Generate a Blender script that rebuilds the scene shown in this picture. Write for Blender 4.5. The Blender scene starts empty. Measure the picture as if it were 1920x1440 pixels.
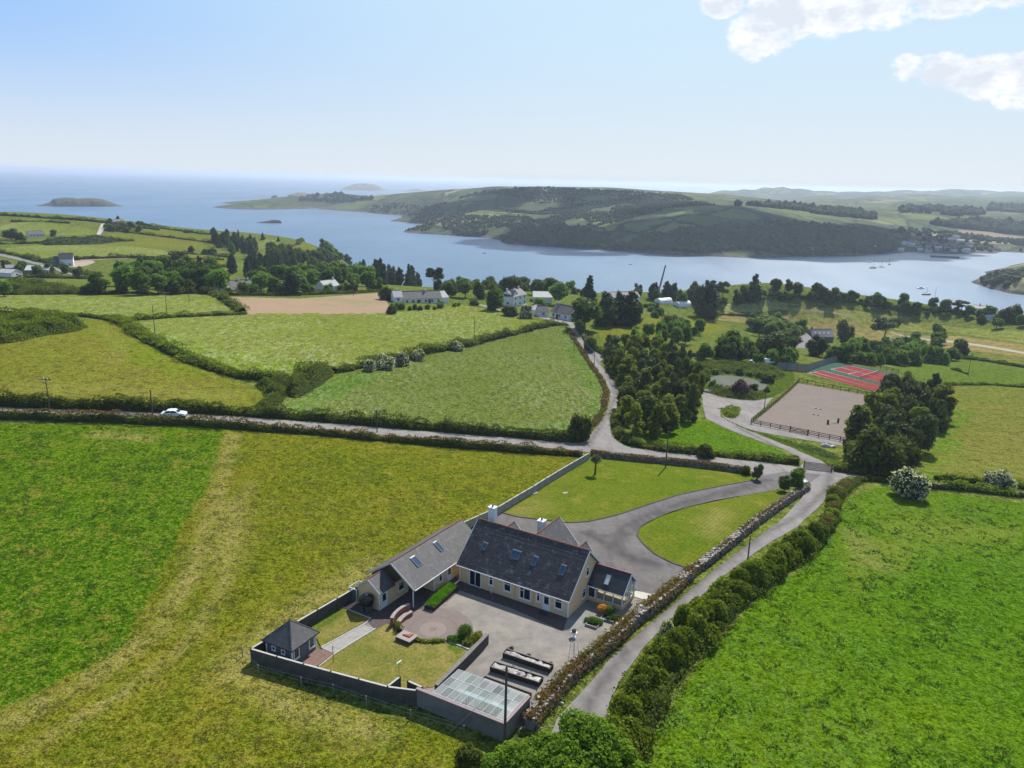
import bpy, math, random
import numpy as np
from mathutils import Vector, Matrix
from mathutils.geometry import delaunay_2d_cdt
random.seed(7); rng = np.random.default_rng(7)
S = bpy.context.scene
COL = S.collection

# ------------------------------------------------------------ camera, sky, sun, exposure
CAM_H = 50.0; F = 1450.0; SEA = -45.0
ROLL = math.atan(0.0245)
PITCH = math.atan((720 - (314 + .0245 * 960)) * math.cos(ROLL) / F)
FW = np.array([0, math.cos(PITCH), -math.sin(PITCH)])
_r = np.array([1.0, 0, 0]); _u = np.cross(_r, FW)
RT = math.cos(ROLL) * _r + math.sin(ROLL) * _u
UP = -math.sin(ROLL) * _r + math.cos(ROLL) * _u
EYE = np.array([0, 0, CAM_H])
cam = bpy.data.objects.new('camera', bpy.data.cameras.new('camera'))
COL.objects.link(cam); S.camera = cam
mm = Matrix.Identity(4)
for i in range(3):
    mm[i][0] = RT[i]; mm[i][1] = UP[i]; mm[i][2] = -FW[i]; mm[i][3] = EYE[i]
cam.matrix_world = mm
cam.data.sensor_width = 36; cam.data.lens = 36 * F / 1920
cam.data.clip_start = 0.5; cam.data.clip_end = 120000
S.render.resolution_x = 1024; S.render.resolution_y = 768
S.view_settings.view_transform = 'Standard'; S.view_settings.look = 'None'
S.view_settings.gamma = 1; S.view_settings.exposure = 0.5
SUN_E = math.radians(46); SUN_A = math.radians(23)      # azimuth clockwise from +Y
SUNV = Vector((math.sin(SUN_A) * math.cos(SUN_E), math.cos(SUN_A) * math.cos(SUN_E), math.sin(SUN_E)))
sd = bpy.data.lights.new('sun', 'SUN'); sd.energy = 5.0; sd.angle = math.radians(0.53); sd.color = (1, .965, .9)
sun = bpy.data.objects.new('sun', sd); COL.objects.link(sun)
sun.rotation_euler = SUNV.to_track_quat('Z', 'Y').to_euler(); sun.location = (0, 0, 200)

W = bpy.data.worlds.new('World'); S.world = W; W.use_nodes = True
wt = W.node_tree; wt.nodes.clear()
def wn(t, **k):
    n = wt.nodes.new(t)
    for a, b in k.items(): setattr(n, a, b)
    return n
def wl(a, b): wt.links.new(a, b)
def wmath(op, a, b=None, c=None, clamp=False):
    n = wn('ShaderNodeMath', operation=op, use_clamp=clamp)
    for i, v in enumerate((a, b, c)):
        if v is None: continue
        if hasattr(v, 'links'): wl(v, n.inputs[i])
        else: n.inputs[i].default_value = v
    return n.outputs[0]
sky = wn('ShaderNodeTexSky', sky_type='NISHITA'); sky.sun_disc = False
sky.sun_elevation = SUN_E; sky.sun_rotation = SUN_A
sky.air_density = 1.0; sky.dust_density = .7; sky.ozone_density = 1.5; sky.altitude = 60
tc = wn('ShaderNodeTexCoord')
sep = wn('ShaderNodeSeparateXYZ'); wl(tc.outputs['Generated'], sep.inputs[0])
az = wmath('ARCTAN2', sep.outputs[0], sep.outputs[1])
el = wmath('ARCSINE', sep.outputs[2])
def direl(px, py):
    v = (px - 960) * RT - (py - 720) * UP + F * FW; v /= np.linalg.norm(v)
    return math.atan2(v[0], v[1]), math.asin(v[2])
# clouds: soft lobes (azimuth, elevation, half sizes) broken up by noise; the same kind of cloud goes on round the sky
lob = []
for px, py, wx, wy in [(1355, 8, 50, 30), (1425, 62, 75, 56), (1470, 25, 90, 60), (1560, 20, 95, 52), (1660, 5, 90, 50), (1780, -8, 110, 42), (1880, -25, 90, 40), (1700, 128, 36, 28), (1760, 132, 70, 34), (1850, 145, 75, 44), (1925, 150, 60, 55), (2010, 160, 70, 50), (1900, 190, 40, 18)]:
    a, e = direl(px, py); lob.append((a, e, wx / F, wy / F))
for a, e, wa, we in [(.95, .30, .16, .06), (1.3, .42, .2, .08), (-1.1, .35, .18, .07), (-1.7, .5, .22, .09), (2.2, .4, .25, .09), (2.9, .55, .2, .1), (-2.6, .45, .25, .08), (.55, .62, .15, .09), (0.9, .85, .2, .1)]:
    lob.append((a, e, wa, we))
tot = None
for a, e, wa, we in lob:
    dx = wmath('MULTIPLY', wmath('SUBTRACT', az, a), 1 / wa)
    dy = wmath('MULTIPLY', wmath('SUBTRACT', el, e), 1 / we)
    d2 = wmath('ADD', wmath('MULTIPLY', dx, dx), wmath('MULTIPLY', dy, dy))
    g_ = wmath('SUBTRACT', 1.0, wmath('SQRT', d2), clamp=True)
    tot = g_ if tot is None else wmath('MAXIMUM', tot, g_)
cv = wn('ShaderNodeCombineXYZ'); wl(az, cv.inputs[0]); wl(wmath('MULTIPLY', el, 1.6), cv.inputs[1])
def wnoise(sc, det, off=0):
    n = wn('ShaderNodeTexNoise'); n.inputs['Scale'].default_value = sc; n.inputs['Detail'].default_value = det
    n.inputs['Roughness'].default_value = .62
    m = wn('ShaderNodeVectorMath', operation='ADD'); m.inputs[1].default_value = (off, off * .7, 0)
    wl(cv.outputs[0], m.inputs[0]); wl(m.outputs[0], n.inputs['Vector']); return n.outputs['Fac']
nz = wnoise(17, 9); nz2 = wnoise(17, 7, .018); nz3 = wnoise(52, 8, 3.1)
edge_ = wn('ShaderNodeMapRange', interpolation_type='SMOOTHSTEP'); wl(tot, edge_.inputs[0]); edge_.inputs[1].default_value = 0; edge_.inputs[2].default_value = .4
dens = wmath('MULTIPLY', wmath('ADD', wmath('ADD', wmath('MULTIPLY', tot, .9), .18), wmath('ADD', wmath('MULTIPLY', wmath('SUBTRACT', nz, .5), 2.2), wmath('MULTIPLY', wmath('SUBTRACT', nz3, .5), 1.5))), edge_.outputs[0])
mr = wn('ShaderNodeMapRange', interpolation_type='SMOOTHSTEP'); wl(dens, mr.inputs[0])
mr.inputs[1].default_value = .14; mr.inputs[2].default_value = .68
cmask = wmath('MULTIPLY', mr.outputs[0], wmath('GREATER_THAN', tot, .001))
mr2 = wn('ShaderNodeMapRange'); wl(wmath('ADD', dens, wmath('MULTIPLY', wmath('SUBTRACT', nz2, nz), 3.0)), mr2.inputs[0])
mr2.inputs[1].default_value = .4; mr2.inputs[2].default_value = 1.05
ccol = wn('ShaderNodeMixRGB'); ccol.inputs[1].default_value = (10.8, 10.9, 11, 1); ccol.inputs[2].default_value = (7.9, 8.4, 9.4, 1)
wl(mr2.outputs[0], ccol.inputs[0])
# pale high veil: white at the horizon and towards the sun, bluer away from it
sdv = wn('ShaderNodeVectorMath', operation='DOT_PRODUCT'); wl(tc.outputs['Generated'], sdv.inputs[0]); sdv.inputs[1].default_value = SUNV
def wmix(f, a, b):
    n = wn('ShaderNodeMixRGB')
    for s_, v in zip(n.inputs, (f, a, b)):
        if hasattr(v, 'links'): wl(v, s_)
        else: s_.default_value = (*v, 1) if hasattr(v, '__len__') else v
    return n.outputs[0]
def wrange(v, a, b, c=0.0, d=1.0):
    n = wn('ShaderNodeMapRange', interpolation_type='SMOOTHSTEP'); wl(v, n.inputs[0])
    for k_, x in enumerate((a, b, c, d)): n.inputs[k_ + 1].default_value = x
    return n.outputs[0]
away = wmix(wrange(sdv.outputs['Value'], .42, .82), (3.0, 5.6, 10.2), (6.4, 8.4, 10.0))
soft = wmix(wrange(el, -.02, .2), (7.7, 8.5, 9.2), away)
veil = wn('ShaderNodeMixRGB'); wl(wrange(el, .2, .9, .93, .3), veil.inputs[0]); wl(sky.outputs[0], veil.inputs[1]); wl(soft, veil.inputs[2])
cm = wn('ShaderNodeMixRGB'); wl(wmath('MULTIPLY', cmask, .92), cm.inputs[0]); wl(veil.outputs[0], cm.inputs[1]); wl(ccol.outputs[0], cm.inputs[2])
bg = wn('ShaderNodeBackground'); bg.inputs['Strength'].default_value = .07
wo = wn('ShaderNodeOutputWorld'); wl(cm.outputs[0], bg.inputs[0]); wl(bg.outputs[0], wo.inputs[0])

# ------------------------------------------------------------ terrain model (world metres; z 0 = house yard, sea at -45)
def ray(px, py):
    v = (px - 960) * RT - (py - 720) * UP + F * FW
    return v / np.linalg.norm(v)
def on_z(px, py, z):
    r = ray(px, py); return EYE + r * ((z - CAM_H) / r[2])
def at_D(px, py, D):
    r = ray(px, py); return EYE + r * (D / math.hypot(r[0], r[1]))
def tps(pts, lam=0.0):
    P = np.array(pts, float); X = P[:, :2] / 1000; n = len(P)
    d = np.linalg.norm(X[:, None] - X[None], axis=2); K = np.where(d > 0, d * d * np.log(d + 1e-12), 0) + lam * np.eye(n)
    A = np.zeros((n + 3, n + 3)); A[:n, :n] = K; A[:n, n] = 1; A[:n, n + 1:] = X; A[n:, :n] = A[:n, n:].T
    w = np.linalg.solve(A, np.r_[P[:, 2], 0, 0, 0])
    def f(x, y):
        x = np.asarray(x, float) / 1000; y = np.asarray(y, float) / 1000
        o = w[n] + w[n + 1] * x + w[n + 2] * y
        for i in range(n):
            d2 = (x - X[i, 0]) ** 2 + (y - X[i, 1]) ** 2
            o = o + w[i] * .5 * d2 * np.log(d2 + 1e-12)
        return o
    return f
class HG:
    def __init__(s, x0, x1, y0, y1, h, fn):
        s.x0, s.y0, s.h = x0, y0, h
        s.xs = np.arange(x0, x1 + h / 2, h); s.ys = np.arange(y0, y1 + h / 2, h)
        X, Y = np.meshgrid(s.xs, s.ys); s.Z = fn(X, Y); s.nx, s.ny = len(s.xs), len(s.ys)
    def __call__(s, x, y):
        fx = np.clip((np.asarray(x, float) - s.x0) / s.h, 0, s.nx - 1.001); fy = np.clip((np.asarray(y, float) - s.y0) / s.h, 0, s.ny - 1.001)
        i = fx.astype(int); j = fy.astype(int); a = fx - i; b = fy - j; Z = s.Z
        return Z[j, i] * (1 - a) * (1 - b) + Z[j, i + 1] * a * (1 - b) + Z[j + 1, i] * (1 - a) * b + Z[j + 1, i + 1] * a * b
cp = []
for px, py, z in [(470, 1220, 0), (1000, 1380, 0), (780, 1300, 0), (1100, 1150, 0), (950, 1150, 0), (940, 1000, 0), (860, 1100, 0), (1190, 1120, 0), (700, 1100, 0), (1060, 1200, 0), (1270, 1100, -.2),
        (0, 1400, 0), (0, 1100, 2.5), (0, 900, 5), (0, 790, 7), (330, 785, 6), (620, 805, 3), (850, 825, 0), (1060, 840, -2), (1150, 930, -1), (1280, 870, -3), (1400, 960, -1.5), (1540, 890, -4), (1900, 930, -5), (1900, 1200, -2), (1450, 1400, 0), (1600, 1100, -1), (300, 1100, 1.2), (500, 950, 2),
        (0, 700, 9), (250, 640, 8), (480, 740, 4), (0, 600, 8), (300, 585, 4.5), (600, 610, 1.5), (800, 780, 0), (850, 680, -1), (900, 620, -2.5), (1120, 760, -3.5), (1145, 700, -5), (1075, 615, -4), (740, 590, -1), (950, 575, -5), (430, 555, 2),
        (1410, 795, -7), (1575, 828, -6.5), (1497, 718, -10), (1640, 742, -9.5), (1600, 690, -12), (1370, 720, -9.5), (1300, 780, -6.5), (1920, 720, -15), (1900, 800, -10), (1900, 650, -20), (1350, 630, -14), (1250, 600, -13), (1250, 570, -16), (1450, 575, -18), (1700, 600, -23), (1900, 605, -25)]:
    p = on_z(px, py, z); cp.append((p[0], p[1], z))
for px, py, D in [(0, 548, 345), (200, 550, 345), (400, 549, 350), (600, 552, 350), (0, 520, 470), (130, 512, 500), (300, 510, 480), (0, 470, 610), (100, 470, 610), (200, 430, 760), (0, 425, 780), (0, 403, 930), (200, 415, 900), (400, 470, 660), (400, 436, 850), (330, 450, 740), (500, 450, 850), (480, 500, 560), (600, 467, 800), (610, 500, 640), (540, 475, 720), (640, 485, 760),
        (1250, 556, 460), (1450, 553, 480), (1600, 567, 500), (1700, 576, 510), (1800, 581, 520), (1930, 592, 520), (2100, 605, 520), (1000, 552, 400), (700, 535, 430)]:
    p = at_D(px, py, D); cp.append((p[0], p[1], p[2]))
for px, D, z in [(-100, 1100, -50), (100, 1080, -52), (200, 1060, -55), (350, 1010, -58), (500, 980, -60), (620, 930, -60), (660, 860, -55), (680, 780, -50), (720, 700, -50), (800, 660, -50), (850, 560, -32), (1000, 560, -34), (1000, 670, -52), (1150, 640, -50), (1300, 620, -50), (1500, 620, -50), (1700, 625, -50), (1900, 630, -50), (2100, 640, -50), (1250, 540, -28), (900, 800, -70), (1300, 760, -70), (1700, 740, -70)]:
    p = at_D(px, 500, D); cp.append((p[0], p[1], z))
for p in [(-1000, 1250, -60), (-400, 1150, -65), (0, 1000, -80), (500, 1000, -80), (1000, 1000, -80), (0, -150, 0), (-300, -100, 3), (300, -100, 0), (-500, 150, 10), (-700, 400, 6), (-900, 700, -10), (500, 150, -8), (700, 350, -20), (900, 600, -55), (-900, 0, 10), (900, 0, -10), (-1100, 1000, -20)]: cp.append(p)
_n = tps(cp, 2e-5)
NG = HG(-1000, 1000, -150, 1250, 4, _n)
fp = []
for px, py in [(425, 382), (500, 387), (600, 390), (685, 398), (740, 403), (790, 407), (735, 417), (692, 431), (750, 435), (845, 442), (920, 447), (960, 458), (1060, 465), (1160, 471), (1310, 480), (1500, 481), (1625, 479), (1710, 472), (1785, 479), (1835, 476), (1920, 474), (2050, 476)]:
    p = on_z(px, py, SEA); fp.append((p[0], p[1], SEA + .3)); 
    q = on_z(px, py + 14, SEA); fp.append((q[0], q[1], SEA - 12)); q = on_z(px, py + 40, SEA); fp.append((q[0], q[1], SEA - 22))
for px, py, D in [(560, 366, 2700), (500, 377, 2500), (620, 364, 2600), (700, 369, 2400), (760, 372, 2200), (850, 360, 2150), (900, 353, 2050), (1000, 357, 2200), (1100, 357, 2300), (1200, 362, 2350), (1280, 366, 2400), (800, 395, 1750), (800, 415, 1500), (900, 395, 1600), (900, 420, 1400), (1000, 400, 1600), (1000, 425, 1350), (1100, 385, 1650), (1100, 420, 1300), (1200, 383, 1600), (1200, 420, 1250), (1340, 384, 1500), (1340, 420, 1220), (1480, 401, 1520), (1480, 432, 1310), (1600, 415, 1600), (1600, 445, 1420), (1740, 438, 1600), (1740, 462, 1440), (1850, 445, 1750), (1850, 465, 1540), (1930, 463, 1570), (1930, 440, 1800), (1700, 392, 2400), (1550, 385, 2200), (1400, 376, 2500), (1900, 388, 2700), (1900, 415, 1900), (1750, 375, 3100), (1550, 374, 3100), (1920, 372, 3200), (2100, 380, 3000), (2100, 440, 1900)]:
    p = at_D(px, py, D); fp.append(tuple(p))
for px, D, z in [(400, 3000, -60), (560, 3200, -60), (700, 2900, -60), (850, 2700, -60), (1000, 2800, -60), (1150, 2900, -60), (1300, 3000, -55), (1300, 3500, -60), (700, 3600, -70), (300, 2400, -70), (300, 1900, -80), (640, 2000, -60), (600, 1500, -80), (1440, 3700, -50), (2200, 3500, 20)]:
    p = at_D(px, 500, D); fp.append((p[0], p[1], z))
_f = tps(fp, 3e-4)
def vnoise(x, y, sc, seed=0):
    r_ = np.random.default_rng(seed); N = 64; T = r_.random((N, N))
    fx = x / sc; fy = y / sc; i = np.floor(fx).astype(int); j = np.floor(fy).astype(int); a = fx - i; b = fy - j
    a = a * a * (3 - 2 * a); b = b * b * (3 - 2 * b); g = lambda i, j: T[j % N, i % N]
    return g(i, j) * (1 - a) * (1 - b) + g(i + 1, j) * a * (1 - b) + g(i, j + 1) * (1 - a) * b + g(i + 1, j + 1) * a * b - .5
def _ff(x, y):
    z = _f(x, y); k = np.clip((z - SEA) / 15, 0, 1)
    return z + k * (vnoise(x, y, 180, 1) * 5 + vnoise(x, y, 60, 2) * 2.5) + (1 - k) * vnoise(x, y, 45, 3) * 3
FG = HG(-1500, 3600, 850, 3800, 15, _ff)
# the small wooded point at the right edge, a separate piece of land
pp = []
for px, py in [(1826, 532), (1850, 538), (1880, 546), (1920, 553), (2000, 560), (2050, 500), (1920, 498), (1880, 503), (1850, 512), (1832, 524)]:
    p = on_z(px, py, SEA); pp.append((p[0], p[1], SEA + .5))
for px, py in [(1810, 535), (1840, 546), (1900, 566), (2000, 580), (2100, 490), (1930, 486), (1860, 498), (1812, 522)]:
    p = on_z(px, py, SEA); pp.append((p[0], p[1], SEA - 9))
for px, py, z in [(1880, 522, -35), (1930, 520, -30), (2000, 525, -30)]:
    p = on_z(px, py, z); pp.append(tuple(p))
for q in [(420, 620), (420, 900), (420, 1150), (600, 620), (900, 620), (600, 1150), (900, 1150), (760, 1150), (520, 760), (520, 1000), (900, 1000)]: pp.append((*q, SEA - 25))
_p = tps(pp, 1e-5)
PG = HG(420, 900, 620, 1150, 6, lambda x, y: np.minimum(_p(x, y), -22) + vnoise(x, y, 14, 5) * 2.2)
TT = np.concatenate([np.arange(20, 600, 1.0), 600 * 1.0025 ** np.arange(1, 1150)])
def cast(px, py, off=0.0, surf='n'):
    """pixel of the photograph -> the point of the land it shows (off = height above the land)"""
    r = ray(px, py); P = EYE[None] + TT[:, None] * r[None]
    G_ = {'n': NG, 'f': FG, 'p': PG}.get(surf)
    z = np.full(len(TT), SEA) if G_ is None else np.maximum(G_(P[:, 0], P[:, 1]), SEA)
    d = P[:, 2] - z - off
    k = np.nonzero(d < 0)[0]
    if len(k) == 0: return None
    k = k[0]; a = d[k - 1] / (d[k - 1] - d[k]) if k else 0
    p = P[k - 1] * (1 - a) + P[k] * a
    return Vector((p[0], p[1], float(np.maximum(G_(p[0], p[1]), SEA) if G_ else SEA)))
def gz(x, y): return float(NG(x, y))
def project(p):
    v = np.array(p) - EYE; d = v @ FW
    return 960 + F * (v @ RT) / d, 720 - F * (v @ UP) / d
def slant(p): return float(np.linalg.norm(np.array(p) - EYE))
def px_m(p): return F / max(1.0, float((np.array(p) - EYE) @ FW))      # photo pixels per metre there
def h_of(base, py_top):
    """height whose top projects to row py_top above the point base"""
    lo, hi = 0.0, 60.0
    for _ in range(30):
        m = (lo + hi) / 2
        if project((base[0], base[1], base[2] + m))[1] > py_top: lo = m
        else: hi = m
    return lo
# ------------------------------------------------------------ materials
MATS = {}
class NT:
    def __init__(s, name):
        m = bpy.data.materials.new(name); m.use_nodes = True; s.m = m; s.t = m.node_tree; s.t.nodes.clear()
        s.out = s.n('ShaderNodeOutputMaterial')
    def n(s, t, **k):
        n = s.t.nodes.new(t)
        for a, b in k.items(): setattr(n, a, b)
        return n
    def l(s, a, b): s.t.links.new(a, b)
    def inp(s, sock, v):
        if hasattr(v, 'links'): s.l(v, sock)
        else: sock.default_value = v
    def coord(s, rot=0, sc=(1, 1, 1), kind='Object'):
        c = s.n('ShaderNodeTexCoord'); mp = s.n('ShaderNodeMapping'); s.l(c.outputs[kind], mp.inputs[0])
        mp.inputs['Rotation'].default_value = (0, 0, rot); mp.inputs['Scale'].default_value = sc; return mp.outputs[0]
    def noise(s, v, sc, det=4, rough=.55):
        n = s.n('ShaderNodeTexNoise'); s.l(v, n.inputs['Vector']); n.inputs['Scale'].default_value = sc; n.inputs['Detail'].default_value = det; n.inputs['Roughness'].default_value = rough
        return n.outputs['Fac']
    def mp(s, v, a, b, c=0.0, d=1.0, smooth=False):
        n = s.n('ShaderNodeMapRange'); 
        if smooth: n.interpolation_type = 'SMOOTHSTEP'
        s.inp(n.inputs[0], v)
        for i, x in enumerate((a, b, c, d)): n.inputs[i + 1].default_value = x
        return n.outputs[0]
    def math(s, op, a, b=0.0, clamp=False):
        n = s.n('ShaderNodeMath', operation=op, use_clamp=clamp); s.inp(n.inputs[0], a); s.inp(n.inputs[1], b); return n.outputs[0]
    def mix(s, f, a, b, bt='MIX'):
        n = s.n('ShaderNodeMixRGB', blend_type=bt); s.inp(n.inputs[0], f)
        for i, c in ((1, a), (2, b)):
            s.inp(n.inputs[i], c if hasattr(c, 'links') else (*c, 1) if len(c) == 3 else c)
        return n.outputs[0]
    def attr(s, name):
        n = s.n('ShaderNodeAttribute', attribute_name=name); return n.outputs['Fac']
    def bump(s, h, dist, st=1.0):
        n = s.n('ShaderNodeBump'); s.l(h, n.inputs['Height']); n.inputs['Distance'].default_value = dist; n.inputs['Strength'].default_value = st; return n.outputs[0]
    def bsdf(s, col, rough=.8, metal=0, bump=None, spec=.3, **k):
        n = s.n('ShaderNodeBsdfPrincipled'); s.inp(n.inputs['Base Color'], col if hasattr(col, 'links') else (*col, 1)); s.inp(n.inputs['Roughness'], rough)
        n.inputs['Metallic'].default_value = metal; n.inputs['Specular IOR Level'].default_value = spec
        if bump is not None: s.l(bump, n.inputs['Normal'])
        for a, b in k.items(): s.inp(n.inputs[a.replace('_', ' ')], b)
        s.l(n.outputs[0], s.out.inputs[0]); return n
def plain(name, c1, c2=None, sc=2.0, rough=.8, metal=0, bd=0.0, spec=.3, kind='Object', lo=.35, hi=.65, dirt=None, fine=None):
    """mottled surface: two tones over a coarse and a fine noise, optional blotchy dirt and relief"""
    if name in MATS: return MATS[name]
    spec = .06 if rough >= .75 and spec == .3 else spec
    t = NT(name); v = t.coord(kind=kind); c2 = c2 or tuple(x * .72 for x in c1)
    f = t.mp(t.noise(v, sc, 6, .65), lo, hi); col = t.mix(f, c1, c2)
    if dirt: col = t.mix(t.mp(t.noise(v, sc * .35, 5, .7), .5, .72, 0, .8), col, dirt)
    fn = t.noise(v, fine or sc * 9, 4, .6)
    col = t.mix(t.mp(fn, .3, .7, 0, .35), col, tuple(x * .6 for x in c1))
    b = t.bump(fn, bd) if bd else None
    t.bsdf(col, rough, metal, b, spec); MATS[name] = t.m; return t.m
def grass_mat(name, a, b, c, sc=1.0, tuft=1.0, straw=None, pale=None, pale_amt=.5, mask=None, dry=None, rot=0.0, stretch=1.0, relief=.25, mow=None, fine=1.0):
    """grass: large drifts, mid clumps and fine blades; attribute 'mask' blends to a second sward, 'dry' to worn straw"""
    t = NT(name); v = t.coord(rot, (1, stretch, 1))
    big = t.noise(v, .018 * sc, 5, .6); mid = t.noise(v, .16 * sc, 6, .7); sm = t.noise(v, 1.1 * sc * fine, 5, .72); tiny = t.noise(v, 5.5 * fine, 3, .7)
    def sward(a, b, c):
        k = t.mix(t.mp(big, .38, .62), a, b); k = t.mix(t.mp(mid, .42, .66, 0, .85), k, c)
        return k
    col = sward(a, b, c)
    if mask:
        m = t.mp(t.math('ADD', t.attr('mask'), t.math('MULTIPLY', t.math('SUBTRACT', t.noise(v, .12, 6, .7), .5), 1.1)), .38, .62, 0, 1, True)
        col = t.mix(m, col, sward(*mask))
    if pale:
        w = t.coord(rot + .5, (1, .28, 1)); pn = t.noise(w, 1.1 * sc, 7, .8); pb = t.noise(v, .02, 3)
        f = t.math('MULTIPLY', t.mp(pn, .47, .62), t.mp(pb, .4, .55, .3, 1))
        col = t.mix(t.math('MULTIPLY', f, pale_amt), col, pale)
    if dry:
        d = t.math('MULTIPLY', t.attr('dry'), t.mp(t.noise(v, .5, 5, .75), .3, .62, .1, 1))
        col = t.mix(d, col, dry)
    if mow:
        w = t.n('ShaderNodeTexWave'); t.l(t.coord(mow[0], (1, 1, 1)), w.inputs[0]); w.inputs['Scale'].default_value = mow[1]; w.inputs['Distortion'].default_value = 1.2; w.inputs['Detail Scale'].default_value = .3
        col = t.mix(t.mp(w.outputs['Fac'], .2, .8, 0, .35), col, mow[2])
    if straw: col = t.mix(t.mp(t.noise(v, .3, 7, .75), .54, .64, 0, .7), col, straw)
    # tufts: deep green hollows, straw and pale seed tips
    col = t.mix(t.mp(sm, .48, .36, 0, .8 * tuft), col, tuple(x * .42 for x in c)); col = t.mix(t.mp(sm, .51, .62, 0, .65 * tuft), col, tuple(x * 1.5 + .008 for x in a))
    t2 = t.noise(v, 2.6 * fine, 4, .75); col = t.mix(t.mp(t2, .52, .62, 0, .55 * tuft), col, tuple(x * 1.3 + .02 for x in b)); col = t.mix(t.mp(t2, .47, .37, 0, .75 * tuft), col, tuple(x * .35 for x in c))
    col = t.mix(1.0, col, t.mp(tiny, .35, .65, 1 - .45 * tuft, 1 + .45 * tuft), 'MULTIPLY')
    h = t.math('ADD', sm, t.math('MULTIPLY', tiny, .35))
    t.bsdf(col, .95, 0, t.bump(h, relief), .0); MATS[name] = t.m; return t.m
def leaf_mat(name, a, b, c=None, trans=.42, flower=None, famt=.0):
    """foliage: colour varies leaf by leaf and plant by plant, some light shines through"""
    t = NT(name); g = t.n('ShaderNodeNewGeometry'); oi = t.n('ShaderNodeObjectInfo')
    col = t.mix(g.outputs['Random Per Island'], a, b)
    col = t.mix(t.mp(t.noise(t.coord(), .35, 3), .35, .65, 0, .7), col, c or b)
    col = t.mix(1.0, col, t.mp(oi.outputs['Random'], 0, 1, .62, 1.4), 'MULTIPLY')
    if flower:
        r2 = t.n('ShaderNodeTexWhiteNoise', noise_dimensions='1D'); t.l(g.outputs['Random Per Island'], r2.inputs['W'])
        f = t.math('LESS_THAN', r2.outputs[0], t.math('MULTIPLY', t.mp(t.noise(t.coord(), .5, 3), .35, .62, .25, 1), famt)); col = t.mix(f, col, flower)
    bs = t.n('ShaderNodeBsdfPrincipled'); t.l(col, bs.inputs['Base Color']); bs.inputs['Roughness'].default_value = .6; bs.inputs['Specular IOR Level'].default_value = .08
    tr = t.n('ShaderNodeBsdfTranslucent'); t.l(t.mix(1.0, col, (1.1, 1.25, .5), 'MULTIPLY'), tr.inputs[0])
    mx = t.n('ShaderNodeMixShader'); mx.inputs[0].default_value = trans; t.l(bs.outputs[0], mx.inputs[1]); t.l(tr.outputs[0], mx.inputs[2]); t.l(mx.outputs[0], t.out.inputs[0])
    MATS[name] = t.m; return t.m
def glass_mat(name, tint=(.8, .9, .92), alpha=.35, rough=.03, base=(.02, .03, .04)):
    t = NT(name); tr = t.n('ShaderNodeBsdfTransparent'); tr.inputs[0].default_value = (*tint, 1)
    b = t.n('ShaderNodeBsdfPrincipled'); b.inputs['Base Color'].default_value = (*base, 1); b.inputs['Roughness'].default_value = rough; b.inputs['Specular IOR Level'].default_value = .8
    mx = t.n('ShaderNodeMixShader'); mx.inputs[0].default_value = 1 - alpha; t.l(b.outputs[0], mx.inputs[2]); t.l(tr.outputs[0], mx.inputs[1]); t.l(mx.outputs[0], t.out.inputs[0]); 
    MATS[name] = t.m; return t.m
def slate_mat(name, a, b, lich=(.3, .3, .28), cw=.3, la=.5):
    """roof slates: tone changes slate by slate, lichen blotches, weather streaks down the slope"""
    t = NT(name); v = t.coord()
    br = t.n('ShaderNodeTexBrick'); t.l(t.coord(0, (1, 1, 1), 'UV'), br.inputs[0]); br.inputs['Scale'].default_value = 1
    br.inputs['Brick Width'].default_value = cw; br.inputs['Row Height'].default_value = .25; br.inputs['Mortar Size'].default_value = .008
    br.inputs['Color1'].default_value = (*a, 1); br.inputs['Color2'].default_value = (*b, 1); br.inputs['Mortar'].default_value = (*(x * .6 for x in a), 1)
    col = t.mix(t.mp(t.noise(v, .7, 6, .7), .35, .65, 0, .5), br.outputs[0], tuple(x * .65 for x in a))
    col = t.mix(t.mp(t.noise(v, 1.3, 8, .78), .53, .68, 0, la), col, lich)
    t.bsdf(col, .62, 0, t.bump(t.noise(v, 14, 4), .01), .18); MATS[name] = t.m; return t.m
# swards
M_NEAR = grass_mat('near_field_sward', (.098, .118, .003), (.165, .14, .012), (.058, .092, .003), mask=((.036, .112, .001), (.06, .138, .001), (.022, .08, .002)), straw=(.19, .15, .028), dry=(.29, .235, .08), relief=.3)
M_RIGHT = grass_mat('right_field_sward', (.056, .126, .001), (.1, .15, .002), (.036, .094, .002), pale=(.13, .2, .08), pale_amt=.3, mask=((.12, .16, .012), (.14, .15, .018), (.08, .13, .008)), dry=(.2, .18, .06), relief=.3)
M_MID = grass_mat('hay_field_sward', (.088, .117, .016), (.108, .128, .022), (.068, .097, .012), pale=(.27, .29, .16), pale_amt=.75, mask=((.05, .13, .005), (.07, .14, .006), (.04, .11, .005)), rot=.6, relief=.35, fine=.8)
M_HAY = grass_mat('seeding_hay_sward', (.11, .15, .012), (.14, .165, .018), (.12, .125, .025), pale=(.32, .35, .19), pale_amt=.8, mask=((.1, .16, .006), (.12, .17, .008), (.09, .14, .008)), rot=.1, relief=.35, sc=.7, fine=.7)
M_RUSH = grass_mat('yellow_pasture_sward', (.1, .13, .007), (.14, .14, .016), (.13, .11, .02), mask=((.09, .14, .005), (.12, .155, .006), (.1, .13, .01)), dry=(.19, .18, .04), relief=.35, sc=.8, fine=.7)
M_FAR = grass_mat('rough_pasture_sward', (.09, .125, .018), (.14, .14, .03), (.055, .095, .014), relief=.4, sc=.8, fine=.5)
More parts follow.
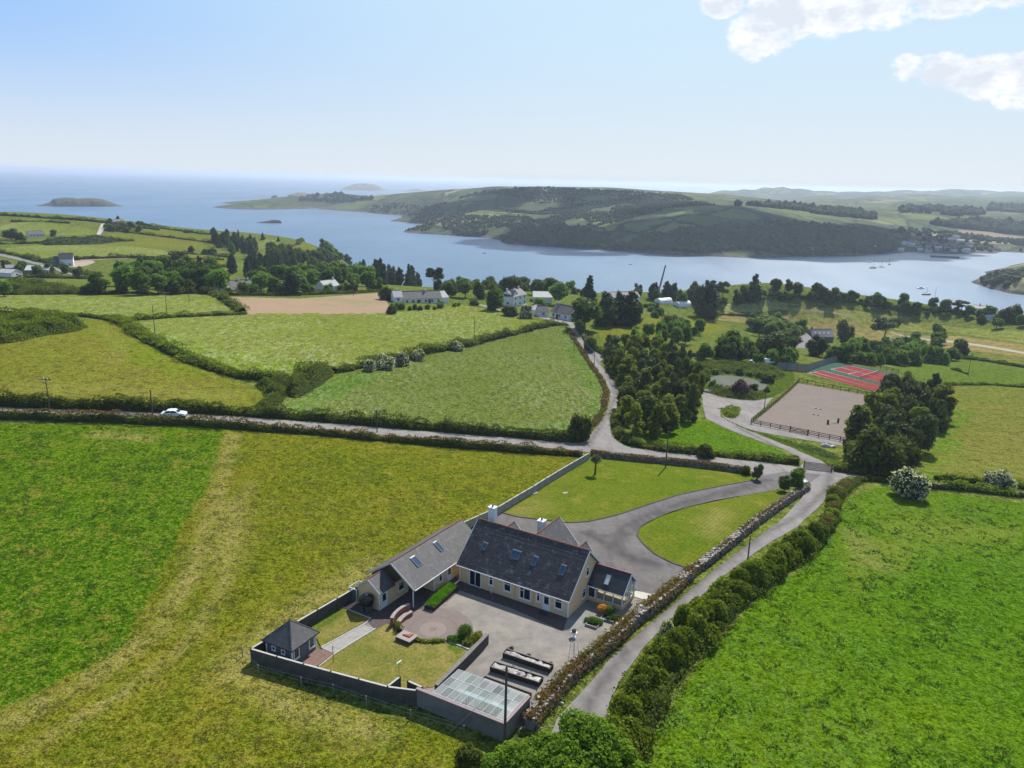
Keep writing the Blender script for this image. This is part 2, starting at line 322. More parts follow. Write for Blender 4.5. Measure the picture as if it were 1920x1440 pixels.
M_LAWN = grass_mat('mown_lawn', (.095, .125, .008), (.135, .135, .018), (.06, .1, .006), dry=(.22, .18, .06), mask=((.08, .13, .006), (.1, .14, .01), (.06, .11, .006)), relief=.05, mow=(.62, .5, (.05, .1, .004)), sc=1.6, tuft=.35, straw=(.19, .15, .03))
M_BACKL = grass_mat('dry_back_lawn', (.15, .14, .03), (.25, .19, .065), (.09, .115, .015), relief=.06, sc=3.5, tuft=.4, mask=((.06, .11, .008), (.08, .12, .01), (.05, .09, .008)))
M_DARKG = grass_mat('dark_green_sward', (.05, .085, .006), (.07, .1, .01), (.03, .06, .005), relief=.3)  # darker green grass for the pond garden and the strip below the arena
M_TAN = plain('tilled_soil', (.3, .2, .13), (.26, .19, .11), .05, .95, bd=.1, dirt=(.14, .17, .05), fine=.8)
def road_mat(name, a, b, worn, dirt):
    t = NT(name); v = t.coord(); col = t.mix(t.mp(t.noise(v, .35, 7, .75), .4, .6), a, b); col = t.mix(t.mp(t.noise(v, .11, 7, .8), .48, .62, 0, .75), col, dirt); col = t.mix(t.mp(t.noise(t.coord(.8, (1, .25, 1)), .5, 6, .75), .5, .64, 0, .6), col, worn)
    col = t.mix(t.math('MULTIPLY', t.attr('dry'), t.mp(t.noise(v, .35, 5, .7), .3, .6, .75, 1)), col, tuple(x * .7 for x in worn))
    col = t.mix(t.mp(t.noise(v, 3.5, 4, .7), .3, .7, 0, .4), col, tuple(x * .6 for x in a)); t.bsdf(col, .92, 0, t.bump(t.noise(v, 6, 4), .02), .08); MATS[name] = t.m; return t.m
M_ROAD = road_mat('worn_lane_tarmac', (.235, .215, .205), (.185, .17, .165), (.125, .11, .112), (.27, .25, .22))
M_DRIVE = road_mat('driveway_tarmac', (.15, .135, .13), (.115, .105, .103), (.075, .068, .07), (.18, .165, .15))
M_YARD = plain('yard_gravel', (.26, .235, .205), (.17, .155, .14), .45, .95, bd=.03, dirt=(.3, .26, .2), fine=5)
M_BRICKPAVE = plain('dark_brick_paving', (.12, .09, .085), (.075, .06, .06), 2.5, .9, bd=.01, fine=6)
M_PINK = plain('patio_setts', (.21, .165, .145), (.165, .135, .125), 1.3, .9, bd=.01, fine=8)
M_SAND = plain('arena_sand', (.2, .165, .14), (.175, .14, .12), .3, .95, bd=.03, fine=2)
M_CONC = plain('pale_concrete', (.33, .31, .28), (.25, .24, .22), 1.2, .85, bd=.01, dirt=(.2, .2, .17))
M_CONCD = plain('weathered_concrete', (.105, .096, .082), (.06, .056, .048), 1.0, .9, bd=.02, dirt=(.07, .075, .055))
M_COPE = plain('coping_concrete', (.5, .48, .44), (.36, .34, .31), 2, .8)
M_STONE = plain('dry_stone', (.27, .24, .21), (.16, .14, .13), 1.2, .9, bd=.05, dirt=(.38, .36, .32))
M_WALL = plain('peach_render', (.76, .53, .29), (.7, .48, .26), .8, .85, bd=.004, dirt=(.6, .46, .3))
M_WHITE = plain('white_paint', (.78, .78, .76), (.7, .7, .69), 3, .5)
M_WHITEW = plain('white_render', (.75, .75, .73), (.66, .66, .64), .6, .8, dirt=(.6, .6, .57))
M_SLATE = slate_mat('main_roof_slates', (.066, .06, .062), (.046, .043, .048), la=.5)
M_SLATE2 = slate_mat('outhouse_roof_slates', (.1, .095, .095), (.08, .077, .08), la=.35)
M_SLATE3 = slate_mat('new_dark_slates', (.06, .065, .07), (.045, .05, .055), la=.1)
M_SLATE4 = slate_mat('far_roof_tiles', (.13, .115, .11), (.1, .09, .09), la=.3)
M_RIDGE = plain('ridge_tile', (.22, .1, .075), (.13, .07, .06), 3, .8)
M_GLASS = glass_mat('window_glass', alpha=.1, base=(.012, .02, .028))
M_CLEAR = glass_mat('clear_glass', tint=(.85, .93, .92), alpha=.8, base=(.2, .26, .27), rough=.08)
M_DARKW = plain('dark_timber', (.07, .055, .045), (.045, .035, .03), 2, .85, bd=.01)
M_POLE = plain('pole_timber', (.12, .1, .08), (.08, .065, .055), 2, .85)
M_GREYW = plain('grey_painted_timber', (.13, .15, .15), (.11, .125, .13), 2, .7)
M_DECK = plain('deck_timber', (.22, .14, .11), (.16, .1, .08), 2, .8)
M_BRICK = plain('red_brick', (.33, .13, .08), (.24, .09, .06), 3, .85)
M_BLACK = plain('black_plastic', (.006, .006, .007), (.009, .009, .009), 3, .3, spec=.4)
M_METAL = plain('galvanised_steel', (.45, .46, .47), (.36, .37, .38), 2, .4, metal=.6)
M_RED = plain('court_red', (.2, .024, .02), (.165, .02, .018), .5, .85)
M_GREENC = plain('court_green', (.022, .075, .045), (.018, .06, .038), .5, .85)
M_LINE = plain('line_paint', (.7, .7, .68), (.6, .6, .58), 4, .7)
M_SOIL = plain('bed_soil', (.07, .05, .035), (.045, .033, .025), 3, .95, bd=.03)
M_PLAST = plain('clear_plastic_sheet', (.34, .31, .3), (.13, .11, .1), 2.0, .35, bd=.05, spec=.6, dirt=(.55, .56, .56))
M_ROCK = plain('sea_rock', (.12, .11, .1), (.07, .065, .06), .15, .9, bd=.6, dirt=(.16, .14, .11), fine=.5)
M_CARP = plain('car_paint_white', (.8, .82, .84), (.78, .8, .82), 1, .2, spec=.7)
M_CARB = plain('car_paint_silver_blue', (.5, .6, .68), (.48, .58, .66), 1, .2, spec=.7, metal=.2)
M_TYRE = plain('tyre_rubber', (.02, .02, .02), (.03, .03, .03), 3, .8)
M_LAMPG = plain('lamp_glass', (.6, .6, .6), (.5, .5, .5), 3, .15, spec=.8)
# foliage
L_HEDGE = leaf_mat('hedge_leaves', (.045, .08, .008), (.16, .18, .025), (.085, .095, .016))
L_LANE = leaf_mat('lane_hedge_leaves', (.06, .1, .006), (.24, .27, .018), (.12, .16, .012), .42)
L_BRACK = leaf_mat('bracken_and_dead_stems', (.15, .07, .025), (.34, .18, .075), (.15, .13, .03), .3)
L_BROAD = leaf_mat('broad_leaves', (.055, .11, .012), (.15, .21, .03), (.08, .14, .018))
L_LIGHT = leaf_mat('light_broad_leaves', (.08, .15, .02), (.16, .24, .04), (.1, .18, .024))
L_CONIF = leaf_mat('conifer_needles', (.027, .052, .018), (.08, .11, .035), (.042, .072, .024), .15)
L_DARK = leaf_mat('dark_pine_needles', (.045, .065, .014), (.13, .145, .035), (.065, .085, .02), .15)
L_PLANT = leaf_mat('plantation_needles', (.075, .11, .01), (.26, .26, .035), (.135, .16, .018), .4)
L_HAW = leaf_mat('hawthorn_in_flower', (.04, .07, .014), (.08, .11, .025), None, .3, (.62, .58, .4), .9)
L_RHOD = leaf_mat('rhododendron_in_flower', (.03, .05, .015), (.05, .07, .02), None, .3, (.3, .06, .26), .6)
L_NEAR = leaf_mat('near_ash_leaves', (.12, .23, .012), (.28, .38, .04), (.16, .27, .02), .5)
L_LIME = leaf_mat('lime_green_plants', (.07, .2, .01), (.15, .3, .02), (.1, .22, .02), .4)
L_YELL = leaf_mat('golden_shrub_leaves', (.2, .22, .02), (.33, .32, .04), (.12, .17, .02), .35)
L_ORNG = leaf_mat('orange_flowers', (.5, .17, .02), (.65, .3, .04), None, .3)
L_TUFT = leaf_mat('tussock_grass', (.045, .11, .012), (.1, .17, .03), None, .4)
L_TUFTD = leaf_mat('dry_tussock_grass', (.09, .12, .012), (.26, .22, .07), None, .4)
M_BARK = plain('bark', (.1, .08, .06), (.06, .05, .04), 2, .9, bd=.02)
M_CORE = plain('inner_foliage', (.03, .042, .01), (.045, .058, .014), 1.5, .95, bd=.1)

# ------------------------------------------------------------ mesh helpers
class MB:
    """collects shapes; build() links them as ONE mesh object"""
    def __init__(s): s.v = []; s.f = []; s.uv = {}
    def add(s, vs, fs):
        o = len(s.v); s.v += [tuple(v) for v in vs]; s.f += [tuple(i + o for i in f) for f in fs]; return s
    def box(s, x0, x1, y0, y1, z0, z1):
        return s.add([(x0, y0, z0), (x1, y0, z0), (x1, y1, z0), (x0, y1, z0), (x0, y0, z1), (x1, y0, z1), (x1, y1, z1), (x0, y1, z1)],
                     [(0, 3, 2, 1), (4, 5, 6, 7), (0, 1, 5, 4), (1, 2, 6, 5), (2, 3, 7, 6), (3, 0, 4, 7)])
    def beam(s, p, q, w, h=None, up=(0, 0, 1)):
        h = h or w; p = Vector(p); q = Vector(q); d = (q - p).normalized(); u = Vector(up)
        if abs(d.dot(u)) > .98: u = Vector((1, 0, 0))
        a = d.cross(u).normalized() * w / 2; b = a.cross(d).normalized() * h / 2
        return s.add([p - a - b, p + a - b, p + a + b, p - a + b, q - a - b, q + a - b, q + a + b, q - a + b],
                     [(0, 1, 2, 3), (7, 6, 5, 4), (0, 4, 5, 1), (1, 5, 6, 2), (2, 6, 7, 3), (3, 7, 4, 0)])
    def tube(s, p, q, r0, r1=None, n=8):
        r1 = r0 if r1 is None else r1; p = Vector(p); q = Vector(q); d = (q - p).normalized(); u = Vector((0, 0, 1)) if abs(d.z) < .9 else Vector((1, 0, 0))
        a = d.cross(u).normalized(); b = a.cross(d); vs = []
        for c, r in ((p, r0), (q, r1)):
            for k in range(n): t = 2 * math.pi * k / n; vs.append(c + (a * math.cos(t) + b * math.sin(t)) * r)
        return s.add(vs, [(k, (k + 1) % n, n + (k + 1) % n, n + k) for k in range(n)] + [tuple(range(n - 1, -1, -1)), tuple(range(n, 2 * n))])
    def prism(s, poly, z0, z1):
        """poly: list of (x, y) anticlockwise; z0 / z1 numbers or per-vertex lists"""
        n = len(poly); z0 = [z0] * n if not hasattr(z0, '__len__') else z0; z1 = [z1] * n if not hasattr(z1, '__len__') else z1
        vs = [(x, y, z) for (x, y), z in zip(poly, z0)] + [(x, y, z) for (x, y), z in zip(poly, z1)]
        return s.add(vs, [tuple(range(n - 1, -1, -1)), tuple(range(n, 2 * n))] + [(k, (k + 1) % n, n + (k + 1) % n, n + k) for k in range(n)])
    def poly3(s, pts, t):
        """flat polygon of 3D points, thickened by t against its normal"""
        P = [Vector(p) for p in pts]; nr = (P[1] - P[0]).cross(P[2] - P[0]).normalized(); n = len(P)
        vs = P + [p - nr * t for p in P]
        return s.add(vs, [tuple(range(n)), tuple(range(2 * n - 1, n - 1, -1))] + [(k, n + k, n + (k + 1) % n, (k + 1) % n) for k in range(n)])
    def lathe(s, prof, n=12, c=(0, 0, 0)):
        o = []; m = len(prof)
        for r, z in prof:
            for k in range(n): t = 2 * math.pi * k / n; o.append((c[0] + r * math.cos(t), c[1] + r * math.sin(t), c[2] + z))
        fs = [(i * n + k, i * n + (k + 1) % n, (i + 1) * n + (k + 1) % n, (i + 1) * n + k) for i in range(m - 1) for k in range(n)]
        fs += [tuple(range(n - 1, -1, -1)), tuple(range((m - 1) * n, m * n))]
        return s.add(o, fs)
    def mesh(s, name, mat, smooth=False):
        me = bpy.data.meshes.new(name); me.from_pydata(s.v, [], s.f); me.materials.append(mat)
        if smooth: me.shade_smooth()
        return me
    def build(s, name, mat, parent=None, smooth=False, **k):
        return mesh_obj(name, s.mesh(name, mat, smooth), parent, **k)
def mesh_obj(name, me, parent=None, label=None, kind=None):
    o = bpy.data.objects.new(name, me); COL.objects.link(o)
    if parent is not None: o.parent = parent
    if label: o['label'] = label
    if kind: o['kind'] = kind
    return o
def np_mesh(name, V, Fc, mat, smooth=False):
    """V (n,3), Fc (m,k) arrays"""
    me = bpy.data.meshes.new(name); V = np.ascontiguousarray(V, np.float32); Fc = np.ascontiguousarray(Fc, np.int32); m, k = Fc.shape
    me.vertices.add(len(V)); me.vertices.foreach_set('co', V.ravel()); me.loops.add(m * k); me.loops.foreach_set('vertex_index', Fc.ravel())
    me.polygons.add(m); me.polygons.foreach_set('loop_start', np.arange(0, m * k, k, dtype=np.int32))
    me.polygons.foreach_set('use_smooth', np.full(m, smooth)); me.update(calc_edges=True); me.materials.append(mat); return me
def tag(o, label=None, cat=None, group=None, kind=None):
    for a, b in (('label', label), ('category', cat), ('group', group), ('kind', kind)):
        if b: o[a] = b
    return o
def thing(name, label, cat, loc=(0, 0, 0), rz=0.0, group=None):
    o = bpy.data.objects.new(name, None); COL.objects.link(o); o.empty_display_size = .3
    o.location = loc; o.rotation_euler = (0, 0, rz); return tag(o, label, cat, group)
def place(root, loc, rz=0.0, sc=1.0, label=None, group=None, cat=None):
    """a copy of a thing with copies of its parts and sub-parts"""
    r = root.copy(); COL.objects.link(r); r.location = loc; r.rotation_euler = (0, 0, rz); r.scale = sc if hasattr(sc, '__len__') else (sc,) * 3
    tag(r, label, cat, group)
    for ch in KIDS[root.name]:
        c = ch.copy(); COL.objects.link(c); c.parent = r
        for g in KIDS.get(ch.name, ()):
            d = g.copy(); COL.objects.link(d); d.parent = c
    return r
KIDS = {}
def kids(root, *ch): KIDS[root.name] = list(ch)
def uv_planar(me, fu, fv):
    ul = me.uv_layers.new(name='UVMap'); co = np.zeros(len(me.vertices) * 3, np.float32); me.vertices.foreach_get('co', co); co = co.reshape(-1, 3)
    li = np.zeros(len(me.loops), np.int32); me.loops.foreach_get('vertex_index', li); c = co[li]
    ul.data.foreach_set('uv', np.stack([fu(c), fv(c)], 1).astype(np.float32).ravel())

# ---- sheets of ground cover that lie on the terrain
LAYER = {}
def inside(poly, x, y):
    r = np.zeros(np.shape(x), bool); n = len(poly); j = n - 1
    for i in range(n):
        xi, yi = poly[i]; xj, yj = poly[j]
        c = ((yi > y) != (yj > y)) & (x < (xj - xi) * (y - yi) / ((yj - yi) or 1e-9) + xi); r ^= c; j = i
    return r
def dist_line(pts, x, y):
    d = np.full(np.shape(x), 1e9)
    for (ax, ay), (bx, by) in zip(pts[:-1], pts[1:]):
        l2 = (bx - ax) ** 2 + (by - ay) ** 2 or 1e-9; t = np.clip(((x - ax) * (bx - ax) + (y - ay) * (by - ay)) / l2, 0, 1)
        d = np.minimum(d, np.hypot(x - ax - t * (bx - ax), y - ay - t * (by - ay)))
    return d
def smooth_pts(pts, closed=False, it=2):
    P = [np.array(p, float) for p in pts]
    for _ in range(it):
        Q = []; n = len(P)
        if not closed: Q.append(P[0])
        for i in range(n if closed else n - 1):
            a, b = P[i], P[(i + 1) % n]; Q += [a * .75 + b * .25, a * .25 + b * .75]
        if not closed: Q.append(P[-1])
        P = Q
    return P
def world(pts, surf='n', off=0.0):
    o = []
    for p in pts:
        q = cast(p[0], p[1], off, surf)
        if q is not None: o.append((q.x, q.y))
    return o
def sheet(name, px, mat, lift, step=2.0, smooth=True, wob=0.0, mask=None, dry=None, surf='n', kind='structure', worldpts=None, maskw=6.0, thick=0.0):
    """a ground sheet inside a outline, draped on the terrain, lifted a few cm; mask: outline where the second sward grows; dry: [(polyline, width)]"""
    poly = worldpts or world(smooth_pts(px, True, 2) if smooth else px, surf)
    poly = [p for i, p in enumerate(poly) if i == 0 or math.dist(p, poly[i - 1]) > step * .12]
    # subdivide long edges
    Q = []
    for i in range(len(poly)):
        a, b = poly[i], poly[(i + 1) % len(poly)]; L = math.dist(a, b); n = max(1, int(L / (step * 1.2)))
        for k in range(n): Q.append((a[0] + (b[0] - a[0]) * k / n, a[1] + (b[1] - a[1]) * k / n))
    if wob:
        A = np.array(Q); r_ = np.random.default_rng(len(Q)); A += vnoise(A[:, 0][:, None], A[:, 1][:, None], 2.3, 9) * wob * 2; A += r_.normal(0, wob * .2, A.shape); Q = [tuple(a) for a in A]
    A = np.array(Q); x0, y0 = A.min(0); x1, y1 = A.max(0)
    gx, gy = np.meshgrid(np.arange(x0, x1, step), np.arange(y0, y1, step)); gx = gx.ravel() + rng.uniform(-.2, .2, gx.size) * step; gy = gy.ravel() + rng.uniform(-.2, .2, gy.size) * step
    ok = inside(Q, gx, gy) & (dist_line(Q + [Q[0]], gx, gy) > step * .35)
    vs = [Vector(q) for q in Q] + [Vector((a, b)) for a, b in zip(gx[ok], gy[ok])]
    n = len(Q); V, E_, Fc, *_ = delaunay_2d_cdt(vs, [(i, (i + 1) % n) for i in range(n)], [tuple(range(n))], 1, 1e-4)
    X = np.array([(v.x, v.y) for v in V]); G_ = {'n': NG, 'f': FG, 'p': PG}[surf]; Z = G_(X[:, 0], X[:, 1]) + lift
    me = np_mesh(name, np.c_[X, Z], np.array(Fc), mat, True)
    nn = np.zeros(len(me.polygons) * 3, np.float32); me.polygons.foreach_get('normal', nn)
    if nn.reshape(-1, 3)[:, 2].mean() < 0: me.flip_normals()
    if mask is not None:
        mp_ = [mask] if not isinstance(mask[0], list) else mask; v = np.zeros(len(X))
        for m_ in mp_:
            mw = world(m_, surf); d = dist_line(mw + [mw[0]], X[:, 0], X[:, 1]); sgn = np.where(inside(mw, X[:, 0], X[:, 1]), 1, -1)
            v = np.maximum(v, np.clip(.5 + sgn * d / maskw / 2, 0, 1))
        a = me.attributes.new('mask', 'FLOAT', 'POINT'); a.data.foreach_set('value', v.astype(np.float32))
    if dry is not None:
        v = np.zeros(len(X))
        for ln, w in dry: v = np.maximum(v, np.exp(-(dist_line(world(ln, surf), X[:, 0], X[:, 1]) / w) ** 2))
        a = me.attributes.new('dry', 'FLOAT', 'POINT'); a.data.foreach_set('value', v.astype(np.float32))
    o = mesh_obj(name, me); o['kind'] = kind; return o
# ------------------------------------------------------------ the land, the sea, the air
def grid_obj(name, G_, mat, cut=None, h=1):
    X, Y = np.meshgrid(G_.xs, G_.ys); Z = G_.Z; ny, nx = Z.shape
    V = np.c_[X.ravel(), Y.ravel(), Z.ravel()]
    i = np.arange((ny - 1) * (nx - 1)); r = i // (nx - 1); c = i % (nx - 1); a = r * nx + c
    Fc = np.c_[a, a + 1, a + nx + 1, a + nx]
    if cut is not None: Fc = Fc[(Z.ravel()[Fc].max(1) > cut)]
    me = np_mesh(name, V, Fc, mat, True); o = mesh_obj(name, me); o['kind'] = 'structure'; return o
grid_obj('ground', NG, M_FAR)
def far_mat():
    t = NT('far_country'); v = t.coord()
    vo = t.n('ShaderNodeTexVoronoi', feature='F1'); w = t.n('ShaderNodeVectorMath', operation='ADD'); nn = t.n('ShaderNodeTexNoise'); t.l(v, nn.inputs[0]); nn.inputs['Scale'].default_value = .008
    sc = t.n('ShaderNodeVectorMath', operation='SCALE'); t.l(nn.outputs['Color'], sc.inputs[0]); sc.inputs['Scale'].default_value = 70; t.l(v, w.inputs[0]); t.l(sc.outputs[0], w.inputs[1])
    mp_ = t.n('ShaderNodeMapping'); t.l(w.outputs[0], mp_.inputs[0]); mp_.inputs['Scale'].default_value = (1, .75, 0); mp_.inputs['Rotation'].default_value = (0, 0, .5)
    t.l(mp_.outputs[0], vo.inputs['Vector']); vo.inputs['Scale'].default_value = 1 / 95
    ed = t.n('ShaderNodeTexVoronoi', feature='DISTANCE_TO_EDGE'); t.l(mp_.outputs[0], ed.inputs['Vector']); ed.inputs['Scale'].default_value = 1 / 95
    s3 = t.n('ShaderNodeSeparateXYZ'); t.l(vo.outputs['Color'], s3.inputs[0])
    f = t.mix(t.mp(s3.outputs[0], .1, .9), (.05, .085, .02), (.13, .15, .035)); f = t.mix(t.math('GREATER_THAN', s3.outputs[1], .86), f, (.24, .21, .09))
    f = t.mix(t.mp(t.noise(v, .03, 5), .4, .7, 0, .5), f, (.05, .075, .02))
    scrub = t.mp(t.noise(v, .0055, 5, .65), .46, .53); sc2 = t.mix(t.mp(t.noise(v, .05, 6, .75), .35, .65), (.028, .045, .014), (.07, .085, .025))
    f = t.mix(scrub, f, sc2)
    hd = t.math('LESS_THAN', ed.outputs['Distance'], t.mp(t.noise(v, .06, 3), .3, .7, .01, .07)); f = t.mix(hd, f, (.02, .035, .012))
    g = t.n('ShaderNodeNewGeometry'); sp = t.n('ShaderNodeSeparateXYZ'); t.l(g.outputs['Position'], sp.inputs[0])
    shore = t.mp(t.math('ADD', sp.outputs[2], t.mp(t.noise(v, .05, 4), .3, .7, -2.5, 2.5)), -42.5, -40.5, 1, 0); f = t.mix(shore, f, t.mix(t.mp(t.noise(v, .1, 5), .4, .6), (.1, .09, .075), (.045, .04, .035)))
    t.bsdf(f, .95, 0, t.bump(t.noise(v, .09, 6, .7), 3.0), .1); return t.m
M_FARC = far_mat()
grid_obj('headland', FG, M_FARC, cut=SEA - 4)
grid_obj('wooded_point', PG, M_FARC, cut=SEA - 4)
# distant hills, 3.5 to 9 km away: rounded ridges
def ridges(x, y):
    z = np.full(x.shape, SEA - 8.0)
    for px, py, D, sx, sy in [(1362, 357, 5200, 140, 260), (1400, 354, 5300, 150, 300), (1440, 350, 5400, 130, 300), (1468, 349.5, 5400, 110, 300), (1500, 353, 5400, 170, 300), (1545, 357, 5600, 260, 350), (1600, 360, 5400, 260, 400), (1650, 359, 5600, 260, 400), (1700, 356.5, 5800, 240, 420), (1745, 358, 5900, 240, 420), (1790, 355, 6000, 240, 420), (1840, 356, 6000, 260, 450), (1900, 359, 5800, 280, 450), (1960, 360, 5600, 300, 450), (2050, 358, 5600, 300, 450), (2200, 356, 5600, 500, 450), (2500, 354, 5600, 700, 500),
                            (1560, 366, 4300, 300, 260), (1650, 368, 4200, 300, 260), (1740, 365, 4300, 300, 260), (1830, 367, 4200, 300, 260), (1920, 366, 4300, 300, 260), (2050, 366, 4300, 400, 260)]:
        p = at_D(px, py, D); z = np.maximum(z, SEA - 8 + (p[2] - SEA + 8) * np.exp(-(((x - p[0]) / sx) ** 2 + ((y - p[1]) / sy) ** 2) * .7))
    return z + vnoise(x, y, 260, 4) * 9 * np.clip((z - SEA) / 30, 0, 1)
grid_obj('distant_hills', HG(1100, 7500, 3500, 7200, 50, ridges), M_FARC, cut=SEA - 3)
# islands: flat-topped rock masses with cliffs
def island(name, label, x0, x1, ybase, ytop, seed, mat, lobes, deep=.5):
    a = on_z(x0, ybase, SEA); b = on_z(x1, ybase, SEA); c = (a + b) / 2; L = np.linalg.norm(b - a); hgt = (ybase - ytop) / px_m(c) / math.cos(math.radians(2))
    ux = (b - a)[:2] / L; n = 70; s_ = np.linspace(-.62, .62, n); X, Y = np.meshgrid(s_, s_); prof = np.interp(X.ravel(), [p[0] for p in lobes], [p[1] for p in lobes]).reshape(X.shape)
    wid = .5 * deep * (.35 + .65 * np.sqrt(np.clip(prof, 0, 1)))
    e = np.clip(1 - (np.abs(Y) / wid) ** 3, -1, 1); nz_ = vnoise(X * 100 + 50, Y * 100 + 50, 8, seed) * .22 + vnoise(X * 100 + 50, Y * 100 + 50, 3, seed + 1) * .12
    Z = prof * (e + nz_ * .9) ; Z = np.where((np.abs(X) > .53), -.3, Z)
    wx = c[0] + ux[0] * X * L - ux[1] * Y * L; wy = c[1] + ux[1] * X * L + ux[0] * Y * L
    V = np.c_[wx.ravel(), wy.ravel(), (SEA + Z * hgt).ravel()]; i = np.arange((n - 1) ** 2); q = (i // (n - 1)) * n + i % (n - 1)
    Fc = np.c_[q, q + 1, q + n + 1, q + n]; Fc = Fc[V[:, 2][Fc].max(1) > SEA - .5]
    o = mesh_obj(name, np_mesh(name, V, Fc, mat)); tag(o, label, 'island', kind='structure'); return o
M_ISL = plain('island_turf_and_rock', (.075, .085, .035), (.1, .095, .075), .04, .95, bd=2.0, dirt=(.04, .045, .035), fine=.2)
M_ISL2 = plain('pale_rock_island', (.24, .22, .18), (.15, .15, .1), .03, .95, bd=2.0, dirt=(.1, .1, .06), fine=.15)
island('island', None, 72, 228, 386, 372, 11, M_ISL, [(-.53, 0), (-.45, .15), (-.36, .45), (-.31, .9), (-.2, 1), (.1, .98), (.26, .85), (.36, .5), (.45, .15), (.53, 0)], .45)
island('island', None, 480, 528, 418, 412, 12, M_ISL, [(-.5, 0), (-.3, .35), (0, .7), (.2, 1), (.35, .95), (.45, .8), (.52, 0)], .4)
island('island', None, 650, 724, 356.5, 345, 13, M_ISL2, [(-.5, 0), (-.35, .6), (-.2, .95), (0, 1), (.12, .8), (.22, .35), (.4, .18), (.52, 0)], .5)
island('island', None, 753, 802, 359, 354.5, 14, M_ISL2, [(-.5, 0), (-.2, .5), (.05, 1), (.2, .7), (.5, 0)], .4)
island('island', None, 508, 522, 371.5, 366, 15, M_ISL, [(-.5, 0), (-.2, .8), (.1, 1), (.4, .4), (.5, 0)], .6)
island('island', None, 1298, 1312, 353.5, 351, 16, M_ISL2, [(-.5, 0), (-.2, .8), (.1, .4), (.3, 1), (.5, 0)], .6)
island('island', None, 540, 592, 373, 362, 17, M_ISL2, [(-.5, 0), (-.4, .6), (-.2, .9), (0, 1), (.3, .8), (.5, 0)], .8)
# sea
def water_mat(name, base, rough, b1):
    t = NT(name); v = t.coord(); w = t.coord(.3, (1, .35, 1))
    col = t.mix(t.mp(t.noise(v, .0015, 4), .4, .6), base, tuple(x * 1.25 for x in base))
    r = t.mp(t.noise(w, .006, 5, .65), .35, .65, rough * .85, rough * 1.15)
    h = t.math('ADD', t.noise(w, .25, 4, .6), t.math('MULTIPLY', t.noise(v, 1.2, 3), .3))
    n = t.bsdf(col, r, 0, t.bump(h, b1), .5); n.inputs['IOR'].default_value = 1.33; return t.m
M_SEA = water_mat('sea_water', (.045, .1, .17), .36, .22)
R = 60000
sea = MB().add([(-R, -300, SEA), (R, -300, SEA), (R, R, SEA), (-R, R, SEA)], [(0, 1, 2, 3)]).build('sea', M_SEA); sea['kind'] = 'structure'
# air: one closed box of thin haze over the whole scene
hz = NT('sea_haze'); pv = hz.n('ShaderNodeVolumePrincipled'); pv.inputs['Density'].default_value = .0001; pv.inputs['Color'].default_value = (.7, .81, 1, 1); pv.inputs['Anisotropy'].default_value = .35
hz.l(pv.outputs[0], hz.out.inputs['Volume'])
hb = MB().box(-R + 200, R - 200, -290, R - 300, -90, CAM_H + 12).build('haze', hz.m); hb['kind'] = 'stuff'; hb['label'] = 'thin pale haze over the sea and the far land'
# clouds overhead, out past the top of the picture, whose shade lies on the headland
def cloud(c, rx, ry, rz, seed):
    me = bpy.data.meshes.new('cloud'); import bmesh as bm_; b = bm_.new(); r_ = np.random.default_rng(seed)
    for k in range(26):
        a = r_.uniform(0, 6.28); q = math.sqrt(r_.random()); s = r_.uniform(.22, .42) * (1.15 - q * .6)
        m = Matrix.Translation((q * math.cos(a) * rx, q * math.sin(a) * ry, r_.uniform(0, .5) * rz)) @ Matrix.Diagonal((s * rx, s * ry, s * rz * 1.6, 1))
        bm_.ops.create_icosphere(b, subdivisions=3, radius=1, matrix=m)
    for v in b.verts:
        n = vnoise(np.array([v.co.x + 9000.]), np.array([v.co.y + v.co.z + 9000.]), rx * .12, seed)[0] * rx * .12; v.co += v.normal * n
    b.to_mesh(me); b.free(); me.shade_smooth(); me.materials.append(MATS['cloud_vapour']); o = mesh_obj('cloud', me); o.location = c; o['kind'] = 'stuff'; return o
ct = NT('cloud_vapour'); d_ = ct.n('ShaderNodeBsdfDiffuse'); d_.inputs[0].default_value = (.85, .85, .87, 1); tr_ = ct.n('ShaderNodeBsdfTranslucent'); tr_.inputs[0].default_value = (.8, .8, .85, 1); mx_ = ct.n('ShaderNodeMixShader'); ct.l(d_.outputs[0], mx_.inputs[1]); ct.l(tr_.outputs[0], mx_.inputs[2]); ct.l(mx_.outputs[0], ct.out.inputs[0]); MATS['cloud_vapour'] = ct.m
def cloud_over(px, py, alt, rx, ry, rz, seed, surf='f'):
    p = cast(px, py, 0, surf); t_ = (alt - p.z) / SUNV.z; q = p + SUNV * t_; x, y = project(q)
    print('cloud projects to', round(x), round(y), [round(v) for v in q]); cloud(q, rx, ry, rz, seed)
cloud_over(1350, 408, 900, 380, 150, 60, 3)
cloud_over(1020, 368, 900, 230, 180, 50, 4)
cloud_over(1520, 425, 900, 240, 170, 50, 5)
sheet('far_field', [(1735, 437), (1800, 431), (1860, 436), (1935, 447), (1935, 461), (1850, 457), (1760, 447)], plain('far_stubble', (.27, .2, .13), (.23, .18, .11), .02, .95), .6, 12, False, surf='f')

